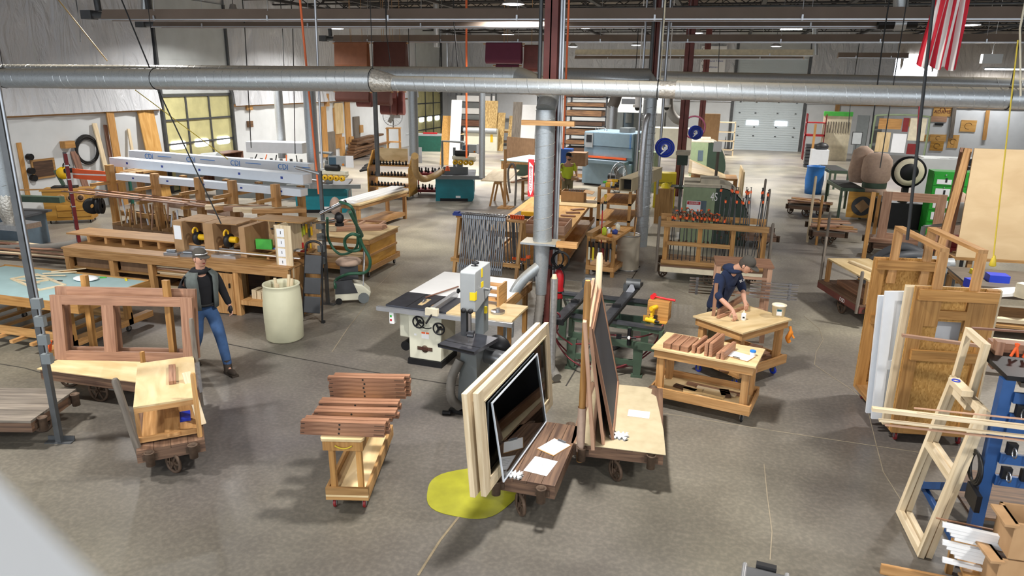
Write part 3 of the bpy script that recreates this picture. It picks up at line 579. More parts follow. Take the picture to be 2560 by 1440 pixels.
def rollbench(name,label,o,rz,L,D,h,top='plywood',m='pine',shelf=0.2,cast=True,wheel='black_rubber',cat='workbench',over=0.03,group=None,legw=0.085,apron=0.11):
    t=thing(name,label,cat,tuple(o),rz,group);r=0.055;zb=0.15 if cast else 0
    MB().box(-over,L+over,-over,D+over,h-0.022,h).build('tabletop',top,t)
    a=MB();z1=h-0.022;z0=z1-apron;a.box(0,L,0,0.035,z0,z1).box(0,L,D-0.035,D,z0,z1).box(0,0.035,0.035,D-0.035,z0,z1).box(L-0.035,L,0.035,D-0.035,z0,z1);a.build('apron',m,t)
    legs4(t,0.035,L-0.035,0.036,D-0.036,zb,z0+0.03,legw,m)
    if shelf is not None:
        MB().box(-0.02,L+0.02,-0.035,0,shelf-0.05,shelf+0.075).box(-0.02,L+0.02,D,D+0.035,shelf-0.05,shelf+0.075).box(-0.02,0.0,0,D,shelf-0.05,shelf+0.06).box(L,L+0.02,0,D,shelf-0.05,shelf+0.06).build('rail',m,t)
        MB().box(0,L,0,D,shelf-0.02,shelf).build('shelf',top,t)
    if cast:
        for x in (0.08,L-0.08):
            for y in (0.08,D-0.08): caster(t,x,y,r,wheel,zb)
    return t
def iron_wheel(par,c,r,w=0.035,axis='Y',name='iron_wheel',ang=0.0):
    m=MB()
    if ang: m.M=Matrix.Translation(V(c)) @ Matrix.Rotation(ang,4,'Z') @ Matrix.Translation(-V(c))
    m.ring(c,r-0.014,0.018,axis,28,6);c=V(c)
    for k in range(6):
        a=2*PI*k/6;d=V((math.cos(a),0,math.sin(a))) if axis=='Y' else V((0,math.cos(a),math.sin(a)));m.beam(c,c+d*(r-0.015),0.022,0.02,(0,1,0) if axis=='Y' else (1,0,0))
    e=V((0,0.03,0)) if axis=='Y' else V((0.03,0,0));m.cyl(c-e,c+e,0.03,n=12);return m.build(name,'rust_iron',par)
def factory_cart(label,o,rz,L,D,zd=0.40,deck='cart_wood',cover=None,cover_m='mdf',stakes=(),group='old factory platform carts',frame_m='cart_wood',letters=None):
    """platform truck: plank deck, timber frame, cast sockets at the corners, two large wheels and a swivel wheel at each end"""
    t=thing('platform_cart',label,'cart',tuple(o),rz,group);th=0.03;n=max(4,int(round(D/0.15)))
    m=MB()
    for i in range(n): y0=D*i/n;m.box(0,L,y0+0.002,D*(i+1)/n-0.002,zd-th,zd)
    m.build('deck',deck,t)
    m=MB();m.box(0,L,0,0.05,zd-th-0.11,zd-th-0.001).box(0,L,D-0.05,D,zd-th-0.11,zd-th-0.001).box(0.0,0.05,0.05,D-0.05,zd-th-0.11,zd-th-0.001).box(L-0.05,L,0.05,D-0.05,zd-th-0.11,zd-th-0.001);m.build('frame',frame_m,t)
    for (x,y) in ((-0.05,0.12),(-0.05,D-0.12),(L+0.05,0.12),(L+0.05,D-0.12)):
        k=MB().lathe([(0.036,-0.13),(0.044,-0.13),(0.042,0.0),(0.052,0.01),(0.052,0.02),(0.038,0.02),(0.036,-0.12)],(x,y,zd-th),n=14)
        s_=-1 if x>0 else 1;k.box(x+s_*0.04,x+s_*0.06,y-0.07,y+0.07,zd-0.12,zd-0.06);k.build('stake_socket','rust_iron',t)
    for y in (0.11,D-0.11): iron_wheel(t,(L/2,y,0.15),0.15)
    m=MB().cyl((L/2,0.05,0.15),(L/2,D-0.05,0.15),0.018,n=8).box(L/2-0.05,L/2+0.05,0.15,0.2,0.15,zd-0.14).box(L/2-0.05,L/2+0.05,D-0.2,D-0.15,0.15,zd-0.14);m.build('axle','rust_iron',t)
    for x in (0.07,L-0.16):
        f=MB().cyl((x,D/2,0.2),(x,D/2,zd-th),0.035,n=10).lathe([(0.07,0),(0.04,-0.05)],(x,D/2,zd-0.1)).box(x-0.05,x+0.05,D/2-0.035,D/2-0.028,0.09,0.24).box(x-0.05,x+0.05,D/2+0.028,D/2+0.035,0.09,0.24).build('swivel_fork','rust_iron',t)
        iron_wheel(f,(x-0.03,D/2,0.115),0.115,name='swivel_wheel',ang=R(38) if x<0.1 else 0.3)
    if cover: 
        x0,x1,y0,y1,ch=cover;MB().box(x0,x1,y0,y1,zd,zd+ch).build('deck_cover',cover_m,t)
    if letters: text(letters,0.1,t,'white_ink',(L*0.62,-0.003,zd-0.09),(PI/2,0,0))
    return t
def stake(t_o,t_rz,x,y,z0,h,label,r=0.033,m='pine_old',tilt=(0,0),wrap=None,sq=False):
    """upright stake dropped in a cart socket; a thing of its own"""
    c,s=math.cos(t_rz),math.sin(t_rz);p=V((t_o[0]+c*x-s*y,t_o[1]+s*x+c*y,z0));mm=MB();top=(tilt[0],tilt[1],h)
    if sq: mm.beam((0,0,0),top,r*2,r*1.4,(0,1,0))
    else: mm.tube([(0,0,0),(tilt[0]*0.97,tilt[1]*0.97,h*0.97),top],[r,r,r*0.7],10)
    if not wrap: return one('cart_stake',mm,m,label,'stake','stakes standing in cart sockets',loc=tuple(p),rz=t_rz)
    t=thing('cart_stake',label,'stake',tuple(p),t_rz,'stakes standing in cart sockets');mm.build('pole',m,t)
    MB().tube([(tilt[0]*wrap[0]/h,tilt[1]*wrap[0]/h,wrap[0]),(tilt[0]*wrap[1]/h,tilt[1]*wrap[1]/h,wrap[1])],r*1.25,10,cap=False).build('film_wrap',wrap[2],t);return t
def loc2w(o,rz,x,y,z=0): c,s=math.cos(rz),math.sin(rz);return V((o[0]+c*x-s*y,o[1]+s*x+c*y,z))
def panel_frame(par_or_none,name,W_,H_,t_,stile,m,rails=(),mulls=(),rail=None):
    """frame in the XZ plane, thickness along y"""
    rail=rail or stile;mm=MB()
    mm.box(0,stile,0,t_,0,H_).box(W_-stile,W_,0,t_,0,H_).box(stile,W_-stile,0,t_,0,rail).box(stile,W_-stile,0,t_,H_-rail,H_)
    for z in rails: mm.box(stile,W_-stile,0,t_,z-rail/2,z+rail/2)
    for x in mulls: mm.box(x-stile/2,x+stile/2,0,t_,rail,H_-rail)
    return mm
def lean(o,rz,tilt):
    """put a thing down tilted back about its lower edge (local x)"""
    o.rotation_euler=(tilt,0,rz)
# ================================================================== cherry parts cart (front centre-left)
o,rz=F(841,1262),math.atan2(5.43-5.33,0.30);W1,L1=0.41,1.32
o=V((-3.34,5.27,0));rz=R(15)
t=thing('parts_cart','narrow pine cart on red casters carrying stacks of cherry sticks','cart',tuple(o),rz)
MB().box(0,W1,0,0.03,0.13,0.165).box(0,W1,0,0.03,0.185,0.26).box(0,W1,L1-0.03,L1,0.13,0.26).box(0,0.03,0.03,L1-0.03,0.13,0.26).box(W1-0.03,W1,0.03,L1-0.03,0.13,0.26).build('side_board','pine_old',t)
MB().box(0,W1,0,0.028,0.165,0.185).box(0.03,W1-0.03,0.03,L1-0.03,0.165,0.18).build('shelf','plywood',t)
for y in (0.03,L1-0.11):
    for x,tx in ((0.05,0.03),(W1-0.10,-0.01)): MB().hexa([(x,y,0.18),(x+0.05,y,0.18),(x+0.05,y+0.06,0.18),(x,y+0.06,0.18),(x-0.01,y,0.75),(x+0.04,y,0.75),(x+0.04,y+0.06,0.75),(x-0.01,y+0.06,0.75)]).build('leg','pine_orange',t)
MB().box(-0.0,W1-0.03,0,L1-0.05,0.66,0.765).build('apron','pine_orange',t);MB().prism([(-0.02,0.02),(0.0,-0.02),(W1-0.04,-0.02),(W1-0.02,0.02),(W1-0.02,L1),(-0.02,L1)],0.025,off=0.765).build('tabletop','plywood',t)
MB().tube(arc((0.12,-0.012,0.72),(0.28,-0.012,0.72),0.03),0.007,6).build('rope_handle','cord_yellow',t)
for x in (0.06,W1-0.06):
    for y in (0.08,L1-0.08): caster(t,x,y,0.045,'red_dark',0.13)
def stick(name,L,w,h,m,holes,label,group,slots=True):
    tt=thing(name,label,'wood part',(0,0,0),0,group);MB().box(0,L,0,w,0,h).build('stick',m,tt)
    if slots: MB().box(L-0.10,L-0.005,-0.001,0.0005,h*0.42,h*0.58).build('slot','dark_wood',tt);MB().box(0.005,0.04,-0.001,0.0005,h*0.4,h*0.6).build('slot','dark_wood',tt)
    for x in holes: MB().cyl((x,-0.001,h/2),(x,0.001,h/2),h*0.24,n=10).build('dowel_hole','black_rubber',tt)
    return tt
s0=stick('cherry_stick',0.80,0.062,0.045,'cherry',(0.37,),'cherry stick with a dark dowel hole in the front stack on the narrow cart','sticks on the narrow cart');used=[False]
def place_stick(lx,ly,z,rr,label):
    p=loc2w(o,rz,lx,ly,z)
    if not used[0]: used[0]=True;s0.location=p;s0.rotation_euler[2]=rz+rr;s0['label']=label;return s0
    return dup(s0,p,rz+rr,label)
names=['top','second','third','fourth','fifth']
for (lx,ly,rr,n,what) in ((-0.21,0.06,-0.03,3,'front stack'),(-0.19,0.36,0.0,2,'second stack'),(-0.2,0.56,0.0,2,'third stack'),(-0.16,0.88,0.0,5,'tall back stack')):
    for row in range(2):
        for k in range(n):
            place_stick(lx+random.uniform(-0.015,0.015)+row*0.03,ly+row*0.068,0.79+k*0.046,rr,'cherry stick, %s from top, %s row of the %s on narrow cart' % (names[n-1-k] if n-1-k else 'first','front' if row==0 else 'rear',what))
# ================================================================== sash cart
o,rz=V((-1.20,5.74,0)),R(90);deckz=0.40;SC=(o,rz)
factory_cart('small worn platform cart whose dark plank deck carries window sashes and paperwork',o,rz,1.25,0.68,0.40)
def sash(x,y,z,L,H,t_,label,glazed,m='pale_wood',tilt=R(4.6),stile=0.115,ry=R(86)):
    tt=thing('sash_window',label,'window sash',(x,y,z),ry,'window sashes on carts')
    panel_frame(None,'',L,H,t_,stile,m).build('frame',m,tt)
    b=MB();s=stile;e=0.018;b.box(s,s+e,-0.004,0,s,H-s).box(L-s-e,L-s,-0.004,0,s,H-s).box(s,L-s,-0.004,0,s,s+e).box(s,L-s,-0.004,0,H-s-e,H-s);b.build('bead',m,tt)
    MB().box(s,L-s,t_*0.4,t_*0.4+0.005,s,H-s).build('pane',glazed,tt);tt.rotation_euler=(-tilt,0,ry);return tt
# local y of the sash points to -X; its face looks to +X
sash(-1.745,5.34,0.425,2.05,1.0,0.05,'pale wooden window sash leaning outermost to the right, its face towards the aisle','glass')
sash(-1.835,5.30,0.425,2.05,1.0,0.05,'pale wooden window sash behind the front one, with dark screen','screen_mesh')
p0=F(1258,1202,.41);ln=1.32;tt=thing('glass_pane','clear glass pane in a thin white metal frame leaning against the front sash','glass pane',(-1.66,5.62,0.425),R(86))
panel_frame(None,'',ln,0.80,0.014,0.014,'').build('frame','rail_white',tt);MB().box(0.014,ln-0.014,0.004,0.009,0.014,0.786).build('pane','glass',tt);tt.rotation_euler=(-R(9),0,R(86))
def paper(px,py,z,w_,d_,rr,label,clip=False,m='paper',n=2,name='paper_sheet',group='loose papers'):
    p=F(px,py,z)
    if clip:
        t=thing('clipboard',label,'clipboard',(p.x,p.y,z),rr);MB().box(-w_/2,w_/2,-d_/2,d_/2,0,0.004).build('board','pine_old',t);MB().c(0,0,0.004,w_*0.95,d_*0.92,0.004).build('paper','paper',t)
        MB().c(0,d_/2-0.02,0.008,0.1,0.025,0.008).cyl((-0.05,d_/2-0.01,0.02),(0.05,d_/2-0.01,0.02),0.006,n=6).build('clip','steel',t);return t
    t=thing(name,label,'paper',(p.x,p.y,z),rr,group);MB().c(0,0,0,w_,d_,0.002).build('sheet',m,t)
    k=MB()
    for i in range(5): k.box(-w_*0.38,w_*(0.3-0.1*(i % 3)),d_*(0.3-0.12*i),d_*(0.3-0.12*i)+0.004,0.0021,0.0026)
    k.build('printed_line','ink',t);return t
paper(1385,1118,.402,0.22,0.30,R(-25),'clipboard with papers at the back of the small cart deck, silver clip',True)
paper(1352,1165,.402,0.24,0.30,R(-8),'white printed sheets in the middle of the small cart deck')
def rag(px,py,z,s,label):
    p=F(px,py,z);m=MB();n=10;vs=[];rnd=random.Random(px)
    for j in range(n+1):
        for i in range(n+1): x=(i/n-0.5)*s*(1+0.3*math.sin(j*1.3));y=(j/n-0.5)*s*0.8+0.02*math.sin(i*2);vs.append((x,y,0.006+0.018*abs(math.sin(i*1.1+j*0.7))+0.008*rnd.random()))
    fs=[(j*(n+1)+i,j*(n+1)+i+1,(j+1)*(n+1)+i+1,(j+1)*(n+1)+i) for j in range(n) for i in range(n)];m._add(vs,fs,[[(0,0)]*4]*len(fs),True)
    m._add([(a,b,0) for a,b,c in vs],[tuple(reversed(f)) for f in fs],[[(0,0)]*4]*len(fs));return one('rag',m,'rag',label,'rag',loc=(p.x,p.y,z))
rag(1288,1190,.402,0.12,'crumpled white tissue at the front of the small cart deck')
# ================================================================== screen cart
o,rz=V((-0.28,6.68,0)),R(95);SC2=(o,rz)
factory_cart('platform cart covered with a torn tan cardboard sheet, beside the small sash cart',o,rz,1.62,0.95,0.40)
m=MB();pts=[(-0.05,-0.02),(0.5,0.0),(1.35,0.08),(1.42,0.14),(1.55,0.13),(1.6,0.2),(1.6,0.82),(-0.02,0.9)]
m.prism(pts,0.006,off=0.402);one('cardboard_sheet',m,'kraft','tan cardboard sheet with a torn corner laid over the cart deck','cardboard',loc=tuple(o),rz=rz)
paper(1597,1035,.41,0.24,0.17,R(2),'stack of white sheets on the tan cardboard');rag(1548,1092,.41,0.16,'crumpled white glove-like rag on the tan cardboard')
def lpanel(x,y,z,L,H,t_,label,stile,pane,m,tilt,ry,name='framed_screen',g='screen frames on the cardboard covered cart'):
    tt=thing(name,label,'frame',(x,y,z),ry,g);panel_frame(None,'',L,H,t_,stile,m).build('frame',m,tt)
    if pane: MB().box(stile,L-stile,t_*0.4,t_*0.4+0.004,stile,H-stile).build('screen',pane,tt)
    tt.rotation_euler=(-tilt,0,ry);return tt
lpanel(-0.80,6.78,0.41,1.5,1.25,0.03,'mahogany screen frame nearest the papers, dark mesh leaning on the others',0.055,'screen_mesh','mahogany',R(13),R(96))
lpanel(-0.88,6.65,0.41,1.55,1.3,0.03,'second mahogany screen frame in the leaning stack',0.06,'screen_mesh','mahogany_pale',R(9),R(97))
lpanel(-0.96,6.50,0.41,1.65,1.38,0.035,'outermost pale mahogany frame next to the round stakes',0.09,None,'mahogany_pale',R(6),R(97))
stake(o,rz,0.0,0.85,0.2,1.97,'tall brown octagonal stake wrapped in film at the front of the cardboard covered cart',0.036,'pine_orange',wrap=(0.12,0.62,'bag_tan'))
stake(o,rz,1.70,0.86,0.3,1.75,'pale stake behind the screen frames',0.04,'pale_wood')
# ================================================================== left cart with mahogany window frames
o,rz=V((-8.1,6.42,0)),R(2)
factory_cart('old platform cart with a plywood sheet holding two big mahogany frames',o,rz,1.5,0.75,0.40,cover=(-0.02,1.5,-0.02,0.55,0.012),cover_m='plywood')
def mframe(x,y,label,H=0.86,L=1.86,tilt=R(7),ry=R(15)):
    tt=thing('window_frame_unit',label,'window frame',(x,y,0.415),ry,'mahogany window frames on the cart')
    panel_frame(None,'',L,H,0.05,0.155,'',mulls=(L*0.40,),rail=0.12).build('frame','mahogany',tt);tt.rotation_euler=(-tilt,0,ry);return tt
mframe(-8.16,6.70,'large sanded mahogany window frame in front, on the cart behind the grey post');mframe(-8.22,6.84,'second mahogany window frame just behind the first',0.93)
for (x,y,h,l) in ((0.12,0.68,1.35,'square orange brown stake behind the mahogany frames, left'),(1.38,0.70,1.38,'square orange brown stake behind the mahogany frames, right')): stake(o,rz,x,y+0.06,0.05,h+0.05,l,0.042,'pine_orange',sq=True,tilt=(0,0.04))
b_=F(345,975,0.4);one('leaning_stick',MB().beam((0,0,0),(0,0.02,0.42),0.035,0.045),'pine_orange','short orange stick standing between the two left carts','stick',loc=(b_.x,b_.y+0.12,0.42))
# ================================================================== left front cart with plywood topped stand
o,rz,L,D=QF((333,1018),(494,993),(483,890),0.76)
oc,rc=loc2w(o,rz,-0.02,-0.16),rz
Wc=L+0.04;oc2=loc2w(oc,rc,Wc,0)
factory_cart('old platform cart under the plywood topped stand, nearest at left',oc2,rc+PI/2,D+0.28,Wc,0.34)
t=thing('plywood_stand','pine stand with pale plywood top riding on the old cart at left','stand',(o.x,o.y,0.36),rz);hh=0.40
MB().box(0,L,0,D,hh-0.02,hh).build('tabletop','plywood',t);MB().box(0.0,L,0.0,0.03,hh-0.075,hh-0.02).box(0,L,D-0.03,D,hh-0.075,hh-0.02).box(0,0.03,0.03,D-0.03,hh-0.075,hh-0.02).box(L-0.03,L,0.03,D-0.03,hh-0.075,hh-0.02).build('apron','pine',t)
legs4(t,0.0,L-0.0,0.0,D,0,hh-0.075,0.04,'pine');MB().box(0.03,L-0.03,0.0,D-0.0,0.0,0.012).box(0,L,-0.03,0,0,0.06).build('shelf','pine',t)
p=F(428,958,0.77);t2=thing('cherry_stick','pair of reddish sticks lying on the plywood topped stand','wood part',(p.x,p.y-0.0,0.762),rz,None);MB().box(-0.022,0.022,-0.02,0.5,0,0.04).build('stick','cherry',t2);MB().box(0.024,0.05,-0.02,0.5,0,0.04).build('stick','cherry',t2)
p=F(430,1088,0.40);one('board_offcut',MB().hexa([(-0.075,0,0.0),(0.075,0,0),(0.075,0.5,0.03),(-0.075,0.5,0.03),(-0.075,0,0.028),(0.075,0,0.028),(0.075,0.5,0.058),(-0.075,0.5,0.058)]),'pine','flat pale board poking out from under the plywood topped stand','board',loc=(p.x,p.y+0.01,0.385),rz=rz)
p=F(463,1058,0.37);one('blue_box',MB().c(0,0.1,0.0,0.11,0.2,0.035),'reel_blue','small bright blue box on the lower shelf of the plywood topped stand','box',loc=(p.x-0.02,p.y+0.03,0.375),rz=rz)
stake(oc,rc,0.03,0.10,0.2,0.92,'worn round stake leaning at the left front corner of the plywood stand cart',0.036,'grey_wood',tilt=(-0.13,0.0));stake(oc,rc,Wc-0.04,0.08,0.2,0.85,'slim square stake at the right front corner of the plywood stand cart',0.026,'pine_old',tilt=(0.0,0.06))
stake(oc,rc,Wc+0.0,D+0.12,0.1,1.15,'weathered grey round stake at the back of the plywood stand cart',0.03,'grey_wood',wrap=(0.2,0.6,'tape_silver'))
p=F(505,1062,0.36);one('leaning_board',MB().beam((0,0,0),(-0.1,0.35,0.5),0.09,0.02),'pale_wood','pale board leaning at the right side of the plywood topped stand','board',loc=(p.x,p.y,0.36),rz=rz)
# cart at the left picture edge
a=F(58,1060,0.36);b=F(0,1110,0.36);rz=R(38);o=loc2w((a.x,a.y,0),rz,-1.2,0)
rz=math.atan2(a.y-F(0,1018,.36).y,a.x-F(0,1018,.36).x);oo=F(58,1058,0.36)
factory_cart('weathered grey platform cart cut off by the left picture edge',V((-8.55,4.9,0)),R(16),1.6,0.85,0.36,deck='grey_wood')
# ================================================================== pine bench with cherry parts (right of centre)
o,rz,L,D=QF((1636,868),(1884,914),(1902,862),0.80)
D=0.62;BO,BR_=o,rz
b1=rollbench('rolling_bench','pine rolling bench with stacked cherry pieces, clipboard and a blue lidded jar',o,rz,L,D,0.80,legw=0.09)
def bl(x,y,z=0): return loc2w(BO,BR_,x,y,z)
c1=one('cherry_piece',MB().box(0,0.10,0,0.42,0,0.022),'cherry','','wood part','cherry pieces on the pine bench')
first=[True]
def piece(proto,x,y,z,rr,label,fl):
    p=bl(x,y,z)
    if fl[0]: fl[0]=False;proto.location=p;proto.rotation_euler[2]=BR_+rr;proto['label']=label;return proto
    return dup(proto,p,BR_+rr,label)
ordn=('top','second','third','fourth')
for k in range(3):
    for j in range(3): piece(c1,0.10+0.11*j,0.03,0.80+0.024*k,R(-4),'wide flat cherry piece, %s layer, %s column, left stack on pine bench' % (ordn[2-k],('left','middle','right')[j]),first)
c2=one('cherry_rail',MB().box(0,0.042,0,0.44,0,0.034),'cherry','','wood part','cherry pieces on the pine bench');f2=[True]
for j,(x,n,y) in enumerate(((0.46,3,0.04),(0.52,2,0.06),(0.62,5,0.02),(0.675,5,0.02),(0.77,2,0.0),(0.825,3,0.0))):
    for k in range(n): piece(c2,x,y,0.80+0.036*k,R(-7),'square cherry rail, %s from top, %s rail column on the pine bench' % (('top one','second','third','fourth','lowest')[n-1-k],('first','second','third','fourth','fifth','last')[j]),f2)
p=bl(L-0.2,0.22,0.802);t=thing('clipboard','clipboard with white sheets lying on the pine bench right of the cherry rails','clipboard',tuple(p),BR_+R(165));MB().c(0,0,0,0.3,0.22,0.004).build('board','pine_old',t);MB().c(0,0,0.004,0.28,0.2,0.004).build('paper','paper',t);MB().c(0,0.1,0.008,0.09,0.02,0.012).build('clip','steel',t)
p=bl(L-0.07,0.33,0.80);t=thing('jar','small white jar with a blue lid at the right end of the pine bench','jar',tuple(p));MB().cyl((0,0,0),(0,0,0.05),0.033).build('body','white_board',t);MB().cyl((0,0,0.05),(0,0,0.068),0.037).build('lid','ink_blue',t)
for k,(x,y,l_,w_,m_,r_,lb) in enumerate(((0.35,0.42,0.75,0.05,'mahogany',-3,'long mahogany strip at the back of the lower shelf'),(0.5,0.34,0.5,0.06,'pale_wood',-2,'long pale strip on the lower shelf'),(0.22,0.25,0.3,0.08,'dark_wood',-12,'dark offcut at the left of the lower shelf'),(0.38,0.14,0.24,0.12,'plywood',15,'tilted pale offcut on the lower shelf'),(0.6,0.2,0.28,0.14,'plywood',-4,'square pale offcut on the lower shelf'),(0.55,0.08,0.38,0.03,'pale_wood',-4,'thin pale strip at the front of the lower shelf'),(0.54,0.04,0.26,0.025,'ink_navy',-4,'dark blue strip at the front of the lower shelf'),(0.84,0.24,0.12,0.2,'dark_wood',20,'dark block at the right of the lower shelf'))):
    p=bl(x,y,0.202);one('offcut',MB().box(0,l_,0,w_,0,0.03),m_,lb+' of the pine bench','offcut','offcuts on the lower shelf of the pine bench',loc=tuple(p),rz=BR_+R(r_))
# ================================================================== assembler's bench
o,rz,L,D=QF((1838,838),(1972,798),(1870,752),0.85)
a=F(1836,836,.85);b=F(1972,797,.85);rz=math.atan2(b.y-a.y,b.x-a.x);L=1.02;D=0.80;o=floor_of(b)-V((math.cos(rz),math.sin(rz),0))*L
B2O,B2R,B2L,B2D=o,rz,L,D
rollbench('rolling_bench','plywood topped rolling bench where the man in navy works, gloves hung on it',o,rz,L,D,0.85,cast=True,wheel='reel_blue',shelf=0.24)
def b2(x,y,z=0): return loc2w(B2O,B2R,x,y,z)
p=b2(L-0.01,0.02,0.62);one('work_gloves',MB().tube(spl([(0,0,0.12),(0.02,-0.02,0.04),(-0.01,0,-0.06),(0.02,0.01,-0.12)],4),[0.02]*4+[0.035]*5+[0.03]*4,8).tube([(0.03,-0.02,0.02),(0.07,-0.04,-0.04)],0.015,6),'glove','orange work gloves hanging from the corner of the assembly bench','gloves',loc=tuple(p+V((0.05,-0.0,0))))
p=F(1946,792,0.85);t=thing('bucket','clear plastic bucket of white compound on the corner of the assembly bench','bucket',(p.x,p.y+0.06,0.85));MB().lathe([(0.0,0.002),(0.085,0.0),(0.095,0.15),(0.103,0.152),(0.103,0.165),(0.094,0.165),(0.09,0.12),(0.0,0.11)],n=24).build('body','ivory',t);MB().lathe([(0.089,0.12),(0.07,0.15),(0.0,0.155)],n=16).build('contents','white_board',t);MB().box(-0.035,0.035,-0.1,-0.094,0.03,0.12).build('label','rag',t);MB().box(-0.03,0.03,-0.101,-0.1,0.09,0.12).build('label_stripe','teal_dark',t)
p=F(1858,800,0.85);t=thing('glue_bottle','white squeeze glue bottle on the assembly bench in front of the man in navy','bottle',tuple(p));MB().lathe([(0,0),(0.032,0),(0.034,0.01),(0.034,0.09),(0.03,0.1),(0.014,0.11),(0,0.11)],n=16).build('body','white_board',t);MB().lathe([(0.014,0.11),(0.012,0.12),(0.004,0.145),(0,0.147)],n=10).build('nozzle','ivory',t);text('GLUE',0.02,t,'ink',(0,-0.035,0.05),(PI/2,0,0)) if False else MB().box(-0.014,0.014,-0.0352,-0.034,0.035,0.06).build('printed_mark','ink',t)
for k,(px,py,qx,qy) in enumerate(((1795,793,1862,768),)):
    a=F(px,py,0.87);b=F(qx,qy,0.87);one('cherry_stick',MB().beam((0,0,0),b-a,0.045,0.035),'cherry','cherry stick being glued, lying along the back of the assembly bench','wood part',loc=tuple(a))
a=F(1795,785,0.88);b=F(1860,745,0.88);one('cherry_rail',MB().beam((0,0,0),b-a,0.035,0.09),'mahogany','cherry rail standing on edge in the frame the man in navy assembles','wood part',loc=(a.x,a.y,0.90))
p=F(1772,905,0);a=F(1787,790,0.85);one('upright_post',MB().beam((0,0,0),(0,0,0.47),0.075,0.05,(1,0,0)),'mahogany','reddish upright piece standing on the assembly bench before the man in navy','wood part',loc=(a.x-0.02,a.y+0.02,0.852))
for k in range(6): p=b2(L-0.42+0.015*k,0.12+0.05*k,0.243+0.024*k if k<4 else 0.243);one('mahogany_board',MB().box(0,0.36,0,0.16,0,0.02),'mahogany','thin mahogany board, %s in the fanned pile, assembly bench shelf' % ('lowest','second','third','fourth','back','rear')[k],'board','mahogany boards on the assembly bench shelf',loc=tuple(p),rz=B2R+R(4*k))
p=b2(0.2,0.2,0.24);t=thing('open_crate','brown wooden crate on the lower shelf of the assembly bench','crate',tuple(p),B2R+R(-40));MB().box(-0.25,0.25,-0.2,-0.18,0,0.14).box(-0.25,0.25,0.18,0.2,0,0.14).box(-0.25,-0.23,-0.18,0.18,0,0.14).box(0.23,0.25,-0.18,0.18,0,0.14).box(-0.23,0.23,-0.18,0.18,0,0.012).build('body','mahogany',t)
# ================================================================== PEOPLE
def skin(name,J,E,m,parent,sub=2,root=None):
    """one continuous surface grown over a skeleton; J: joint -> (position, radius or (rx, ry))"""
    ks=list(J);ix={k: i for i,k in enumerate(ks)};me=bpy.data.meshes.new(name);me.from_pydata([tuple(J[k][0]) for k in ks],[(ix[a],ix[b]) for a,b in E],[]);me.materials.append(MATS[m])
    o=bpy.data.objects.new(name,me);COL.objects.link(o);o.parent=parent
    slim={'pel': 0.7,'belly': 0.7,'chest': 0.6} if name=='body' else {}
    for k in list(J):
        if name=='body' and k in ('l0','l1','r0','r1','L0','R0','L1','R1'): slim[k]=0.72 if k[0] in 'lr' or k[1]=='1' else 0.45
        if name=='body' and k in ('l2','l3','r2','r3'): slim[k]=0.55
    md=o.modifiers.new('skin','SKIN');md.use_smooth_shade=True;md.branch_smoothing=0.4
    for k in ks: r_=J[k][1];r_=tuple(x*slim.get(k,1) for x in r_) if isinstance(r_,tuple) else r_*slim.get(k,1);me.skin_vertices[0].data[ix[k]].radius=(r_,r_) if not isinstance(r_,tuple) else r_;me.skin_vertices[0].data[ix[k]].use_root=(k==(root or ks[0]))
    s_=o.modifiers.new('subdivision','SUBSURF');s_.levels=sub;s_.render_levels=sub;return o
def hand(J,E,wrist,d,up,side,curl=0.35,s=1.0,pre='h'):
    """palm, four fingers of unequal length and a thumb from the side of the palm, added to the body skeleton"""
    w=V(J[wrist][0]);d=V(d).normalized();up=V(up);up=(up-d*up.dot(d)).normalized();sd=d.cross(up)*side
    J[pre+'p']=(w+d*0.055*s,(0.034*s,0.02*s));E.append((wrist,pre+'p'));J[pre+'q']=(w+d*0.085*s,(0.036*s,0.016*s));E.append((pre+'p',pre+'q'))
    for i,(off,L) in enumerate(((-0.027,0.072),(-0.009,0.082),(0.009,0.076),(0.027,0.06))):
        b=w+d*0.092*s+sd*off*s;k=pre+'f%d' % i;J[k+'a']=(b,0.009*s);E.append((pre+'q',k+'a'));J[k+'b']=(b+(d*math.cos(curl)-up*math.sin(curl))*L*0.5*s+sd*off*0.2,0.0085*s);E.append((k+'a',k+'b'))
        J[k+'c']=(V(J[k+'b'][0])+(d*math.cos(curl*2.4)-up*math.sin(curl*2.4))*L*0.5*s,0.007*s);E.append((k+'b',k+'c'))
    b=w+d*0.035*s-sd*0.03*s;J[pre+'t']=(b,0.012*s);E.append((pre+'p',pre+'t'));J[pre+'u']=(b+(d*0.6-sd*0.7-up*0.3).normalized()*0.045*s,0.0095*s);E.append((pre+'t',pre+'u'));J[pre+'v']=(V(J[pre+'u'][0])+(d*0.9-sd*0.1-up*0.5).normalized()*0.03*s,0.008*s);E.append((pre+'u',pre+'v'))
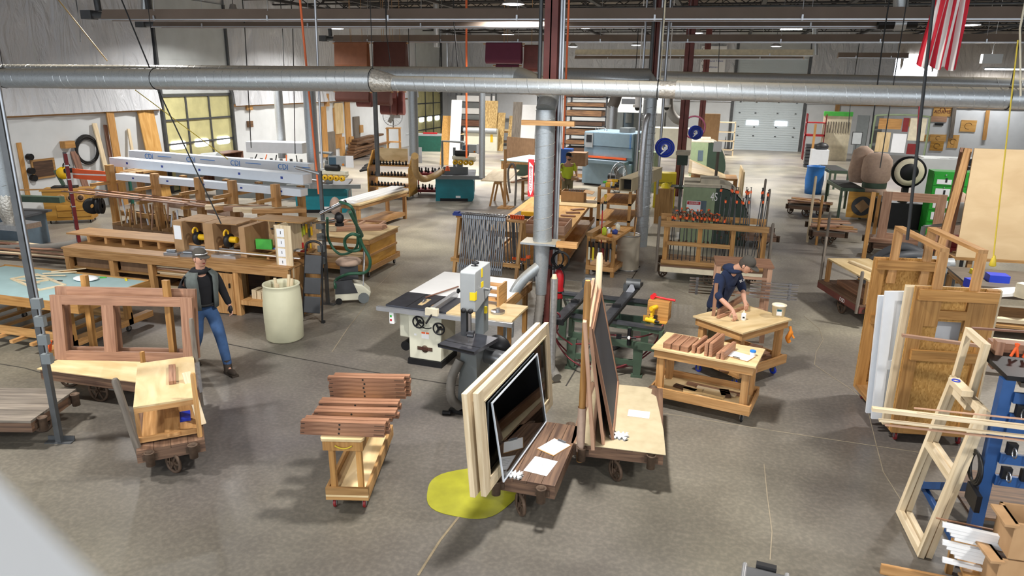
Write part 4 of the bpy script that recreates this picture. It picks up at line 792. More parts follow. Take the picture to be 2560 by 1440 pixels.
def headparts(par,c,fwd,up,hair_m,cap_m,cap=True,beard=None,s=1.0):
    """face features, ears, hair, cap round the head centre c"""
    f=V(fwd).normalized();u=V(up);u=(u-f*u.dot(f)).normalized();l=u.cross(f);c=V(c);M=Matrix(((f.x,l.x,u.x,c.x),(f.y,l.y,u.y,c.y),(f.z,l.z,u.z,c.z),(0,0,0,1))) @ Matrix.Scale(s,4)
    def P(name,fn,m,p=par,sy_=1.0,dz=0.0): b=MB();b.M=M @ Matrix.Translation((0,0,dz)) @ Matrix.Scale(sy_,4,(0,1,0));fn(b);return b.build(name,m,p)
    P('face',lambda b: b.ball((0.012,0,0.0),0.1,(0.93,0.76,1.14),18),'skin');P('jaw',lambda b: b.ball((0.035,0,-0.06),0.06,(0.95,0.9,0.85),14),'skin')
    P('nose',lambda b: b.ball((0.108,0,-0.012),0.017,(1.15,0.8,1.3),10),'skin')
    for sy in (1,-1):
        P('eye',lambda b: b.ball((0.089,0.032*sy,0.014),0.012,(0.6,1.2,0.7),10),'ink');P('ear',lambda b: b.ball((0.0,0.078*sy,-0.01),0.026,(0.8,0.4,1.2),10),'skin');P('eyebrow',lambda b: b.ball((0.096,0.033*sy,0.034),0.015,(0.4,1.2,0.3),8),hair_m)
    P('mouth',lambda b: b.ball((0.093,0,-0.052),0.02,(0.35,1.1,0.28),10),'red_dark' if not beard else 'skin')
    P('hair',lambda b: b.ball((-0.018,0,0.01),0.104,(0.93,0.8,1.0),16),hair_m)
    if beard: P('beard',lambda b: b.ball((0.045,0,-0.07),0.062,(0.95,1.0,0.85),14),beard)
    if cap:
        P('cap',lambda b: b.lathe([(0.102,0.03),(0.105,0.05),(0.1,0.09),(0.075,0.12),(0.03,0.135),(0.0,0.137)],(-0.002,0,-0.005),n=20),cap_m,par,0.84,0.014)
        def brim(b):
            pts=[(0.075,-0.078)]+[(0.095+0.095*math.cos(a),0.082*math.sin(a)) for a in [R(-80+16*k) for k in range(11)]]+[(0.075,0.078)];b.prism(pts,0.008,off=0.03)
        P('cap_brim',brim,cap_m,par,0.9,0.014)
# ---- man in grey vest walking (local x = forward)
o=V((-6.75,7.9,0));rz=R(-27)
t=thing('person','man in a grey vest, dark cap and blue jeans walking behind the mahogany frames','person',tuple(o),rz)
J={'pel': ((0,0,0.94),(0.15,0.115)),'belly': ((0.0,0,1.1),(0.155,0.12)),'chest': ((0.02,0,1.3),(0.17,0.12)),'neck': ((0.03,0,1.46),0.06),'hd0': ((0.05,0,1.53),0.065),'hd1': ((0.065,0,1.62),0.082),'hd2': ((0.06,0,1.69),0.06)}
E=[('pel','belly'),('belly','chest'),('chest','neck'),('neck','hd0'),('hd0','hd1'),('hd1','hd2')]
LEG={'l': [(0.02,0.1,0.86),(0.20,0.11,0.5),(0.37,0.1,0.1),(0.50,0.1,0.035)],'r': [(-0.02,-0.1,0.86),(-0.06,-0.1,0.5),(-0.36,-0.08,0.13),(-0.25,-0.08,0.03)]}
for sd,P_ in LEG.items():
    for k,r_ in zip(range(4),(0.09,0.062,0.042,0.035)): J['%s%d' % (sd,k)]=(P_[k],r_)
    E += [('pel',sd+'0'),(sd+'0',sd+'1'),(sd+'1',sd+'2'),(sd+'2',sd+'3')]
ARM={'L': [(0.02,0.19,1.38),(0.0,0.29,1.12),(0.10,0.33,0.90)],'R': [(0.02,-0.19,1.38),(-0.06,-0.28,1.12),(0.06,-0.28,0.9)]}
for sd,P_ in ARM.items():
    for k,r_ in zip(range(3),(0.06,0.045,0.03)): J['%s%d' % (sd,k)]=(P_[k],r_)
    E += [('chest',sd+'0'),(sd+'0',sd+'1'),(sd+'1',sd+'2')]
hand(J,E,'L2',(0.2,0.1,-1),(0,1,0),1,pre='a');hand(J,E,'R2',(0.3,0,-1),(0,-1,0),-1,pre='b')
skin('body',J,E,'skin',t)
def sub_(keys,add,over=None):
    return {k: (J[k][0],tuple(x+add for x in J[k][1]) if isinstance(J[k][1],tuple) else J[k][1]+add) for k in keys} | (over or {})
skin('hooded_shirt',sub_(['belly','chest','L0','L1','L2','R0','R1','R2'],0.016,{'pel': ((0,0,0.98),(0.155,0.12)),'nk': ((0.03,0,1.455),0.1)}),[('pel','belly'),('belly','chest'),('chest','nk'),('chest','L0'),('L0','L1'),('L1','L2'),('chest','R0'),('R0','R1'),('R1','R2')],'black_cloth',t,root='belly')
m=MB();n=24;rows=[(0.93,0.185,0.145),(1.1,0.19,0.15),(1.28,0.21,0.155),(1.38,0.215,0.14),(1.445,0.14,0.10)];vs=[]
for z,a_,b_ in rows:
    for k in range(n+1): an=R(28)+(2*PI-R(56))*k/n;vs.append((0.02+b_*math.cos(an),a_*math.sin(an),z))
fs=[(j*(n+1)+k,j*(n+1)+k+1,(j+1)*(n+1)+k+1,(j+1)*(n+1)+k) for j in range(len(rows)-1) for k in range(n)];m._add(vs,fs,[[(0,0)]*4]*len(fs),True)
vest=m.build('vest','vest',t);sm=vest.modifiers.new('solid','SOLIDIFY');sm.thickness=0.02;sm.offset=1
MB().ring((0.0,0,1.45),0.085,0.04,'Z',16,8).build('hood','black_cloth',t)
skin('jeans',sub_(['l0','l1','l2','r0','r1','r2'],0.02,{'pel': ((0,0,0.91),0.145),'w': ((0,0,1.0),0.14)}),[('w','pel'),('pel','l0'),('l0','l1'),('l1','l2'),('pel','r0'),('r0','r1'),('r1','r2')],'jeans',t,root='pel')
MB().ring((0,0,0.98),0.15,0.02,'Z',20,6).build('belt','black_rubber',t)
for nm,P_,a_ in (('l',LEG['l'],0.0),('r',LEG['r'],0.35)):
    b=P_[2];b_=MB();b_.M=Matrix.Translation((b[0],b[1],0.0 if nm=='l' else 0.012)) @ Matrix.Rotation(0.0 if nm=='l' else 0.25,4,'Y');b_.box(-0.07,0.2,-0.048,0.048,0,0.028).ball((0.09,0,0.045),0.05,(2.1,0.95,0.95),14).cyl((-0.01,0,0.03),(-0.03,0,0.2),0.058,0.056,14);b_.build('boot','boot',t)
headparts(t,(0.062,0,1.635),(1,0.1,-0.1),(0,0,1),'hair','cap_grey')
hc=V((0.062,0,1.635));b=MB();b.M=Matrix.Translation(hc+V((0,0,0.01)));b.ring((0.0,0,0.062),0.1,0.009,'Z',16,5,R(-55),R(55));b.build('cap_trim','rag',t)
for s_ in (1,-1): MB().ball((ARM['L' if s_>0 else 'R'][2][0]+0.012,ARM['L' if s_>0 else 'R'][2][1],0.84),0.05,(0.8,0.6,1.3),12).build('dark_glove','black_plastic',t)
# ---- man in navy bending over the bench (world joints)
def W(px,py,z): p=F(px,py,z);return p
hip=W(1792,762,0.92)+V((0,0.12,0));org=V((hip.x,hip.y,0));t=thing('person','man in a navy hooded sweatshirt and worn cap bending over the assembly bench','person',tuple(org))
def rel(px,py,z): return tuple(F(px,py,z)-org)
sh=V(rel(1812,700,1.30));dirf=V((0.86,-0.5,0)).normalized();lat=V((0.5,0.86,0))
hipr=V((0,0,0.92));chest=V((0,0,1.32))+dirf*0.14;neck=V((0,0,1.48))+dirf*0.23;hdc=V((0,0,1.57))+dirf*0.40
print('navy hip',org,'hd',org+hdc)
hL=V(rel(1866,768,0.93));hR=V(rel(1838,792,0.92));shL=chest+lat*0.20+V((0,0,0.06));shR=chest-lat*0.20+V((0,0,0.06))
def elbow(s_,h,out): d=h-s_;L=d.length;k=max(0.02,0.30**2-(L/2)**2)**0.5 if L<0.6 else 0.05;return s_+d*0.5+(V(out)-d.normalized()*V(out).dot(d.normalized())).normalized()*k
wL=hL-(hL-shL).normalized()*0.1;wR=hR-(hR-shR).normalized()*0.1
eL=elbow(shL,wL,lat*0.7+V((0,0,-0.7)));eR=elbow(shR,wR,lat*-0.7+V((0,0,-0.7)))
J={'pel': (hipr,0.13),'belly': (hipr.lerp(chest,0.45)+V((0,0,0.03)),0.145),'chest': (chest,0.155),'neck': (neck,0.062),'hd0': (neck.lerp(hdc,0.55),0.066),'hd1': (hdc,0.08),'hd2': (hdc+V((0,0,0.06)),0.06)}
E=[('pel','belly'),('belly','chest'),('chest','neck'),('neck','hd0'),('hd0','hd1'),('hd1','hd2')]
for nm,s1,e1,w1 in (('L',shL,eL,wL),('R',shR,eR,wR)):
    J[nm+'0']=(s1,0.062);J[nm+'1']=(e1,0.046);J[nm+'m']=(e1.lerp(w1,0.5),0.04);J[nm+'2']=(w1,0.03);E += [('chest',nm+'0'),(nm+'0',nm+'1'),(nm+'1',nm+'m'),(nm+'m',nm+'2')]
for nm,s_ in (('l',1),('r',-1)):
    b=lat*0.1*s_
    for k,(z,r_,f_) in enumerate(((0.84,0.095,0.0),(0.48,0.065,0.03),(0.1,0.045,-0.02),(0.035,0.036,0.1))): J['%s%d' % (nm,k)]=(b*(1+0.2*k)+dirf*f_+V((0,0,z)),r_)
    E += [('pel',nm+'0'),(nm+'0',nm+'1'),(nm+'1',nm+'2'),(nm+'2',nm+'3')]
hand(J,E,'L2',(hL-wL),(0,0,1),1,0.5,pre='a');hand(J,E,'R2',(hR-wR),(0,0,1),-1,0.5,pre='b')
skin('body',J,E,'skin',t)
G_=lambda keys,add: {k: (J[k][0],tuple(x+add for x in J[k][1]) if isinstance(J[k][1],tuple) else J[k][1]+add) for k in keys}
jj=G_(['pel','belly','chest','L0','L1','R0','R1'],0.022);jj['pel']=(hipr+V((0,0,-0.03)),0.158);jj['nk']=(neck-dirf*0.01,0.108);jj['hem']=(hipr-V((0,0,0.12)),0.165);jj['Lc']=(J['L1'][0].lerp(J['L2'][0],0.3),0.056);jj['Rc']=(J['R1'][0].lerp(J['R2'][0],0.3),0.056)
skin('sweatshirt',jj,[('hem','pel'),('pel','belly'),('belly','chest'),('chest','nk'),('chest','L0'),('L0','L1'),('L1','Lc'),('chest','R0'),('R0','R1'),('R1','Rc')],'navy_cloth',t,root='belly')
b=MB();b.ball(tuple(neck-dirf*0.08+V((0,0,0.0))),0.1,(1.1,1.2,0.6),14).ring(tuple(neck+V((0,0,-0.02))),0.09,0.032,'Z',16,8);b.build('hood','navy_cloth',t)
jj=G_(['l0','l1','l2','r0','r1','r2'],0.02);jj['pel']=(hipr-V((0,0,0.04)),0.135);jj['w']=(hipr+V((0,0,0.06)),0.12);skin('trousers',jj,[('w','pel'),('pel','l0'),('l0','l1'),('l1','l2'),('pel','r0'),('r0','r1'),('r1','r2')],'khaki',t,root='pel')
for s_ in (1,-1):
    c_=lat*0.13*s_;b=MB();b.M=Matrix.Translation(c_) @ Matrix.Rotation(math.atan2(dirf.y,dirf.x),4,'Z');b.box(-0.09,0.2,-0.048,0.048,0,0.028).ball((0.08,0,0.045),0.05,(2.1,0.95,0.95),14).cyl((-0.03,0,0.03),(-0.03,0,0.14),0.056,n=14);b.build('boot','boot',t)
headparts(t,hdc+V((0,0,0.0)),dirf+V((0.15,0,-0.75)),V((0,0,1))+dirf*0.7,'hair','cap_grey')
MB().cyl(tuple(hipr-lat*0.17+V((0,0,-0.06))),tuple(hipr-lat*0.19+V((0,0,-0.2))),0.045,n=10).build('tool_pouch','black_plastic',t);MB().c(hipr.x-lat.x*0.2,hipr.y-lat.y*0.2-0.03,0.68,0.07,0.05,0.07).build('tape_measure','tool_yellow',t)
tx=chest+dirf*0.17;text('EST. 19',0.045,t,'white_ink',tuple(tx+lat*0.1+V((0,0,-0.02))),(R(60),0,math.atan2(lat.y,lat.x)))
# ---- man in lime shirt far behind the column
hd=F(1421,388,1.68);org=V((hd.x,hd.y,0));t=thing('person','man in a bright lime shirt standing behind the maroon column, holding boards','person',tuple(org),R(-55))
J={'pel': ((0,0,0.93),(0.16,0.13)),'belly': ((0.03,0,1.1),(0.18,0.16)),'chest': ((0,0,1.32),(0.18,0.13)),'neck': ((0,0,1.47),0.06),'hd0': ((0.01,0,1.54),0.065),'hd1': ((0.02,0,1.62),0.08),'hd2': ((0.01,0,1.69),0.06)}
E=[('pel','belly'),('belly','chest'),('chest','neck'),('neck','hd0'),('hd0','hd1'),('hd1','hd2')]
for nm,s_ in (('l',1),('r',-1)):
    for k,(z,r_,x_) in enumerate(((0.84,0.095,0.0),(0.48,0.065,0.02),(0.1,0.045,-0.02),(0.035,0.036,0.1))): J['%s%d' % (nm,k)]=((x_,0.1*s_,z),r_)
    E += [('pel',nm+'0'),(nm+'0',nm+'1'),(nm+'1',nm+'2'),(nm+'2',nm+'3')]
    for k,(x_,y_,z,r_) in enumerate(((0.0,0.2,1.39,0.062),(-0.02,0.29,1.14,0.046),(0.16,0.27,0.97,0.03))): J['%s%s' % (nm.upper(),k)]=((x_,y_*s_,z),r_)
    n_=nm.upper();E += [('chest',n_+'0'),(n_+'0',n_+'1'),(n_+'1',n_+'2')]
hand(J,E,'L2',(0.8,-0.2,-0.4),(0,0,1),1,pre='a');hand(J,E,'R2',(0.8,0.2,-0.4),(0,0,1),-1,pre='b');skin('body',J,E,'skin',t)
jj=G_(['pel','belly','chest','L0','L1','R0','R1'],0.022);skin('shirt',jj,[('pel','belly'),('belly','chest'),('chest','L0'),('L0','L1'),('chest','R0'),('R0','R1')],'lime',t,root='belly')
jj=G_(['l0','l1','l2','r0','r1','r2'],0.02);jj['pel']=((0,0,0.88),(0.165,0.135));skin('trousers',jj,[('pel','l0'),('l0','l1'),('l1','l2'),('pel','r0'),('r0','r1'),('r1','r2')],'khaki',t,root='pel')
for s_ in (1,-1): b=MB();b.M=Matrix.Translation((0,0.11*s_,0));b.box(-0.09,0.2,-0.048,0.048,0,0.028).ball((0.08,0,0.045),0.05,(2.1,0.95,0.95),12).cyl((-0.03,0,0.03),(-0.03,0,0.14),0.056,n=12);b.build('boot','boot',t)
headparts(t,(0.02,0,1.635),(1,0.3,-0.2),(0,0,1),'hair','black_cloth',beard='hair')
p=F(1440,440,0.95);one('held_boards',MB().box(-0.1,0.1,0,0.5,-0.05,0.05),'cardboard','short brown boards held by the man in lime','board',loc=(org.x+0.28,org.y-0.3,0.95),rz=R(10))
# ================================================================== CENTRE MACHINES
# ---- cabinet table saw
o,rz=F(1025,908),R(-3);t=thing('table_saw','cream cabinet table saw with black cast top and long white extension','table saw',tuple(o),rz);SW,SD=0.50,0.52
MB().box(-0.02,SW+0.02,-0.02,SD+0.02,0,0.09).build('base_plinth','black_metal',t);cab=MB().hexa([(0,0,0.09),(SW,0,0.09),(SW,SD,0.09),(0,SD,0.09),(-0.01,0,0.8),(SW+0.02,0,0.8),(SW+0.02,SD,0.8),(-0.01,SD,0.8)]).build('cabinet','machine_cream',t,bevel=0.012)
MB().box(-0.22,-0.012,0.12,0.5,0.35,0.80).build('motor_cover','machine_cream',t,bevel=0.02);MB().cyl((-0.12,0.1,0.22),(-0.12,0.36,0.22),0.075).build('motor','black_metal',t)
MB().box(-0.34,0.62,-0.05,0.64,0.845,0.885).build('saw_table','saw_table',t);MB().box(-0.02,-0.005,-0.05,0.64,0.8851,0.887).box(0.28,0.295,-0.05,0.64,0.8851,0.887).build('table_slot','black_metal',t);MB().prism([(0.10,0.1),(0.17,0.1),(0.18,0.2),(0.17,0.4),(0.10,0.4),(0.09,0.2)],0.003,off=0.8855).build('throat_plate','plywood',t)
bl_=MB();bl_.lathe([(0.0,-0.001),(0.075,-0.001),(0.075,0.001),(0,0.001)],(0.135,0.25,0.87),'X',20);bl_.build('saw_blade','steel',t)
MB().box(-0.46,1.62,-0.12,-0.06,0.80,0.86).build('fence_rail','aluminium',t);MB().box(0.62,1.60,-0.06,0.66,0.85,0.88).build('side_table','plywood',t);MB().box(-0.34,1.2,0.66,2.0,0.83,0.87).build('outfeed_table','white_board',t);MB().box(1.2,1.24,0.66,2.0,0.72,0.87).box(-0.34,1.2,1.96,2.0,0.72,0.829).build('outfeed_apron','pine_old',t)
MB().box(0.40,0.47,-0.10,0.72,0.888,0.95).build('fence','aluminium',t);MB().box(0.34,0.53,-0.155,-0.1,0.84,0.94).build('fence_head','ivory',t);MB().beam((0.44,-0.14,0.86),(0.40,-0.26,0.75),0.02,0.02).build('fence_handle','black_plastic',t)
for x,nm in ((0.18,'front'),(0.5,'side')):
    h=MB().ring((x if nm=='front' else SW+0.0,-0.055,0.68 if nm=='front' else 0.62),0.085,0.012,'Y',24,6)
    for k in range(3): a=2*PI*k/3;c0=V((x if nm=='front' else SW+0.0,-0.055,0.68 if nm=='front' else 0.62));h.beam(c0,c0+V((0.085*math.cos(a),0,0.085*math.sin(a))),0.03,0.012,(0,1,0))
    h.cyl(tuple(c0),tuple(c0+V((0,0.055,0))),0.025,n=10);h.build('handwheel','black_metal',t)
MB().ring((0.28,-0.003,0.74),0.16,0.008,'Y',16,5,R(215),R(300)).build('tilt_slot','black_metal',t)
sb=MB().box(-0.26,-0.19,-0.1,-0.02,0.62,0.80).build('switch_box','white_board',t);MB().box(-0.25,-0.22,-0.103,-0.1,0.66,0.69).build('stop_button','red',sb);MB().box(-0.25,-0.22,-0.103,-0.1,0.72,0.75).build('start_button','green_cabinet',sb)
bd=MB().lathe([(0,-0.006),(0.055,-0.006),(0.055,0.0),(0,0.0)],(0.25,0,0.26),'Y',24).box(0.13,0.37,-0.006,0.0,0.235,0.29).build('name_badge','rust_iron',t);text('GRIZZLY',0.05,bd,'maroon_steel',(0.25,-0.007,0.262),(PI/2,0,0))
lb=MB().box(0.2,0.32,-0.003,0,0.42,0.52).build('warning_label','white_board',t);MB().box(0.2,0.26,-0.004,-0.003,0.495,0.52).box(0.27,0.32,-0.004,-0.003,0.495,0.52).build('label_heading','orange',lb);MB().box(0.08,0.12,-0.002,0,0.45,0.48).build('small_label','white_board',t)
MB().beam((1.55,-0.02,0),(1.55,-0.02,0.8),0.05,0.05).build('leg','pine_orange',t);MB().beam((1.15,1.9,0),(1.15,1.9,0.72),0.07,0.07).build('leg','pine_orange',t);MB().beam((-0.25,1.9,0),(-0.25,1.9,0.72),0.07,0.07).build('leg','pine_orange',t);MB().beam((1.15,0.72,0),(1.15,0.72,0.72),0.07,0.07).build('leg','pine_orange',t)
q=loc2w(o,rz,0.32,0.1,0.887);one('push_stick',MB().prism([(0,0),(0.05,0),(0.09,0.16),(0.06,0.3),(0.02,0.3),(0.05,0.17)],0.018),'pine','pale wooden push stick lying beside the saw fence','push stick',loc=tuple(q),rz=R(-6))
q=loc2w(o,rz,0.05,0.45,0.889);one('wood_strip',MB().box(0,0.02,0,0.75,0,0.015),'walnut_strip','thin brown strip across the white outfeed table','strip',loc=tuple(q),rz=R(-20))
q=loc2w(o,rz,0.86,0.45,0.881);t2=thing('stair_jig','pine box jig with stepped shelves standing behind the band saw','jig',tuple(q),R(-3));MB().box(0,0.03,0,0.35,0,0.42).build('side_panel','pine_old',t2);MB().box(0.33,0.36,0,0.35,0,0.3).build('side_panel','pine_old',t2)
for k in range(3): MB().box(0.03,0.33,0.05+0.08*k,0.2+0.06*k,0.06+0.09*k,0.085+0.09*k).build('step','pine',t2)
q=loc2w(o,rz,1.3,0.2,0.881);one('saw_blade_stack',MB().cyl((0,0,0),(0,0,0.03),0.1,n=20).cyl((0,0,0.03),(0,0,0.07),0.03,n=10),'steel','round steel hub lying at the right end of the saw table','saw blade',loc=tuple(q))
# ---- band saw (narrow front face, long side to the right)
o,rz=V((-2.84,7.62,0)),R(-1)
t=thing('band_saw','grey band saw with tall rectangular upper wheel box in front of the table saw','band saw',tuple(o),rz)
MB().hexa([(-0.06,0.05,0),(0.22,0.05,0),(0.22,0.55,0),(-0.06,0.55,0),(-0.0,0.05,0.84),(0.2,0.05,0.84),(0.2,0.55,0.84),(-0.0,0.55,0.84)]).build('lower_cabinet','machine_dark',t)
b=MB();b.M=Matrix.Rotation(R(-12),4,'Z');b.prism([(-0.22,-0.14),(0.30,-0.14),(0.30,0.42),(-0.22,0.42)],0.045,off=0.90).build('saw_table','saw_table',t);b=MB();b.M=Matrix.Rotation(R(-12),4,'Z');b.box(-0.22,0.30,-0.145,-0.14,0.92,0.945).box(-0.22,0.30,0.0,0.012,0.945,0.947).build('table_slot','black_metal',t)
MB().box(0.02,0.2,0.0,0.3,0.84,0.9).build('trunnion','cast_iron',t)
MB().box(0.06,0.17,0.40,0.58,0.946,1.44).build('neck','machine_dark',t)
MB().prism([(0.03,1.36),(0.08,1.34),(0.6,1.44),(0.6,1.83),(0.58,1.85),(0.05,1.85),(0.03,1.83)],0.19,'YZ',0.0).build('upper_wheel_box','machine_grey',t,bevel=0.01)
MB().lathe([(0,0.0),(0.045,0),(0.045,0.02),(0.02,0.025),(0.012,0.0)],(0.09,0.32,1.88)).cyl((0.09,0.32,1.84),(0.09,0.32,1.89),0.012,n=8).build('tension_knob','black_plastic',t)
for c_,ax in (((-0.01,0.1,1.58),'X'),((0.06,0.02,1.38),'Y'),((0.15,0.02,1.38),'Y')): MB().lathe([(0,-0.05),(0.03,-0.05),(0.032,-0.03),(0.012,-0.025),(0.012,0.02)],c_,ax,12).build('knob','black_plastic',t)
MB().cyl((0.19,0.36,1.56),(0.27,0.36,1.56),0.02,n=10).cyl((0.27,0.32,1.56),(0.27,0.40,1.56),0.012,n=8).build('clamp_handle','steel',t)
for y0,y1,z0,z1 in ((0.03,0.09,1.50,1.60),(0.24,0.33,1.60,1.67),(0.25,0.30,1.73,1.84)): MB().box(0.19,0.193,y0,y1,z0,z1).build('warning_sticker','sticker_yellow',t)
MB().box(0.125,0.19,0.027,0.03,1.50,1.60).build('warning_sticker','sticker_yellow',t);MB().box(0.17,0.2,0.42,0.46,1.22,1.3).build('switch','sticker_yellow',t)
MB().box(0.0,0.07,0.05,0.13,1.03,1.36).build('blade_guard','dark_grey',t);MB().box(0.085,0.09,0.08,0.083,0.945,1.38).build('blade','steel',t);MB().box(0.07,0.16,0.05,0.12,1.06,1.09).cyl((0.08,0.06,1.04),(0.16,0.06,1.04),0.022,n=10).build('blade_guide','cast_iron',t);MB().box(0.09,0.12,0.07,0.1,1.09,1.38).build('guide_post','steel',t)
MB().cyl((0.22,0.38,0.68),(0.55,0.3,0.68),0.10,n=18).lathe([(0,0),(0.1,0),(0.085,0.06),(0,0.07)],(0.55,0.3,0.68),'X',18).build('motor','steel',t);MB().lathe([(0,0),(0.17,0),(0.17,0.03),(0,0.03)],(0.32,0.52,0.74),'Y',24).build('pulley','black_metal',t)
p=[V((0.0,0.02,0.72)),V((-0.08,-0.06,0.5)),V((-0.08,-0.08,0.25)),V((-0.0,-0.0,0.1))];pp=spl(p,14);MB().tube(pp,[0.055+0.006*(i % 2) for i in range(len(pp))],12).build('dust_hose','hose_grey',t);MB().box(-0.14,0.3,-0.03,0.04,0.02,0.06).cyl((-0.2,-0.08,0.03),(-0.1,-0.06,0.03),0.03,n=10).build('foot_bracket','black_metal',t)
stake(V((-2.02,6.98,0)),R(16),0,0,0.35,0.78,'short octagonal stake with shiny film wrap behind the window sashes',0.04,'pine_orange',wrap=(0.1,0.62,'tape_silver'))
stake(V((-1.98,8.95,0)),R(16),0,0,0.0,1.55,'birch like taped stake with a knob of tape by the duct',0.04,'pale_wood',wrap=(0.1,1.5,'tape_silver'))
# ---- fire extinguisher and hose coils on the column
q=GY(1398,705,CY0-0.25);t=thing('fire_extinguisher','red fire extinguisher hanging on the maroon column','fire extinguisher',(q.x+0.0,CY0-0.25,q.z-0.27));MB().lathe([(0,0),(0.07,0.0),(0.078,0.02),(0.078,0.40),(0.06,0.46),(0.025,0.49),(0.02,0.52),(0,0.52)],n=20).build('cylinder','red',t)
MB().box(-0.015,0.06,-0.01,0.01,0.52,0.56).build('valve_handle','black_metal',t);MB().lathe([(0.08,0.1),(0.082,0.1),(0.082,0.13),(0.08,0.13)],n=20).build('band','black_metal',t);MB().tube(spl([(0.03,-0.03,0.52),(0.09,-0.05,0.4),(0.085,-0.05,0.2)],6),0.01,8).build('hose','black_rubber',t)
for k,(px,py,r_,l) in enumerate(((1383,645,0.17,'black hose coil hanging left on the column'),(1402,650,0.14,'black hose coil hanging right below the pine block'))):
    q=GY(px,py,CY0-0.3);m=MB()
    for j in range(6): m.ring((0.008*(j % 3),0.012*j,0.01*(j % 2)),r_-0.008*(j % 3),0.007,'Y',26,6)
    one('hose_coil',m,'black_rubber',l,'hose coil','hose coils on the column',loc=(q.x,CY0-0.36,q.z))
# sign on the duct
a=GY(1334,400,DY-0.1);b=GY(1330,494,DY-0.1);t=thing('wall_sign','narrow red and white vertical FIRE EXTINGUISHER arrow sign beside the big duct','sign',(DX-0.2,DY-0.02,b.z));hh=a.z-b.z
MB().box(-0.045,0.045,0,0.012,0,hh).build('board','red_bright',t);MB().prism([(-0.03,0.1),(-0.03,hh-0.04),(0.03,hh-0.1),(0.03,0.1),(0.05-0.05,0.02)],0.003,'XZ',-0.003).build('arrow','white_ink',t);text('EXTINGUISHER',0.055,t,'ink_red',(0,-0.005,hh/2),(PI/2,-PI/2,0));text('FIRE',0.03,t,'ink_red',(0,-0.005,hh-0.13),(PI/2,0,0))
# ---- pipe clamp A-frame rack
o=F(1130,705);b=F(1275,722);rz=math.atan2(b.y-o.y,b.x-o.x)
t=thing('clamp_rack','pine A frame rack hung full of steel pipe clamps behind the band saw','clamp rack',tuple(o),rz);LR=1.42;HR=1.30
for x in (0,LR-0.06): MB().beam((x+0.03,0,0),(x+0.03,0.33,HR),0.06,0.08,(0,1,0)).build('leg','pine_old',t);MB().beam((x+0.03,0.75,0),(x+0.03,0.42,HR),0.06,0.08,(0,1,0)).build('leg','pine_old',t)
MB().box(-0.03,LR+0.03,0.28,0.47,HR,HR+0.05).build('top_beam','pine',t);MB().box(-0.06,LR+0.03,0.07,0.11,0.42,0.5).box(-0.06,0.0,0.11,0.64,0.42,0.5).build('cross_rail','pine_old',t);MB().box(-0.05,LR+0.03,-0.0,0.04,0.08,0.15).build('cross_rail','pine_old',t)
def pipe_clamp(m='clamp_steel',L=1.1,col='clamp_steel'):
    tt=thing('pipe_clamp','','clamp',(0,0,0),0,'pipe clamps on the pine A frame rack');MB().cyl((0,0,-L),(0,0,0.02),0.016,n=7).build('pipe',m,tt)
    MB().c(0,-0.01,0.0,0.032,0.06,0.07).beam((0,0.03,0.05),(0,-0.09,0.09),0.016,0.016).cyl((-0.02,-0.09,0.09),(0.02,-0.09,0.09),0.01,n=6).build('screw_head',col,tt);MB().c(0,-0.015,-L+0.1 if L>1 else -L+0.05,0.032,0.055,0.05).build('sliding_jaw',col,tt);return tt
pc=pipe_clamp();po=pipe_clamp(L=0.95,col='orange');nn=22
for i in range(nn):
    x=0.16+0.92*i/(nn-1);p=loc2w(o,rz,x,0.22,HR+0.02);lab='front steel pipe clamp, number %d from the left on the A frame rack' % (i+1)
    c=pc if i==0 else dup(pc,(0,0,0));c.location=p;c.rotation_euler=(R(-11)+random.uniform(-0.01,0.01),0,rz);c['label']=lab
for i in range(16):
    x=0.14+1.15*i/15;p=loc2w(o,rz,x,0.52,HR+0.02);c=dup(pc,tuple(p));c.rotation_euler=(R(9),0,rz+PI*0);c['label']='rear steel pipe clamp, number %d from the left, A frame back side' % (i+1)
for i in range(6):
    x=1.14+0.05*i;p=loc2w(o,rz,x,0.43,HR+0.06);c=po if i==0 else dup(po,(0,0,0));c.location=p;c.rotation_euler=(R(9),0,rz);c['label']='orange headed pipe clamp, number %d from the left at the right end of the rack' % (i+1)
for i in range(4):
    p=loc2w(o,rz,LR+0.14+0.03*(i % 2),0.25,0.95-0.32*(i//2));tt=thing('bar_clamp','orange headed bar clamp hanging at the right side of the rack, %s' % ('upper left','upper right','lower left','lower right')[i],'clamp',tuple(p),rz,'bar clamps at the side of the A frame rack');MB().cyl((0,0,-0.5),(0,0,0.05),0.011,n=6).build('bar','clamp_steel',tt);MB().c(0,-0.02,-0.02,0.04,0.09,0.06).build('head','orange',tt)
p=loc2w(o,rz,0.02,0.3,HR+0.07);one('clamp_pads',MB().c(0,0,-0.02,0.2,0.14,0.05).c(-0.03,0,0.03,0.1,0.12,0.03),'ink_navy','dark blue clamp heads lying at the left end of the rack','clamp',loc=tuple(p),rz=rz)
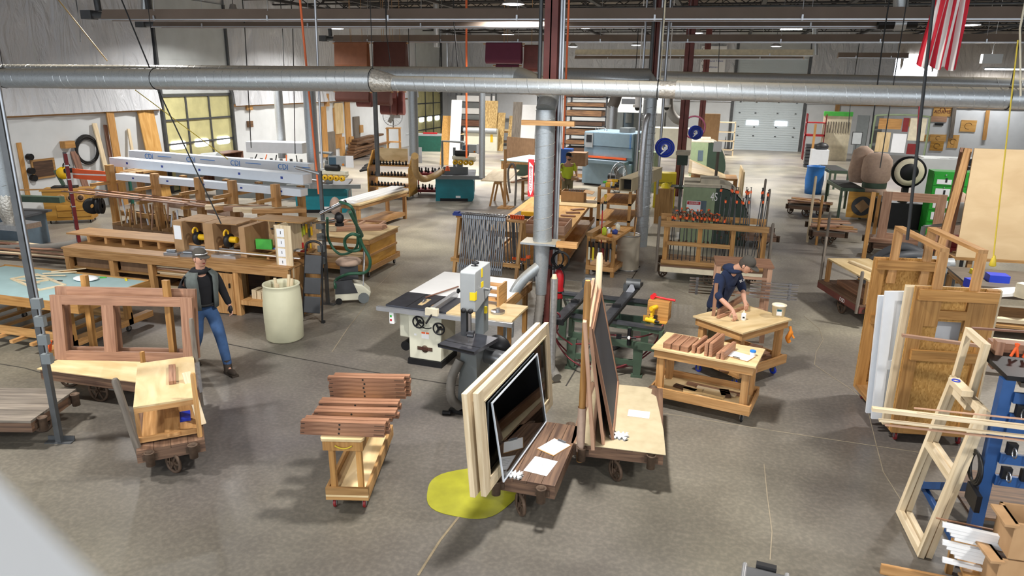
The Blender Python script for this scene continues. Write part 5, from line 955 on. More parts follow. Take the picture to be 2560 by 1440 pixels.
# ---- green clamp press (carrier) machine
mo,mr=V((-2.35,9.35,0)),R(-8)
t=thing('clamping_machine','dark green cast machine with two long black slide rails and red air hoses','machine',(-1.9,9.05,0),R(2))
def gp(px,py,z): return F(px,py,z)-V((-1.9,9.05,0))
def gl(px,py,z): p=gp(px,py,z);c,s=math.cos(-R(2)),math.sin(-R(2));return V((c*p.x-s*p.y,s*p.x+c*p.y,p.z))
zt=0.80
A1,A2=gl(1480,738,zt),gl(1612,752,zt);B1,B2=gl(1468,790,zt),gl(1655,815,zt)
for nm,(a,b) in (('rear',(gl(1400,728,zt),gl(1625,752,zt))),('front',(gl(1430,785,zt),gl(1655,818,zt)))):
    MB().beam(a-V((0,0,0.02)),b-V((0,0,0.02)),0.09,0.04).build('bed_rail','cast_iron',t);
    d=b-a;n=5;mm=MB();mm.beam(a-V((0,0,0.07)),b-V((0,0,0.07)),0.05,0.06).beam(a-V((0,0,0.32)),b-V((0,0,0.32)),0.05,0.10)
    for k in range(4): p=a.lerp(b,k/3);mm.beam(p-V((0,0,0.33)),p-V((0,0,0.05)),0.12,0.05,d.normalized())
    mm.build('cast_side','army_green' if nm=='front' else 'dark_green',t)
for p in (gl(1432,790,zt),gl(1600,808,zt),gl(1410,730,zt),gl(1618,752,zt)):
    MB().hexa([(p.x-0.05,p.y-0.04,0.0),(p.x+0.05,p.y-0.04,0.0),(p.x+0.05,p.y+0.04,0.0),(p.x-0.05,p.y+0.04,0.0),(p.x-0.07,p.y-0.04,0.46),(p.x+0.07,p.y-0.04,0.46),(p.x+0.07,p.y+0.04,0.46),(p.x-0.07,p.y+0.04,0.46)]).c(p.x,p.y,0,0.16,0.12,0.03).build('leg','army_green',t)
a=gl(1432,790,zt);b=gl(1600,808,zt);MB().beam((a.x,a.y,0.2),(b.x,b.y,0.2),0.05,0.08).build('brace','army_green',t)
MB().beam(gl(1432,790,0.5)-V((0,0,0.05)),gl(1410,730,0.5)-V((0,0,0.05)),0.05,0.12).beam(gl(1655,818,0.6)-V((0,0,0.05)),gl(1625,752,0.6)-V((0,0,0.05)),0.05,0.2).build('end_frame','army_green',t)
for i,(a,b) in enumerate(((gl(1392,805,zt+0.06),gl(1490,705,zt+0.06)),(gl(1497,822,zt+0.06),gl(1592,712,zt+0.06)))):
    d=(b-a);s=MB().beam(a,b,0.16,0.035).build('slide_rail','cast_iron',t);sd=d.cross(V((0,0,1))).normalized();MB().beam(a+sd*0.09+V((0,0,0.03)),b+sd*0.09+V((0,0,0.03)),0.03,0.045).build('rail_edge','black_metal',s);MB().beam(a-d.normalized()*0.02,a+d.normalized()*0.02,0.2,0.07).build('end_stop','black_metal',s)
    c=a.lerp(b,0.42);MB().c(c.x,c.y,c.z,0.12,0.08,0.06).cyl((c.x,c.y,c.z+0.05),(c.x-0.15,c.y-0.05,c.z+0.05),0.008,n=6).build('clamp_dog','black_metal',t)
    c=a.lerp(b,0.86)+V((0,0,0.10));MB().cyl(tuple(c-V((0.1,0,0))),tuple(c+V((0.12,0,0))),0.085,n=18).c(c.x-0.1,c.y-0.06,c.z-0.09,0.07,0.14,0.1).build('motor','grey_steel',t);MB().hexa([(c.x-0.09,c.y-0.2,c.z-0.09),(c.x+0.07,c.y-0.2,c.z-0.09),(c.x+0.06,c.y-0.1,c.z-0.09),(c.x-0.06,c.y-0.1,c.z-0.09),(c.x-0.02,c.y-0.14,c.z+0.03),(c.x+0.02,c.y-0.14,c.z+0.03),(c.x+0.02,c.y-0.1,c.z+0.03),(c.x-0.02,c.y-0.1,c.z+0.03)]).build('motor_bracket','cast_iron',t)
p=gl(1573,842,0.62);MB().cyl(tuple(p-V((0,0,0.12))),tuple(p+V((0,0,0.12))),0.028,n=10).cyl(tuple(p-V((0.12,0.03,0))),tuple(p+V((0.1,-0.03,0))),0.014,n=8).c(p.x-0.14,p.y-0.03,p.z-0.03,0.07,0.05,0.06).build('air_regulator','black_metal',t);MB().cyl(tuple(p+V((0,-0.03,0))),tuple(p+V((0,-0.045,0))),0.022,n=12).build('gauge','white_board',t)
for pts in (((1385,775,.9),(1378,800,.75),(1395,860,.35),(1435,905,.15),(1500,925,.12),(1580,905,.2),(1635,860,.5),(1655,815,.8)),((1400,800,.7),(1385,835,.5),(1420,880,.2),(1490,915,.06),(1570,915,.1),(1640,870,.35)),((1575,845,.62),(1610,840,.6),(1640,830,.7),(1658,812,.8)),((1560,842,.62),(1520,838,.6),(1478,858,.55),(1440,860,.5)),((1375,775,1.0),(1400,790,.9),(1392,830,.6),(1430,862,.4))):
    MB().tube(spl([gl(*q) for q in pts],6),0.012,7).build('red_air_hose','hose_red',t)
m=MB()
for k in range(5): m.ring((0.03*k,0.02*k,0.012+0.012*k),0.16-0.01*k,0.011,'Z',24,5)
p=F(1520,868);one('hose_coil',m,'black_rubber','black hose coil lying on the floor under the green clamping machine','hose coil',loc=(p.x,p.y,0.0))
p=gl(1488,775,0.6);q=F(1486,780,0.62);t2=thing('parts_tray','green tray with a yellow box inside the clamping machine','tray',(q.x,q.y,0.60));MB().box(-0.12,0.12,-0.08,-0.07,0,0.08).box(-0.12,0.12,0.07,0.08,0,0.08).box(-0.12,-0.11,-0.07,0.07,0,0.08).box(0.11,0.12,-0.07,0.07,0,0.08).box(-0.11,0.11,-0.07,0.07,0,0.01).build('body','light_green',t2);MB().c(0.03,0,0.012,0.12,0.08,0.07).build('yellow_box','tool_yellow',t2)
q=F(1620,800,.76);t=thing('tool_caddy_box','brown plywood box holding yellow drills at the right end of the clamping machine','box',(q.x-0.02,q.y,.78),R(-8));MB().box(0,0.30,0,0.2,0,0.27).build('body','pine_orange',t);MB().box(-0.03,0.12,-0.1,-0.085,0.0,0.08).box(-0.03,0.3,-0.1,0.0,-0.012,0.0).build('front_tray','ochre_ply',t)
def drill(loc,rz,label,tilt=0.0,ly=False,name='cordless_drill'):
    tt=thing(name,label,'drill',tuple(loc),rz,'yellow power tools');b=MB();b.cyl((-0.08,0,0.17),(0.06,0,0.17),0.034,n=12).beam((-0.03,0,0.15),(-0.045,0,0.04),0.036,0.045,(1,0,0));b.build('body','tool_yellow',tt);MB().cyl((0.06,0,0.17),(0.12,0,0.17),0.022,0.012,12).build('chuck','black_metal',tt);MB().c(-0.04,0,0,0.11,0.07,0.045).build('battery','black_plastic',tt);tt.rotation_euler=(tilt,0,rz);return tt
drill((q.x+0.08,q.y-0.05,0.80),R(60),'yellow drill standing in the front tray of the brown box');tt=drill((q.x+0.12,q.y-0.06,0.83),R(-20),'black and yellow screw gun lying on the front tray of the brown box',R(90))
p=F(1648,745,1.05);t=thing('mallet','red dead blow mallet lying on top of the brown plywood box','mallet',(q.x+0.16,q.y+0.1,1.085),R(-12));MB().cyl((-0.12,-0.05,0),(-0.12,0.05,0),0.034,n=16).build('head','red_bright',t);MB().tube([(-0.1,0,0),(0.05,0,-0.01),(0.2,0,-0.015)],[0.014,0.014,0.017],10).build('handle','red_bright',t)
# ---- rubber mat, pine tool stand, fibre drum, reel
a,b,c=F(1408,690),F(1462,700),F(1465,640);one('floor_mat',MB().box(-0.6,0.5,-0.5,1.1,0,0.012),'hose_grey','ribbed grey rubber mat on the floor by the column','mat',loc=(a.x+0.2,a.y+0.2,0))
o,rz,L,D=QF((1468,590),(1534,597),(1572,540),0.85);L=0.62
t=thing('tool_stand','pine stand hung with clamps and caulk guns beside the fibre drum','stand',tuple(o),rz);D=1.5;MB().box(0,L,0,D,0.80,0.85).build('tabletop','pine_orange',t);legs4(t,0.0,L,0.0,D,0,0.8,0.07,'pine_orange')
MB().box(0,L,-0.02,0,0.12,0.22).box(L,L+0.02,0,D,0.12,0.22).box(0.02,L-0.02,0.0,D,0.2,0.22).build('shelf','pine',t);MB().box(0.02,L-0.02,0.1,0.12,0.35,0.7).build('back_panel','cardboard_dark',t);MB().box(-0.02,0.12,0.0,D+0.3,0.85,0.93).build('long_board','pine_old',t)
for i,(x,m_,l) in enumerate(((0.03,'machine_cream','cream'),(0.12,'yellow','yellow'),(0.24,'steel','grey'),(0.33,'red_dark','red'),(0.42,'black_metal','black'),(0.5,'steel','silver'))):
    p=loc2w(o,rz,x+0.04,-0.035,0.35);tt=thing('caulk_gun','%s caulk gun hanging on the front of the pine tool stand' % l,'caulk gun',tuple(p),rz,'tools hanging on the pine tool stand');MB().cyl((0,0,0),(0,0,0.28),0.024,n=10).build('tube',m_,tt);MB().beam((0,0,0.28),(0,0,0.40),0.03,0.03).beam((0,0,0.33),(0.03,0,0.26),0.012,0.02).build('handle','black_metal',tt)
for i,(x,y,r_,h,m_,l) in enumerate(((0.28,0.3,0.05,0.17,'lime','lime green cup'),(0.38,0.32,0.03,0.14,'paper','white spray bottle'),(0.46,0.5,0.06,0.1,'ink_navy','navy tub'),(0.25,0.75,0.07,0.08,'steel','grey tin'),(0.42,0.85,0.05,0.16,'machine_cream','cream canister'),(0.2,0.45,0.045,0.14,'army_green','dark green tin'),(0.45,0.15,0.05,0.07,'glove','tan jar'))):
    p=loc2w(o,rz,x,y,0.85);one('container',MB().lathe([(0,0),(r_,0),(r_*1.05,h*0.8),(r_*0.6,h*0.9),(r_*0.5,h),(0,h)],n=14),m_,l+' on the pine tool stand','container','containers on the pine tool stand',loc=tuple(p))
p=F(1500,680);t=thing('broom','red handled broom with black head leaning on the pine tool stand','broom',(p.x,p.y,0));MB().cyl((0,0,0.1),(-0.03,0.1,1.35),0.013,n=8).build('handle','red',t);MB().cyl((-0.03,0.1,1.35),(-0.035,0.105,1.5),0.015,n=8).build('grip','black_rubber',t);MB().c(0,0,0,0.35,0.08,0.1).build('head','black_plastic',t)
p=F(1566,676);t=thing('fibre_drum','tan fibre drum with a metal rim beside the pine tool stand','drum',tuple(p+V((0,0.12,0))));MB().lathe([(0.24,0),(0.25,0.02),(0.25,0.78),(0.235,0.78),(0.235,0.05),(0,0.05)],n=28).build('body','drum_fiber',t);MB().ring((0,0,0.79),0.25,0.012,'Z',28,6).build('rim','steel',t);MB().ring((0,0,0.02),0.25,0.012,'Z',28,6).build('rim','steel',t)
MB().cyl((0.05,0.1,0.1),(0.12,0.2,1.15),0.012,n=8).build('stick','pine',t)
# ---- clamp cart
o,rz=V((-1.0,14.65,0)),R(1);factory_cart('old cream framed platform cart loaded with the wooden clamp rack',o,rz,2.05,1.0,0.38,frame_m='ivory')
t=thing('clamp_rack','pine clamp rack frame standing on the cream cart, crowded with orange headed bar clamps','clamp rack',(o.x,o.y+0.05,0.38),rz)
for x in (0.02,0.7,1.35,1.95): MB().box(x,x+0.09,0.05,0.14,0,0.86).build('post','pine_orange',t);MB().box(x,x+0.09,0.8,0.88,0,0.86).build('post','pine_old',t)
MB().box(-0.1,2.06,0.0,0.05,0.8,0.92).build('top_rail','pine_old',t);MB().box(-0.1,2.06,0.88,0.93,0.8,0.92).build('top_rail','pine_old',t);MB().box(0,2.05,0.0,0.05,0.0,0.1).box(0,2.05,0.0,0.9,0.0,0.03).build('bottom_rail','pine_old',t);MB().box(0.1,1.35,0.02,0.05,0.42,0.5).build('middle_rail','pine_old',t)
def bar_clamp(L):
    tt=thing('bar_clamp','','clamp',(0,0,0),0,'bar clamps standing in the rack on the cream cart');MB().box(-0.008,0.008,-0.012,0.012,0,L).build('bar','grey_steel',tt);MB().c(0,-0.04,L-0.06,0.03,0.12,0.05).build('head','orange',tt);MB().c(0,-0.03,L*0.4,0.03,0.09,0.045).build('jaw','rust_iron',tt);MB().cyl((0,-0.08,L-0.16),(0,-0.08,L+0.06),0.007,n=6).c(0,-0.08,L+0.05,0.03,0.012,0.012).build('screw','black_metal',tt);return tt
protos={};rr_=random.Random(4)
for i in range(30):
    L=0.95 if i<14 else (1.55 if i % 3 else 1.35);
    if i<14: x=0.16+0.085*i
    else: x=1.1+0.058*(i-14)
    k=L;
    if k not in protos: c=protos[k]=bar_clamp(L)
    else: c=dup(protos[k],(0,0,0))
    c.location=loc2w(o,rz,x,0.30+0.22*rr_.random(),0.42);c.rotation_euler=(R(-4+8*rr_.random()),R(3-6*rr_.random()),rz+R(rr_.uniform(-20,20)))
    c['label']='%s bar clamp in the cream cart rack, number %d from the left of %s ones' % ('short' if i<14 else 'tall',(i if i<14 else i-14)+1,'short' if i<14 else 'tall')
sm=[]
for i in range(26):
    if i==0:
        c=thing('hand_clamp','','clamp',(0,0,0),0,'small clamps heaped over the rack on the cream cart');MB().ring((0,0,0),0.05,0.009,'Y',12,5,R(-60),R(240)).build('frame','rust_iron',c);MB().cyl((0,0,-0.07),(0,0,0.08),0.006,n=6).build('screw','steel',c);MB().c(0,0,0.05,0.045,0.03,0.02).build('pad','orange',c);hc0=c
    else: c=dup(hc0,(0,0,0))
    c.location=loc2w(o,rz,0.25+0.9*(i % 13)/13+0.02*rr_.random(),0.45+0.12*(i//13),1.36+0.12*rr_.random()-0.08*(i//13));c.rotation_euler=(rr_.uniform(-.5,.5),rr_.uniform(-.5,.5),rr_.uniform(0,6));c['label']='small clamp in the heap above the left half of the cream cart rack';c['group']='small clamps heaped over the rack on the cream cart'
for k,(x,h) in enumerate(((-0.08,1.3),(2.12,1.3))): stake(o,rz,x,0.05,0.22,h*0.9,('left','right')[k]+' grey stake at the front of the cream clamp cart',0.03,'grey_wood')
# mahogany cabinet frame with clamps behind the man in navy
p=F(1755,880);t=thing('open_cabinet','reddish open cabinet frame behind the man in navy, bristling with silver clamps','cabinet',(0.1,11.45,0),R(4));
for x,y in ((-0.0,0),(0.78,0),(0,0.45),(0.78,0.45)): MB().box(x,x+0.07,y,y+0.07,0,1.25).build('post','mahogany_pale',t)
MB().box(-0.02,0.87,-0.02,0.54,1.25,1.28).build('top','mahogany',t);
for z in (0.3,0.55,0.8,1.05): MB().box(0.07,0.78,0.0,0.03,z,z+0.04).build('cross_rail','mahogany_pale',t)
for i in range(12):
    z=0.78+0.05*(i % 6);s_=1 if i >= 6 else -1;p=loc2w((0.1,11.45,0),R(4),0.02 if s_<0 else 0.83,-0.04-0.03*(i % 2),z)
    if i==0: bc0=c=thing('aluminium_bar_clamp','','clamp',tuple(p),R(4),'silver bar clamps across the reddish cabinet frame');MB().box(-0.42,0.3,-0.008,0.008,-0.01,0.01).build('bar','chrome',c);MB().c(-0.3,-0.01,-0.02,0.04,0.05,0.04).build('head','steel',c)
    else: c=dup(bc0,tuple(p),R(4)+(0 if s_<0 else PI))
    c['label']='silver bar clamp, %s side of the reddish cabinet frame, %s from bottom' % ('left' if s_<0 else 'right',('lowest','second','third','fourth','fifth','sixth')[i % 6])
# ================================================================== LEFT SIDE
# ---- teal topped assembly table
o=V((-11.6,7.6,0));t=thing('assembly_table','big pine table with a worn teal top behind the mahogany frames','table',tuple(o),0);L,D=2.95,1.32
MB().box(0,L,0,D,0.83,0.85).build('tabletop','table_teal',t);MB().box(-0.03,L+0.03,-0.03,0,0.72,0.86).box(-0.03,L+0.03,D,D+0.03,0.72,0.87).box(-0.03,0,0,D,0.72,0.86).box(L,L+0.03,0,D,0.72,0.86).build('apron','pine_orange',t)
legs4(t,0.3,L-0.3,0.08,D-0.08,0.12,0.83,0.09,'pine_orange');MB().box(0.0,L-0.3,0.072,0.114,0.2,0.32).build('rail','pine_old',t);MB().box(0.0,L-0.3,D-0.114,D-0.072,0.2,0.32).build('rail','pine_old',t)
for k in range(7): MB().box(0.15+0.38*k,0.22+0.38*k,-0.12,D+0.1,0.155,0.2).build('slat','pine',t)
MB().box(L-0.42,L-0.30,-0.3,D+0.35,0.12,0.22).build('skid_foot','pine',t)
for x in (0.4,L-0.36):
    for y in (0.1,D-0.15): caster(t,x,y,0.05,'black_rubber',0.12)
def tt_(px,py,z=0.851): return F(px,py,z)
p=tt_(100,708);t=thing('strip_assembly','thin pale frame of strips lying on the teal table','frame assembly',tuple(p),R(-20));b=MB();b.box(-0.6,0.45,-0.2,-0.16,0,0.02).box(-0.6,0.45,0.16,0.2,0,0.02).box(0.41,0.45,-0.16,0.16,0,0.02).box(-0.6,-0.56,-0.16,0.16,0,0.02).box(-0.1,-0.06,-0.16,0.16,0,0.02);b.build('strips','pale_wood',t)
for k in range(5): p=tt_(40+22*k,700-5*k,0.872);one('wood_strip',MB().box(0,0.5,0,0.03,0,0.012),'pale_wood','loose pale strip in the scatter at the left of the teal table','strip','loose strips on the teal table',loc=tuple(p),rz=R(-5+12*k))
p=tt_(215,700);b=MB();b.ball((0,0,0.03),0.18,(1.2,0.8,0.18),14);one('plastic_bag',b,'paper','clear bag of white parts with a pink label on the teal table','bag',loc=tuple(p));p=tt_(212,694,0.889);one('bag_label',MB().c(0,0,0,0.2,0.08,0.004),'red_bright','pink red card on the clear bag of parts','card',loc=tuple(p),rz=0.3)
p=tt_(315,700);one('utility_knife',MB().c(0,0,0,0.12,0.03,0.02),'yellow','small yellow green tool lying at the right of the teal table','tool',loc=tuple(p),rz=R(-40));p=tt_(258,695);one('green_tool',MB().c(0,0,0,0.1,0.02,0.02),'green_case','small green handled tool on the teal table','tool',loc=tuple(p),rz=R(20));p=tt_(147,703);one('marker_pen',MB().cyl((-.06,0,.008),(.06,0,.008),0.008,n=8),'black_plastic','dark marker pen lying on the teal table','pen',loc=tuple(p),rz=R(15))
p=F(20,752,0.62);one('hanging_clamps',MB().c(0,0,0,0.22,0.1,0.08),'glove','orange clamps hung under the front edge of the teal table','clamp',loc=(p.x,7.48,0.62));p=F(182,860,0.1);one('red_clamp',MB().beam((0,0,0),(0.05,0,0.16),0.05,0.04),'orange','bright orange red clamp on the table foot behind the mahogany frame','clamp',loc=(-8.95,7.28,0.22))
# ---- long miter bench
o=V((-11.52,10.02,0));L,D,H=4.72,1.0,0.95
t=thing('miter_bench','very long pine bench with open lumber bays running behind the man in the vest','workbench',tuple(o),R(0.5));MB().box(-0.03,L+0.03,-0.03,D,H-0.03,H).build('worktop','pine',t);MB().box(0,L,-0.02,0.03,H-0.17,H-0.03).build('front_rail','pine',t)
for x in (0,1.0,1.85,2.75,3.1,3.62,4.6): MB().box(x,x+0.1,-0.01,0.09,0,H-0.17).build('post','pine',t);MB().box(x,x+0.1,D-0.1,D,0,H-0.03).build('post','pine_old',t)
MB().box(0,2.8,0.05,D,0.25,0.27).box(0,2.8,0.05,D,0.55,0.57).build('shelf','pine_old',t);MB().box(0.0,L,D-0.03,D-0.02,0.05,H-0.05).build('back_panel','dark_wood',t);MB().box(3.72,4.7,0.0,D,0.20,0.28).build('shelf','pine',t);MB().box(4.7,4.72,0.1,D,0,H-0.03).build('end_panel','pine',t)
d_=MB().box(3.12,3.62,-0.03,-0.012,0.02,H-0.2).build('door','pine',t);MB().c(3.56,-0.045,0.5,0.02,0.03,0.08).build('handle','black_metal',d_);MB().box(0,0.02,0.1,D,0.0,H-0.05).build('end_panel','pine_old',t)
r1=MB().box(-0.35,L-1.6,0.42,0.95,H+0.13,H+0.16).build('upper_ledge','pine',t)
for k in range(8): MB().box(0.1+0.4*k,0.16+0.4*k,0.45,0.9,H,H+0.13).build('ledge_block','pine',t)
MB().box(3.1,L-0.02,0.35,0.42,H+0.06,H+0.1).box(3.1,L-0.02,0.62,0.95,H+0.1,H+0.12).build('upper_ledge','pine_old',t)
for k in range(4): MB().box(3.2+0.42*k,3.25+0.42*k,0.4,0.9,H,H+0.1).build('ledge_block','pine',t)
def mb(x,y,z=0): return loc2w(o,R(0.5),x,y,z)
rr=random.Random(3);nm=0
for bay,(x0,x1) in enumerate(((0.12,0.98),(1.12,1.83),(1.97,2.73))):
    for lv,z in enumerate((0.02,0.27,0.57)):
        for k in range(3):
            nm += 1;dk=bay<2;p=mb(x0+0.01,0.12+0.22*k,z+0.001);one('stored_board',MB().box(0,x1-x0-0.02,0,0.2,0,0.035 if not dk else 0.17),'cardboard_dark' if dk else ('pale_wood','pine','walnut_strip')[k],'%s board on the %s shelf, %s bay of long bench' % (('front','middle','rear')[k],('floor','lower','upper')[lv],('first','second','third')[bay]),'board','boards stored in the long bench',loc=tuple(p),rz=R(0.5))
for k in range(7): p=mb(2.0+rr.uniform(0,.05),0.1,0.60+0.035*k);one('lumber_strip',MB().box(-0.2,0.72,0,0.08+0.01*k,0,0.025),('pale_wood','pine','mahogany_pale')[k % 3],'strip number %d from the bottom in the third bay of the bench' % (k+1),'strip','pale strips in the third bay',loc=tuple(p),rz=R(rr.uniform(-4,4)))
for k in range(6): p=mb(3.85+0.1*k,0.15,0.281);one('trim_bundle',MB().box(0,0.085,0,0.6,0,0.16-0.02*(k % 2)),'pale_wood' if k<4 else 'walnut_strip','bundle of short trim pieces, number %d from the left on the bench end shelf' % (k+1),'trim bundle','trim bundles under the long bench',loc=tuple(p),rz=R(0.5))
# miter saw in cardboard hoods, ruler, blades
def miter_saw(x,y,z,label,rz=0.0):
    p=mb(x,y,z);tt=thing('miter_saw',label,'miter saw',tuple(p),R(0.5)+rz,'yellow miter saws');MB().c(0,0,0,0.5,0.28,0.05).cyl((0,0,0.05),(0,0,0.07),0.14,n=20).box(-0.28,0.28,0.08,0.1,0.05,0.12).build('base','aluminium',tt)
    MB().lathe([(0,-0.03),(0.125,-0.03),(0.13,0),(0.125,0.03),(0,0.03)],(0,0.06,0.28),'X',22).build('blade_guard','black_plastic',tt);MB().cyl((0.03,0.06,0.3),(0.17,0.06,0.3),0.055,n=14).build('motor','tool_yellow',tt);MB().ring((0.02,-0.03,0.42),0.06,0.018,'X',16,6,R(-20),R(200)).build('handle','tool_yellow',tt);MB().beam((0,0.12,0.08),(0,0.1,0.3),0.06,0.05).build('arm','machine_dark',tt);return tt
miter_saw(2.66,0.34,H+0.0,'yellow and black miter saw inside the first cardboard hood');miter_saw(3.3,0.34,H+0.0,'yellow miter saw inside the second cardboard hood, right of the first')
def hood(x,w_,label,paper_=False):
    p=mb(x,0.3,H+0.002);tt=thing('cardboard_hood',label,'box',tuple(p),R(0.5),'cardboard dust hoods');MB().box(0,0.2,0,0.7,0,0.58).box(0.2,w_,0.5,0.7,0,0.58).box(0.2,w_,0.1,0.5,0.56,0.58).build('body','cardboard',tt)
    if paper_: MB().box(0.02,0.17,-0.004,0,0.25,0.5).build('instruction_sheet','paper',tt)
    return tt
hood(2.22,0.62,'cardboard dust hood with a printed white sheet around the first miter saw',True);hood(2.86,0.62,'cardboard dust hood around the second miter saw');p=mb(3.55,0.35,H+0.0);one('cardboard_divider',MB().box(0,0.12,0,0.7,0,0.55),'cardboard','tall cardboard panel left of the tool board','cardboard',loc=tuple(p),rz=R(0.5))
p=mb(2.75,0.2,H+0.125);one('long_ruler',MB().box(0,2.1,0,0.035,0,0.012),'white_ink','long thin white straightedge sticking out past the bench end','ruler',loc=tuple(p),rz=R(-1));
for k in range(2): p=mb(2.3+0.35*k,0.14,H+0.001);one('power_tool',MB().c(0,0,0,0.26,0.16,0.05).cyl((-.1,0,.07),(.06,0.0,.07),.03,n=10),'steel',('left','right')[k]+' silver and yellow tool base on the front of the long bench','tool',loc=tuple(p),rz=R(10))
# tool board
p=mb(3.72,0.98,H+0.02);t=thing('tool_board','plywood back board hung with hand tools above the long bench','tool board',tuple(p),R(0.5));MB().box(0,1.02,0,0.02,0,0.62).build('board','mdf',t);MB().box(0,1.02,-0.5,-0.0,0.64,0.66).build('upper_shelf','pine_old',t)
kinds=['orange','orange','rail_white','hose_grey','steel','grey_steel','pine_old','steel','lime','lime','lime','tool_yellow','army_green','tool_yellow'];kn=['orange knife','second orange knife','white handled scraper','long grey chisel','steel hammer','dark hammer','wooden mallet','steel square','lime snips','second lime snips','lime pliers','yellow chisel','green screwdriver','second yellow chisel']
for k in range(14):
    q=mb(3.98+0.05*k,0.93,H+0.34+0.04*((k*7) % 3));tt=thing('hand_tool',kn[k]+' hanging on the tool board','hand tool',tuple(q),0,'tools hanging on the tool board');MB().box(-0.014,0.014,0,0.02,-0.02,0.14).build('handle',kinds[k],tt);MB().box(-0.008 if k not in (4,5,6) else -0.045,0.008 if k not in (4,5,6) else 0.045,0,0.02,0.14,0.22 if k not in (4,5,6) else 0.18).build('tool_end','steel',tt)
for k in range(10):
    q=mb(3.9+0.08*k,0.9,H+0.13);one('screwdriver',MB().cyl((0,0,0),(0,0,0.09),0.015,n=8).cyl((0,0,-0.08),(0,0,0),0.005,n=6),('black_plastic','tool_yellow','ink_navy','red_bright')[k % 4],'screwdriver number %d from the left in the lower row of the tool board' % (k+1),'screwdriver','screwdrivers on the tool board',loc=tuple(q))
q=mb(3.75,0.55,H+0.121);one('green_case',MB().c(0.12,0.05,0,0.3,0.05,0.18),'green_case','bright green plastic case standing on the bench left of the tools','case',loc=tuple(q),rz=R(8))
for k in range(8): q=mb(4.02+0.085*k,0.68,H+0.121);one('small_packet',MB().c(0,0,0,0.07,0.13,0.02+0.006*(k % 3)),('blue','paper','rag','ink_blue','orange','steel','paper','red_dark')[k],'%s packet number %d from the left on the bench before the tool board' % (('blue','white','grey','sky blue','orange','silver','white','dark red')[k],k+1),'packet','packets under the tool board',loc=tuple(q),rz=R(-60+9*k))
q=mb(4.42,0.12,0.74);t=thing('notice_board','pale board with five white notes at the right end of the long bench','notice board',tuple(q),R(0.5));MB().box(0,0.02,0,0.8,0,0.88).build('board','pale_wood',t)
MB().box(-0.0,0.32,0.0,0.018,0.0,0.9).build('front_board','pale_wood',t)
for k in range(5): s_=MB().box(0.05,0.19,-0.004,0,0.70-0.17*k,0.84-0.17*k).build('note','paper',t);MB().box(0.12,0.13,-0.006,-0.004,0.75-0.17*k,0.80-0.17*k).build('digit','ink',s_)
drill(mb(4.15,0.6,H+0.66),R(200),'yellow nail gun hung head down above the tool board',R(160))
# ---- lumber rack behind
o=V((-12.9,12.55,0));rz=R(-7.5);t=thing('lumber_rack','tall pine lumber rack behind the long bench carrying white wrapped bundles','rack',tuple(o),rz);X=(0.0,1.35,2.6,3.5,4.6)
for k,x in enumerate(X):
    MB().box(x,x+0.13,0,0.13,0,2.12 if k==0 else 2.02).build('post','pine_orange' if k==0 else 'pine',t);MB().box(x,x+0.13,0.75,0.85,0,1.9).build('post','pine_old',t)
    for z in (1.5,1.78): MB().box(x+0.02,x+0.09,-0.42,0.8,z-0.07,z-0.01).build('arm','pine_old',t)
MB().box(-0.05,4.73,0.13,0.2,1.0,1.1).build('rail','pine_old',t)
def rk(x,y,z=0): return loc2w(o,rz,x,y,z)
def bundle(a,b,w_,h_,label,m='rail_white',marks=5,big=False):
    A=V(a);B=V(b);d=B-A;ln=d.length;tt=thing('wrapped_bundle',label,'wrapped bundle',tuple(A),math.atan2(d.y,d.x),'white wrapped bundles on the rack');MB().box(0,ln,0,w_,0,h_).build('wrapping',m,tt)
    for k in range(marks):
        x=ln*(k+0.5)/marks
        if big: text('CDI',0.17,tt,'ink_blue',(x,-0.003,h_*0.5),(PI/2,0,0));MB().box(x+0.3,x+0.75,-0.003,0,h_*0.6,h_*0.66).build('printed_line','ink_blue',tt)
        else: MB().box(x,x+0.06,-0.003,0,h_*0.4,h_*0.65).build('printed_mark','ink_navy',tt);MB().box(x+0.065,x+0.13,-0.003,0,h_*0.45,h_*0.5).build('printed_line','rag',tt)
    MB().box(ln-0.015,ln+0.004,0.01,w_-0.01,0.01,h_-0.01).build('end_cap','white_board',tt);return tt
bundle(F(275,415,2.02),F(758,462,2.02),0.26,0.19,'long white wrapped bundle on the top arms, front, with small blue marks');bundle(F(300,402,2.03)+V((0,.3,0)),F(752,440,2.03)+V((0,.3,0)),0.2,0.22,'white bundle with big blue letters behind the top front one',big=True,marks=4)
bundle(F(290,450,1.80),F(752,492,1.80),0.22,0.14,'white wrapped bundle below the top pair');
a=F(745,445,2.0);one('alu_tube',MB().cyl((0,0,0),(0.75,-0.2,-0.02),0.03,n=10),'aluminium','short aluminium tube sticking out at the right end of the rack','tube',loc=tuple(a))
for k,(y,z,m,l,L2,x0) in enumerate(((-0.45,1.53,'walnut_strip','front',4.2,-0.9),(-0.35,1.55,'mahogany_pale','second',3.9,-0.5),(-0.25,1.53,'walnut_strip','third',3.2,-0.3),(-0.1,1.55,'mahogany','rear',3.6,-0.6))): one('long_strip',MB().box(0,L2,0,0.07,0,0.02),m,l+' of the long reddish brown strips lying on the middle rack arms','strip','long strips on the rack',loc=tuple(rk(x0,y,z)),rz=rz)
for k in range(9): q=rk(3.3+0.22*k,-0.4+0.02*k,1.2 if k>5 else 1.5);one('lumber_piece',MB().box(0,0.14,0,1.0,0,0.08),('pale_wood','pine','mahogany','pale_wood','army_green')[k % 4],'squared lumber piece, number %d from the left in the short stack on the rack' % (k+1),'lumber','short lumber on the right of the rack',loc=tuple(q),rz=rz+R(-55 if k<6 else -60))
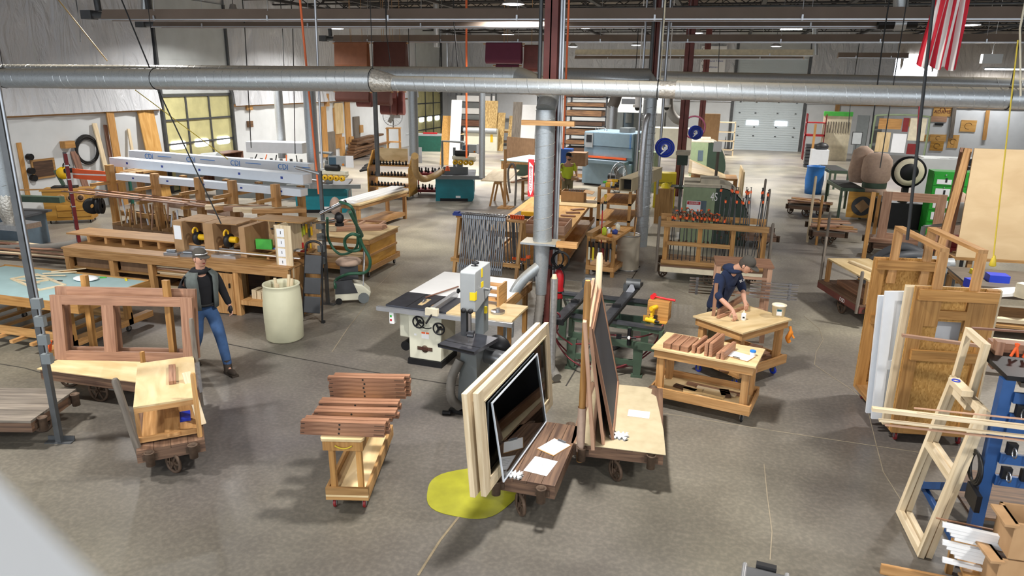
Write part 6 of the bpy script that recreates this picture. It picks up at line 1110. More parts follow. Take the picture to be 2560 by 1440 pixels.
for k in range(2): a=F((412,498)[k],(518,530)[k],1.2);b=F((500,585)[k],(530,548)[k],1.2);one('cardboard_tube',MB().cyl((0,0,0),tuple(b-a),0.09,n=18),'bag_tan',('left','right')[k]+' of the two thick dusty tubes above the cardboard hoods','tube','thick tubes on the rack',loc=tuple(a+V((0,.2,0.05))))
for k in range(3): q=rk(4.5,0.1+0.2*k,1.3-0.02*k);one('cardboard_tube',MB().lathe([(0.05,0),(0.065,0),(0.065,0.6),(0.05,0.6),(0.05,0)],(0,0,0),'X',14),'cardboard',('front','middle','rear')[k]+' brown cardboard tube at the right end of the rack','tube','brown tubes at the rack end',loc=tuple(q),rz=rz)
rr=random.Random(8)
for k in range(26):
    q=rk(0.35+0.075*k,-0.1+0.3*rr.random(),0.62);h_=rr.uniform(0.5,0.85);one('upright_offcut',MB().beam((0,0,0),(rr.uniform(-.15,.15),rr.uniform(0,.1),h_),0.03,0.02),('pale_wood','pine','mahogany_pale','rail_white','pine_old')[k % 5],'%s offcut standing in the bins left of the hoods, number %d' % (('pale','pine','reddish','white','brown')[k % 5],k+1),'offcut','offcuts standing in the bins',loc=tuple(q))
t=thing('offcut_bins','row of brown bins full of upright offcuts behind the long bench','bins',tuple(rk(0.25,-0.2,0)),rz);MB().box(0,2.2,0,0.02,0.55,0.85).box(0,2.2,0.48,0.5,0.0,1.1).box(0,2.2,0.02,0.48,0.58,0.6).build('bin_box','cardboard_dark',t)
for k in range(8): MB().box(0.3*k,0.3*k+0.02,0.0,0.48,0.6,0.9).build('divider','cardboard',t)
for k in range(2): q=F((230,250)[k],515,1.3);one('cord_reel',MB().lathe([(0.05,-0.05),(0.17,-0.05),(0.17,-0.02),(0.13,0.0),(0.17,0.02),(0.17,0.05),(0.05,0.05)],(0,0,0),'X',20),'black_rubber',('left','right')[k]+' black cord reel hanging on the rack post','cord reel','black reels',loc=(q.x,q.y,1.3),rz=R(-25+50*k))
q=F(205,405,1.9);t=thing('warning_banner','orange striped sign panel at the top left of the rack','sign',tuple(rk(-1.15,0.05,1.75)),rz);MB().box(0,1.1,0,0.02,0,0.22).build('board','orange',t);MB().beam((0,-0.004,0.1),(1.1,-0.004,0.14),0.005,0.03).build('stripe','rag',t)
q=F(205,700);t=thing('step_ladder','grey and red ladder standing left of the rack post','ladder',(rk(-1.1,-0.1).x,rk(-1.1,-0.1).y,0),R(-40));MB().beam((0,0,0),(0.0,0,2.35),0.03,0.07).build('rail','grey_steel',t);MB().beam((0.45,0,0),(0.42,0,2.35),0.03,0.07).build('rail','red_dark',t)
for k in range(7): MB().beam((0,0,0.3+0.3*k),(0.45,0,0.3+0.3*k),0.07,0.025).build('rung','aluminium',t)
# ---- drum, step stool
o=F(685,862)+V((0,0.31,0));t=thing('plastic_drum','white plastic drum with scrap sticks in front of the long bench','drum',(o.x,o.y,0));MB().lathe([(0,0.01),(0.26,0.0),(0.29,0.03),(0.295,0.28),(0.30,0.30),(0.30,0.62),(0.295,0.64),(0.285,0.84),(0.27,0.88),(0.285,0.9),(0.285,0.92),(0.255,0.92),(0.25,0.84),(0.25,0.3),(0,0.28)],n=36).build('body','drum_white',t)
for k,(x,y,a_,b_,h_) in enumerate(((-0.05,0,-0.09,0.05,0.98),(0.02,0.05,0.02,0.12,1.02),(0.1,0.0,0.08,0.04,1.0),(0,-0.1,0.04,-0.05,0.95))): one('scrap_stick',MB().beam((0,0,0),(a_,b_,h_-0.31),0.045,0.02),'pale_wood','%s pale stick standing in the white drum' % ('leftmost','tallest','rightmost','front')[k],'stick','scrap sticks in the white drum',loc=(o.x+x,o.y+y,0.31))
a=F(757,803);b=F(800,785);t=thing('step_stool','folded black step stool leaning at the end of the long bench','step stool',(a.x,a.y,0),R(5));b=MB()
for x in (0.0,0.36): MB().tube([(x,0,0.0),(x-0.0+(0.03 if x==0 else -0.03),0.22,1.22)],0.017,8).build('rail','black_metal',t)
MB().tube(spl([(0.03,0.22,1.22),(0.05,0.24,1.32),(0.17,0.25,1.36),(0.3,0.24,1.32),(0.33,0.22,1.22)],5),0.02,8).build('top_hoop','black_plastic',t)
for z in (0.18,0.50,0.84): b=MB();b.M=Matrix.Translation((0.18,0.22*z/1.22-0.02,z)) @ Matrix.Rotation(R(-14),4,'X');b.box(-0.15,0.15,-0.02,0.0,-0.02,0.26 if z<0.8 else 0.3);b.build('step','dark_grey',t,bevel=0.01)
for x in (-0.02,0.38): MB().c(x,0,0,0.05,0.06,0.04).build('foot','black_rubber',t)
# ---- floor lumber pile at left
rr=random.Random(5)
for k in range(14):
    a=F(250-6*k,655-2.5*k,0.1+0.02*(k % 5));L2=rr.uniform(2.2,3.6);one('floor_board',MB().box(-L2,0,0,0.1,0,0.022),('pine','mahogany_pale','pale_wood','walnut_strip','mahogany')[k % 5],'long %s board in the floor pile left of the bench, number %d from front' % (('pine','pinkish','pale','brown','reddish')[k % 5],k+1),'board','boards piled on the floor at the left',loc=(a.x,a.y,0.10+0.02*(k % 5)),rz=R(rr.uniform(-5,5)))
one('lumber_bearer',MB().box(0,0.1,-0.2,1.9,0,0.098),'pine_old','bearer timber under the floor board pile, right','timber',loc=(F(235,655).x,F(235,655).y-0.1,0));one('lumber_bearer',MB().box(0,0.1,-0.2,1.9,0,0.098),'pine_old','bearer timber under the floor board pile, left','timber',loc=(F(235,655).x-1.8,F(235,655).y-0.1,0))
# ---- chop saw cabinet, radial saw, wall things
a=F(150,562);t=thing('chop_saw_stand','ochre plywood cabinet on wheels with three round holes under the chop saw','cabinet',(XL+0.35,15.4,0),R(55));W_=1.15
p0,p1=F(128,545),F(208,560);t.location=(-17.75,15.05,0);t.rotation_euler=(0,0,R(32))
MB().box(0,W_,0,0.6,0.1,0.92).box(-0.05,W_+0.05,-0.03,0.62,0.92,0.95).build('body','ochre_ply',t)
for k in range(3): MB().lathe([(0.07,-0.012),(0.11,-0.012),(0.11,0.0),(0.07,0.0)],(0.45+0.24*k,-0.0,0.72),'Y',20).build('ring_hole','pine',t);MB().lathe([(0,-0.006),(0.07,-0.006),(0.07,0),(0,0)],(0.45+0.24*k,-0.0,0.72),'Y',20).build('hole_shade','dark_wood',t)  # dark discs on the solid front stand for shade in the holes
for z in (0.2,0.38): d_=MB().box(0.3,W_-0.03,-0.02,0,z,z+0.15).build('drawer','ochre_ply',t);MB().c(0.7,-0.024,z+0.1,0.12,0.01,0.02).build('handle_slot','dark_wood',d_)
for x in (0.08,W_-0.08):
    for y in (0.08,0.52): caster(t,x,y,0.04,'black_rubber',0.1)
q=t.location;w2=lambda x,y,z: loc2w((-17.75,15.05,0),R(32),x,y,z)
c=thing('chop_saw','old chop saw with yellow blade guard on the ochre cabinet by the left wall','miter saw',tuple(w2(0.5,0.3,0.95)),R(32));MB().c(0,0,0,0.6,0.35,0.07).build('base','black_metal',c);MB().beam((-0.05,0.1,0.07),(-0.2,0.1,0.5),0.1,0.08).build('arm','army_green',c);MB().lathe([(0,-0.03),(0.17,-0.03),(0.17,0.03),(0,0.03)],(0,0.05,0.42),'Y',22).build('blade_guard','tool_yellow',c);MB().cyl((0.05,0.05,0.48),(0.3,0.0,0.5),0.07,n=12).build('motor','black_metal',c);MB().ring((0.12,0.0,0.62),0.08,0.02,'Y',14,6,0,R(200)).build('handle','black_plastic',c)
one('board_on_bench',MB().box(0,1.9,0,0.12,0,0.025),'pine_old','board projecting left from under the chop saw','board',loc=tuple(w2(-0.7,0.02,0.952)),rz=R(32))
o=F(60,605);t=thing('radial_saw','dark green grey radial arm saw at the left edge','saw',(-16.6,12.6,0),R(10));MB().box(-0.9,0.9,0,0.7,0.0,0.75).build('cabinet','machine_blue_dark',t);MB().box(-1.1,1.0,-0.1,0.8,0.75,0.8).build('tabletop','dark_grey',t);MB().box(0.15,0.3,0.5,0.65,0.8,1.25).build('column','army_green',t);MB().box(0.1,1.5,0.48,0.66,1.02,1.16).build('arm','army_green',t);MB().box(-0.8,-0.4,-0.004,0.0,0.3,0.5).build('name_plate','ivory',t);MB().cyl((0.0,0.3,1.2),(0.3,0.5,1.45),0.05,n=10).build('motor','black_metal',t)
a=F(0,625,0.12);one('floor_pipe',MB().tube(spl([(-1.2,-.3,.12),(0,0,.12),(1.2,0.5,.16),(1.6,.9,.3)],6),0.12,14),'hose_grey','thick brown dust hose on the floor at the left edge','hose',loc=(a.x,a.y,0))
def wallthing(name,px,py,w_,h_,m,label,cat,d=0.03,tilt=0.0,group=None):
    p=GX(px,py,XL);b=MB();b.M=Matrix.Rotation(tilt,4,'X');b.box(0.002,d,-w_/2,w_/2,-h_/2,h_/2);return one(name,b,m,label,cat,group,loc=(XL+0.005,p.y,p.z))
wallthing('wall_niche',107,421,0.75,0.55,'pine_old','wooden lined opening in the white wall above the chop saw','niche',0.05);wallthing('niche_shade_plate',106,421,0.62,0.44,'dark_wood','dark plate standing for the shade inside the wooden lined wall opening','niche',0.06)  # opening is drawn flat, its inner shade as a dark plate
wallthing('tool_rail',57,425,0.14,1.5,'pine_orange','vertical orange board holding black hardware on the left wall','board');
for k,(px,py) in enumerate(((58,393),(62,428),(68,446))): p=GX(px,py,XL);one('wall_hardware',MB().cyl((0,0,0),(0.12,0,0),0.09,n=12),'black_metal',('top','middle','lowest')[k]+' black fitting on the vertical orange board','hardware','black fittings on the wall board',loc=(XL+0.035,p.y+0.12,p.z))
wallthing('wall_bracket',162,361,0.35,0.2,'pine_orange','small wooden block alone on the left wall','block',0.2)
m=MB();
for k in range(8): m.ring((0.05+0.01*(k % 3),0,-0.01*k),0.42-0.02*(k % 4),0.02,'X',26,5)
p=GX(213,372,XL);one('cable_coil',m,'black_rubber','large black cable coil hanging on the white left wall','cable coil',loc=(XL+0.02,p.y,p.z))
for k,(px0,py0,px1,py1,w_,m_,l) in enumerate(((265,228,290,392,0.28,'pine_orange','tallest orange pair of planks reaching the pipes'),(235,308,262,392,0.16,'pale_wood','pale plank leaning on the left wall'),(262,312,275,392,0.12,'walnut_strip','thin dark brown plank on the left wall'),(320,322,332,385,0.1,'pale_wood','slim pale plank near the steel shelf'),(183,378,205,400,0.22,'walnut_strip','short brown plank beside the cable coil'),(362,275,385,360,0.7,'gold_ply','tan chipboard sheet leaning beside the yellow door'))):
    a=GX(px0,py0,XL+0.05);b=GX(px1,py1,XL+0.3);yb=b.y+(b.y-a.y)*0.3;one('leaning_plank',MB().beam((0.45,0.0,0),(0.06,a.y-yb,a.z),w_,0.04,(1,0,0)),m_,l,'plank','planks leaning on the left wall',loc=(XL,yb,0))
t=thing('steel_shelf','low shelf piled with boards along the left wall before the yellow door','shelf',(XL+0.1,18.3,0));MB().box(0,0.7,0,3.0,0.95,1.0).build('board','pine_old',t);legs4(t,0,0.7,0,3.0,0,0.95,0.07,'jointer_green')
for k in range(6): one('stored_plank',MB().box(0,0.1,0,2.6,0,0.05),('pine','pine_orange','pale_wood')[k % 3],'plank number %d on the low shelf before the yellow door' % (k+1),'plank','planks on the low shelf',loc=(XL+0.12+0.1*k,18.4,1.0))
for k,(y,z,w_) in enumerate(((21.3,0.9,1.3),(22.5,0.9,1.2))): t=thing('open_crate',('left','right')[k]+' dark open cabinet standing before the yellow roll-up door','cabinet',(XL+0.5,y,0),0);MB().box(0,0.6,0,0.03,0,1.25).box(0,0.6,1.15,1.18,0,1.25).box(0,0.6,0,1.18,1.25,1.28).box(0,0.02,0.03,1.15,0,1.25).build('carcass','walnut_strip',t);MB().box(0.02,0.58,0.03,1.15,0.6,0.62).build('shelf','walnut_strip',t)
wallthing('outlet_box',622,310,0.3,0.25,'bark_wood','small brown wall block on the cord right of the yellow door','wall block',0.1);wallthing('outlet_box',620,266,0.35,0.3,'pine_old','upper small brown wall block on the cord','wall block',0.1)
for k,(px,py,w_,h_,m_) in enumerate(((843,320,0.7,2.0,'pine_orange'),(868,305,0.5,2.2,'pine_orange'),(845,296,0.8,1.5,'plywood'),(889,318,0.6,1.1,'grey_wood'),(824,368,0.8,1.5,'grey_wood'),(853,372,0.35,1.2,'pine_old'),(875,368,0.4,1.1,'pine_old'),(898,322,0.35,0.4,'pine_old'),(806,330,0.35,2.4,'pine_orange'),(812,250,0.2,0.6,'pine'))): wallthing('wall_board',px,py,w_,h_,m_,'wooden pattern board number %d on the far left wall behind the belts' % (k+1),'board',0.05+0.015*k,group='pattern boards on the far left wall')
# ================================================================== MIDDLE AND BACK
def FB(pl,pr,z=0.0): a=F(*pl,z);b=F(*pr,z);d=b-a;return V((a.x,a.y,0)),math.atan2(d.y,d.x),d.length
def T(name,label,cat,o,rz=0.0,group=None): return thing(name,label,cat,tuple(o),rz,group)
# ---- sanding station pole, extractor, hoses
b=F(820,760);t=T('service_pole','steel pole with stacked socket boxes beside the dust extractor','post',(b.x,b.y,0));MB().box(-0.03,0.03,-0.02,0.02,0,2.45).c(0,0,0,0.3,0.12,0.012).build('upright','grey_steel',t)
for z in (0.78,1.0,1.22,1.42): MB().c(-0.04,-0.05,z,0.11,0.07,0.12).build('socket_box','machine_dark',t)
MB().cyl((0,0,2.4),(-0.5,0.05,2.48),0.03,n=10).build('top_arm','aluminium',t);MB().cyl((-0.3,-0.05,1.5),(0.3,-0.08,1.6),0.03,n=8).cyl((0.0,-0.05,1.7),(0.5,-0.05,1.95),0.035,n=10).build('boom_arm','chrome',t)
e=F(872,758);t=T('dust_extractor','grey and cream wheeled dust extractor with green hose and a dusty bag lid','dust extractor',(e.x,e.y+0.15,0),R(30));MB().prism([(-0.32,0.06),(0.28,0.06),(0.34,0.2),(0.2,0.34),(-0.1,0.42),(-0.32,0.38)],0.34,'XZ',-0.17).build('body','machine_cream',t,bevel=0.02);MB().prism([(-0.31,0.2),(0.1,0.2),(0.0,0.46),(-0.3,0.44)],0.36,'XZ',-0.18).build('motor_housing','dark_grey',t)
for x,r_ in ((-0.25,0.06),(0.2,0.1)):
    for y in (-0.18,0.18): MB().cyl((x,y-0.015,r_),(x,y+0.015,r_),r_,n=16).build('wheel','black_rubber' if x<0 else 'machine_dark',t)
MB().box(-0.2,0.12,-0.15,0.15,0.46,0.72).build('bin','dark_grey',t);MB().lathe([(0,0),(0.22,0),(0.24,0.06),(0.2,0.1),(0,0.12)],(-0.04,0,0.72),n=12).build('bag_lid','bag_tan',t);MB().tube([(0.2,0.15,0.3),(0.26,0.18,1.0),(0.26,-0.1,1.0),(0.2,-0.15,0.3)],0.012,6).build('handle','aluminium',t)
H_=lambda pts: [F(*q) for q in pts]
pts=H_([(875,530,2.0),(890,560,1.75),(905,590,1.4),(880,585,1.45),(862,600,1.3),(870,625,1.1),(900,622,1.1),(898,585,1.4),(905,610,1.2),(925,650,0.9),(915,680,0.65),(870,685,0.6),(840,700,0.45),(838,720,0.35)]);o_=V((b.x,b.y,0));one('extractor_hose',MB().tube([q-o_ for q in spl(pts,7)],0.028,10),'hose_green','long looping green hose of the dust extractor','hose',loc=tuple(o_))
pts=H_([(818,545,1.75),(822,600,1.2),(850,635,.95),(890,620,1.1),(893,575,1.5),(880,520,2.05),(850,505,2.1)]);one('boom_hose',MB().tube([q-o_ for q in spl(pts,7)],0.024,10),'hose_green','second green hose hanging from the boom arm','hose',loc=tuple(o_))
a=F(848,545,1.6);t=T('sander','black hand sander hanging from the boom arm','sander',a);MB().ball((0,0,0),0.09,(1,0.8,1.2),12).build('body','black_plastic',t);MB().cyl((0,0,-0.14),(0,0,-0.09),0.08,n=14).build('pad','black_rubber',t);one('cloth_bundle',MB().ball((0,0,0),0.13,(0.8,0.7,1.3),12),'bag_tan','dusty cloth bundle hanging at the boom arm','cloth',loc=tuple(F(838,515,1.8)))
# ---- second bench with ochre ends
o=V((-8.95,12.95,0));t=rollbench('rolling_bench','large pine bench with ochre end panel holding reddish parts, beside the extractor',o,0,2.15,1.4,0.85,shelf=0.2);MB().box(2.10,2.13,0.12,1.28,0.2,0.72).build('end_panel','ochre_ply',t);MB().box(2.13,2.15,0.05,1.35,0.46,0.51).build('rail','pine',t)
for k in range(9): one('mahogany_part',MB().box(0,1.1,0,0.055,0,0.045),'mahogany_pale','reddish stick number %d in the stack at the right of the ochre ended bench' % (k+1),'wood part','reddish sticks on the ochre ended bench',loc=(o.x+1.05,o.y+0.35+0.07*(k % 5)+0.03*(k//5),0.85+0.046*(k//5)),rz=R(28))
t=T('ladder_assembly','reddish ladder frame lying on the ochre ended bench','frame assembly',(o.x+0.5,o.y+0.55,0.851),R(8));panel_frame(None,'',1.3,0.5,0.04,0.05,'',mulls=(0.4,0.8)).build('frame','mahogany_pale',t);t.rotation_euler=(R(-90),0,R(8));t.location.z=0.89;t.location.y += 0.5
# ---- table with white boards
o=V((-9.75,16.75,0));t=T('side_table','narrow pine table loaded with long white boards','table',o,R(-4));MB().box(0,0.75,0,2.7,0.79,0.83).build('tabletop','plywood',t);MB().box(0.02,0.73,0.02,2.68,0.69,0.79).build('apron','pine',t);legs4(t,0.04,0.71,0.04,2.66,0,0.7,0.09,'pine');MB().box(0.05,0.7,0.1,2.6,0.1,0.2).build('shelf','pine',t)
for k in range(6): one('white_board_length',MB().box(0,0.13,0,2.9,0,0.035),'white_board','long white board, %s of the six on the narrow pine table' % ('lower left','lower middle','lower right','upper left','upper middle','upper right')[k],'board','white boards on the narrow table',loc=tuple(loc2w(o,R(-4),0.12+0.17*(k % 3),-0.1+0.05*k,0.831+0.037*(k//3))),rz=R(-4+k-2))
# ---- teal machines
def teal_machine(o,rz,L,D,label,fence=True,fl=2.2):
    t=T('shaper',label,'woodworking machine',o,rz,'teal shapers');MB().prism([(0.0,0.0),(L,0.0),(L+0.06,0.12),(L+0.06,0.7),(L-0.05,0.78),(0.0,0.78)],D,'XZ',0).build('cabinet','teal',t);MB().box(L+0.061,L+0.07,D*0.25,D*0.8,0.28,0.62).build('side_plate','machine_dark',t);MB().box(0.15,L-0.15,-0.004,0,0.0,0.1).build('toe_kick','black_metal',t);MB().box(L*0.55,L*0.68,-0.006,0,0.12,0.19).build('name_plate','paper',t)
    MB().box(-0.12,L+0.1,-0.1,D+0.1,0.82,0.88).box(0.1,L-0.1,0.1,D-0.1,0.77,0.82).build('table','cast_iron',t);MB().box(-0.2,fl-0.2,-0.22,-0.12,0.78,0.9).build('slide_fence','machine_dark',t)
    if fence: MB().box(0.2,0.6,0.45,0.9,0.88,1.08).box(0.25,1.1,0.4,0.44,0.88,1.12).cyl((0.8,0.6,1.1),(0.8,0.6,1.22),0.12,n=14).build('cutter_guard','machine_dark',t)
    return t
def panel_on_arm(o,label,rz=0.0):
    t=T('control_console',label,'control panel',o,rz,'control panels on arms');MB().box(-0.35,0.2,0,0.1,-0.15,0.15).build('housing','machine_grey',t);MB().box(-0.32,-0.1,-0.004,0,-0.11,0.11).build('screen','lcd',t);MB().cyl((0.12,-0.02,-0.1),(0.12,0,-0.1),0.035,n=12).build('stop_button','glove',t);MB().box(0.21,0.45,-0.02,-0.01,-0.18,0.17).build('paper_sheet','paper',t);MB().tube([(-0.3,0.05,0.16),(-0.3,0.3,0.2),(-1.2,0.6,0.2),(-1.2,0.6,-1.45)],0.05,8).build('arm','machine_dark',t);return t
def feeder(o,label,rz=0.0):
    t=T('power_feeder',label,'power feeder',o,rz,'power feeders');MB().box(-0.4,0.4,-0.1,0.1,0.06,0.15).prism([(-0.42,0.06),(-0.3,-0.04),(0.35,-0.04),(0.42,0.05),(0.36,0.12)],0.16,'XZ',-0.06).build('housing','machine_cream',t);MB().cyl((-0.3,0,0.25),(0.15,0,0.25),0.1,n=14).build('motor','black_plastic',t)
    for k in range(4): MB().lathe([(0.03,-0.04),(0.085,-0.04),(0.085,0.04),(0.03,0.04)],(-0.28+0.19*k,-0.1,-0.05),'Y',14).build('roller','tool_yellow',t)
    MB().beam((-0.1,0.1,0.2),(-0.5,0.4,0.1),0.08,0.08).cyl((-0.5,0.4,-0.45),(-0.5,0.4,0.4),0.05,n=10).build('support_arm','machine_dark',t);return t
teal_machine(V((-12.4,19.0,0)),R(22),1.5,1.2,'teal machine with grey sliding fence behind the white boards');panel_on_arm(F(848,403,1.6),'grey control panel with white sheet, left of the drill bit rack',R(10));feeder(F(838,440,1.15),'power feeder with four yellow rollers at the left teal machine')
teal_machine(V((-9.25,22.6,0)),R(18),1.25,1.7,'teal shaper with tan dust hose in the open floor');panel_on_arm(F(1178,372,1.6),'grey control panel with green screen above the teal shaper',R(10));feeder(F(1160,402,1.35),'power feeder with four yellow rollers behind the teal shaper');one('orange_guard',MB().lathe([(0.09,0),(0.05,0.15),(0,0.17)],n=12),'orange','small orange cone on the guard of the teal shaper','guard',loc=tuple(F(1119,427,1.08)))
pts=[F(1037,390,2.0),F(1040,430,1.3),F(1058,448,0.95),F(1085,440,1.0),F(1105,428,1.05)];one('shaper_hose',MB().tube([q-pts[-1] for q in spl(pts,8)],0.1,12),'hose_tan','thick tan dust hose curving down to the teal shaper','hose',loc=tuple(pts[-1]))
# ---- drill bit rack, red cart
o,rz,L=FB((925,500),(1003,500));o=V((-11.6,22.2,0));rz=R(8);t=T('cutter_rack','yellow stained plywood cutter rack on wheels crowded with black cutters','rack',o,rz);L=1.45
for x in (0,L): MB().prism([(0.0,0.12),(1.0,0.12),(1.0,1.3),(0.85,1.62),(0.6,1.62),(0.0,1.05)],0.04,'YZ',x).build('side_panel','ochre_ply',t)
for z,y in ((0.45,0.05),(0.8,0.1),(1.15,0.3)): MB().box(0.04,L,y,0.9,z-0.04,z).build('shelf','pine_orange',t)
MB().box(0.04,L,0.0,0.9,0.12,0.2).build('bottom_board','plywood',t);MB().box(0.04,L,0.75,0.78,1.2,1.68).build('back_board','plywood',t);MB().box(L-0.2,L+0.3,0.7,0.72,1.2,1.75).build('hung_sheet','paper',t)
for x in (0.1,L-0.1): caster(t,x,0.1,0.06,'black_rubber',0.12);caster(t,x,0.85,0.06,'black_rubber',0.12)
rr=random.Random(2);cut0=None
for k in range(33):
    row=k//11;x=0.12+0.115*(k % 11);p=loc2w(o,rz,x,(0.12,0.17,0.38)[row],(0.45,0.8,1.15)[row])
    if cut0 is None: cut0=c=T('router_cutter','','cutter',p,0,'cutters on the yellow rack');MB().lathe([(0,0),(0.045,0),(0.05,0.05),(0.03,0.07),(0.035,0.12),(0.012,0.15),(0,0.16)],n=9).build('cutter','black_metal',c)
    else: c=dup(cut0,tuple(p),rr.uniform(0,6))
    c.scale=(1,1,rr.uniform(0.7,1.2));c['label']='black cutter on the %s shelf of the yellow rack, number %d from its left' % (('lowest','middle','top')[row],k % 11+1)
for k in range(9): one('hung_cutter',MB().cyl((0,0,0),(-0.3,0,-0.06-0.01*(k % 3)),0.035,n=8),'black_rubber','black tool hanging off the left side of the yellow rack, number %d from the front' % (k+1),'tool','tools on the left side of the yellow rack',loc=tuple(loc2w(o,rz,0,0.1+0.08*k,1.0+0.02*k)),rz=rz)
t=T('tool_cart','dark red steel tool cart with black cutters beside the yellow rack','cart',(-10.4,23.5,0),R(14));MB().box(0,1.0,0,0.6,0.12,0.2).box(0,1.0,0,0.6,0.72,0.8).build('tray','red_dark',t);legs4(t,0,1.0,0,0.6,0.12,0.8,0.04,'red_dark')
for x in (0.1,0.9):
    for y in (0.08,0.52): caster(t,x,y,0.05,'black_rubber',0.12)
for k in range(14): c=dup(cut0,tuple(loc2w((-10.4,23.5,0),R(14),0.1+0.12*(k % 7),0.15+0.2*(k//7),0.8 if k % 2 else 0.2)),0,'black cutter number %d on the dark red cart' % (k+1),'cutters on the dark red cart')
# ---- hanging sanding belts
def belt(px0,py0,px1,py1,Y,m,label,roll=False,grp='sanding belts hung from the roof'):
    a=GY(px0,py0,Y);b=GY(px1,py1,Y);w_=b.x-a.x;h_=a.z-b.z;t=T('sanding_belt',label,'sanding belt',(a.x,Y,b.z),0,grp);r_=min(0.14,h_*0.3);n=10
    prof=[(-r_*math.sin(PI*k/n+PI/2),r_-r_*math.cos(PI*k/n-PI/2)*1.0) for k in range(n+1)];pts=[(0.0-r_,r_)]+[(-r_*math.cos(PI*k/n),r_-r_*math.sin(PI*k/n)) for k in range(1,n)]+[(r_,r_),(r_*0.6,h_-0.03),(0,h_),(-r_*0.6,h_-0.03)]
    MB().prism(pts,w_,'YZ',0).build('belt',m,t);MB().cyl((-0.1,0,h_-0.05),(w_+0.1,0,h_-0.05),0.02,n=6).cyl((w_/2,0,h_-0.05),(w_/2,0,ZR-b.z),0.008,n=5).build('hanger_rod','pine',t);return t
belt(838,104,922,172,24,'copper_belt','broad copper brown sanding belt at the left of the hanging row');belt(935,104,1018,176,24.5,'brown_belt','dark brown sanding belt right of the copper one');belt(840,226,925,256,24.6,'brown_belt','reddish brown belt roll under the duct, leftmost');belt(893,226,930,268,25,'maroon_steel','short dark belt behind the leftmost roll');belt(942,226,978,264,24.8,'brown_belt','brown belt roll in the middle, under the duct');belt(952,226,978,287,25.4,'maroon_steel','dark plum belt hanging below the middle roll');belt(981,226,993,288,25.4,'maroon_steel','first of two slim plum belts, left');belt(997,226,1011,288,25.6,'maroon_steel','second of two slim plum belts, right')
belt(1216,106,1304,160,24,'purple_belt','purple sanding belt left of the column',grp='purple sanding belts');belt(1240,160,1297,178,24.6,'purple_belt','small purple belt below the left purple one',grp='purple sanding belts');belt(1312,112,1345,180,24.3,'maroon_steel','dark plum belt just left of the column',grp='purple sanding belts')
# ---- far left corner
def simple(name,label,cat,px,py,w_,d_,h_,m,rz=0.0,z=0.0,group=None,bevel=0): p=F(px,py,z);return one(name,MB().c(0,d_/2,0,w_,d_,h_),m,label,cat,group,loc=(p.x,p.y,z),rz=rz,bevel=bevel)
def table(label,px,py,w_,d_,h_,top='plywood',m='pine_old',rz=0.0,shelf=True,group=None):
    p=F(px,py);t=T('work_table',label,'table',(p.x,p.y,0),rz,group);MB().box(0,w_,0,d_,h_-0.03,h_).build('tabletop',top,t);MB().box(0.03,w_-0.03,0.03,d_-0.03,h_-0.13,h_-0.03).build('apron',m,t);legs4(t,0.03,w_-0.03,0.03,d_-0.03,0,h_-0.1,0.08,m)
    if shelf: MB().box(0.04,w_-0.04,0.04,d_-0.04,0.2,0.24).build('shelf',m,t)
    return t
t=T('pedestal_fan','big round wire fan on a wooden stand at the far left wall','fan',tuple(F(985,395)),R(20));MB().ring((0,0,2.15),0.5,0.02,'Y',28,6).build('guard_ring','steel',t);m=MB()
for k in range(24): a=2*PI*k/24;m.cyl((0.1*math.cos(a),-0.1,2.15+0.1*math.sin(a)),(0.5*math.cos(a),0,2.15+0.5*math.sin(a)),0.006,n=4)
m.build('wire_guard','steel',t)
for k in range(3): a=2*PI*k/3;MB().beam((0,0.02,2.15),(0.38*math.cos(a),0.03,2.15+0.38*math.sin(a)),0.22,0.01,(0,1,0)).build('blade','hose_grey',t)
MB().cyl((0,0.05,2.15),(0,0.35,2.15),0.12,n=14).build('motor','grey_steel',t);legs4(t,-0.35,0.35,-0.1,0.5,0,1.5,0.07,'pine_orange');MB().box(-0.38,0.38,-0.12,0.52,1.5,1.55).box(-0.35,0.35,-0.1,0.5,0.8,0.84).build('stand_shelf','pine_orange',t);MB().cyl((0,0.2,1.55),(0,0.2,2.1),0.03,n=8).build('stem','grey_steel',t)
t=T('jointer','dark green jointer with grey bed and a red cover near the second yellow door','machine',tuple(F(1040,378)),R(14));MB().box(0,1.6,0,0.9,0,0.85).build('cabinet','jointer_green',t);MB().box(-0.6,2.2,0.1,0.7,0.87,0.97).build('bed','machine_grey',t);MB().box(0.4,1.2,0.2,0.5,0.98,1.05).build('cover','red',t)
rr=random.Random(12)
for k in range(22): p=F(862+2.6*k,402-1.0*k,0);one('slab_offcut',MB().beam((0,0,0),(rr.uniform(-1,1)*0.3,1.6+rr.random(),0.1),0.3+0.2*rr.random(),0.1),'bark_wood','rough bark edged slab number %d in the heap behind the yellow rack' % (k+1),'slab','rough slabs heaped at the far left',loc=(p.x,p.y+0.4,0.1+0.13*(k % 7)))
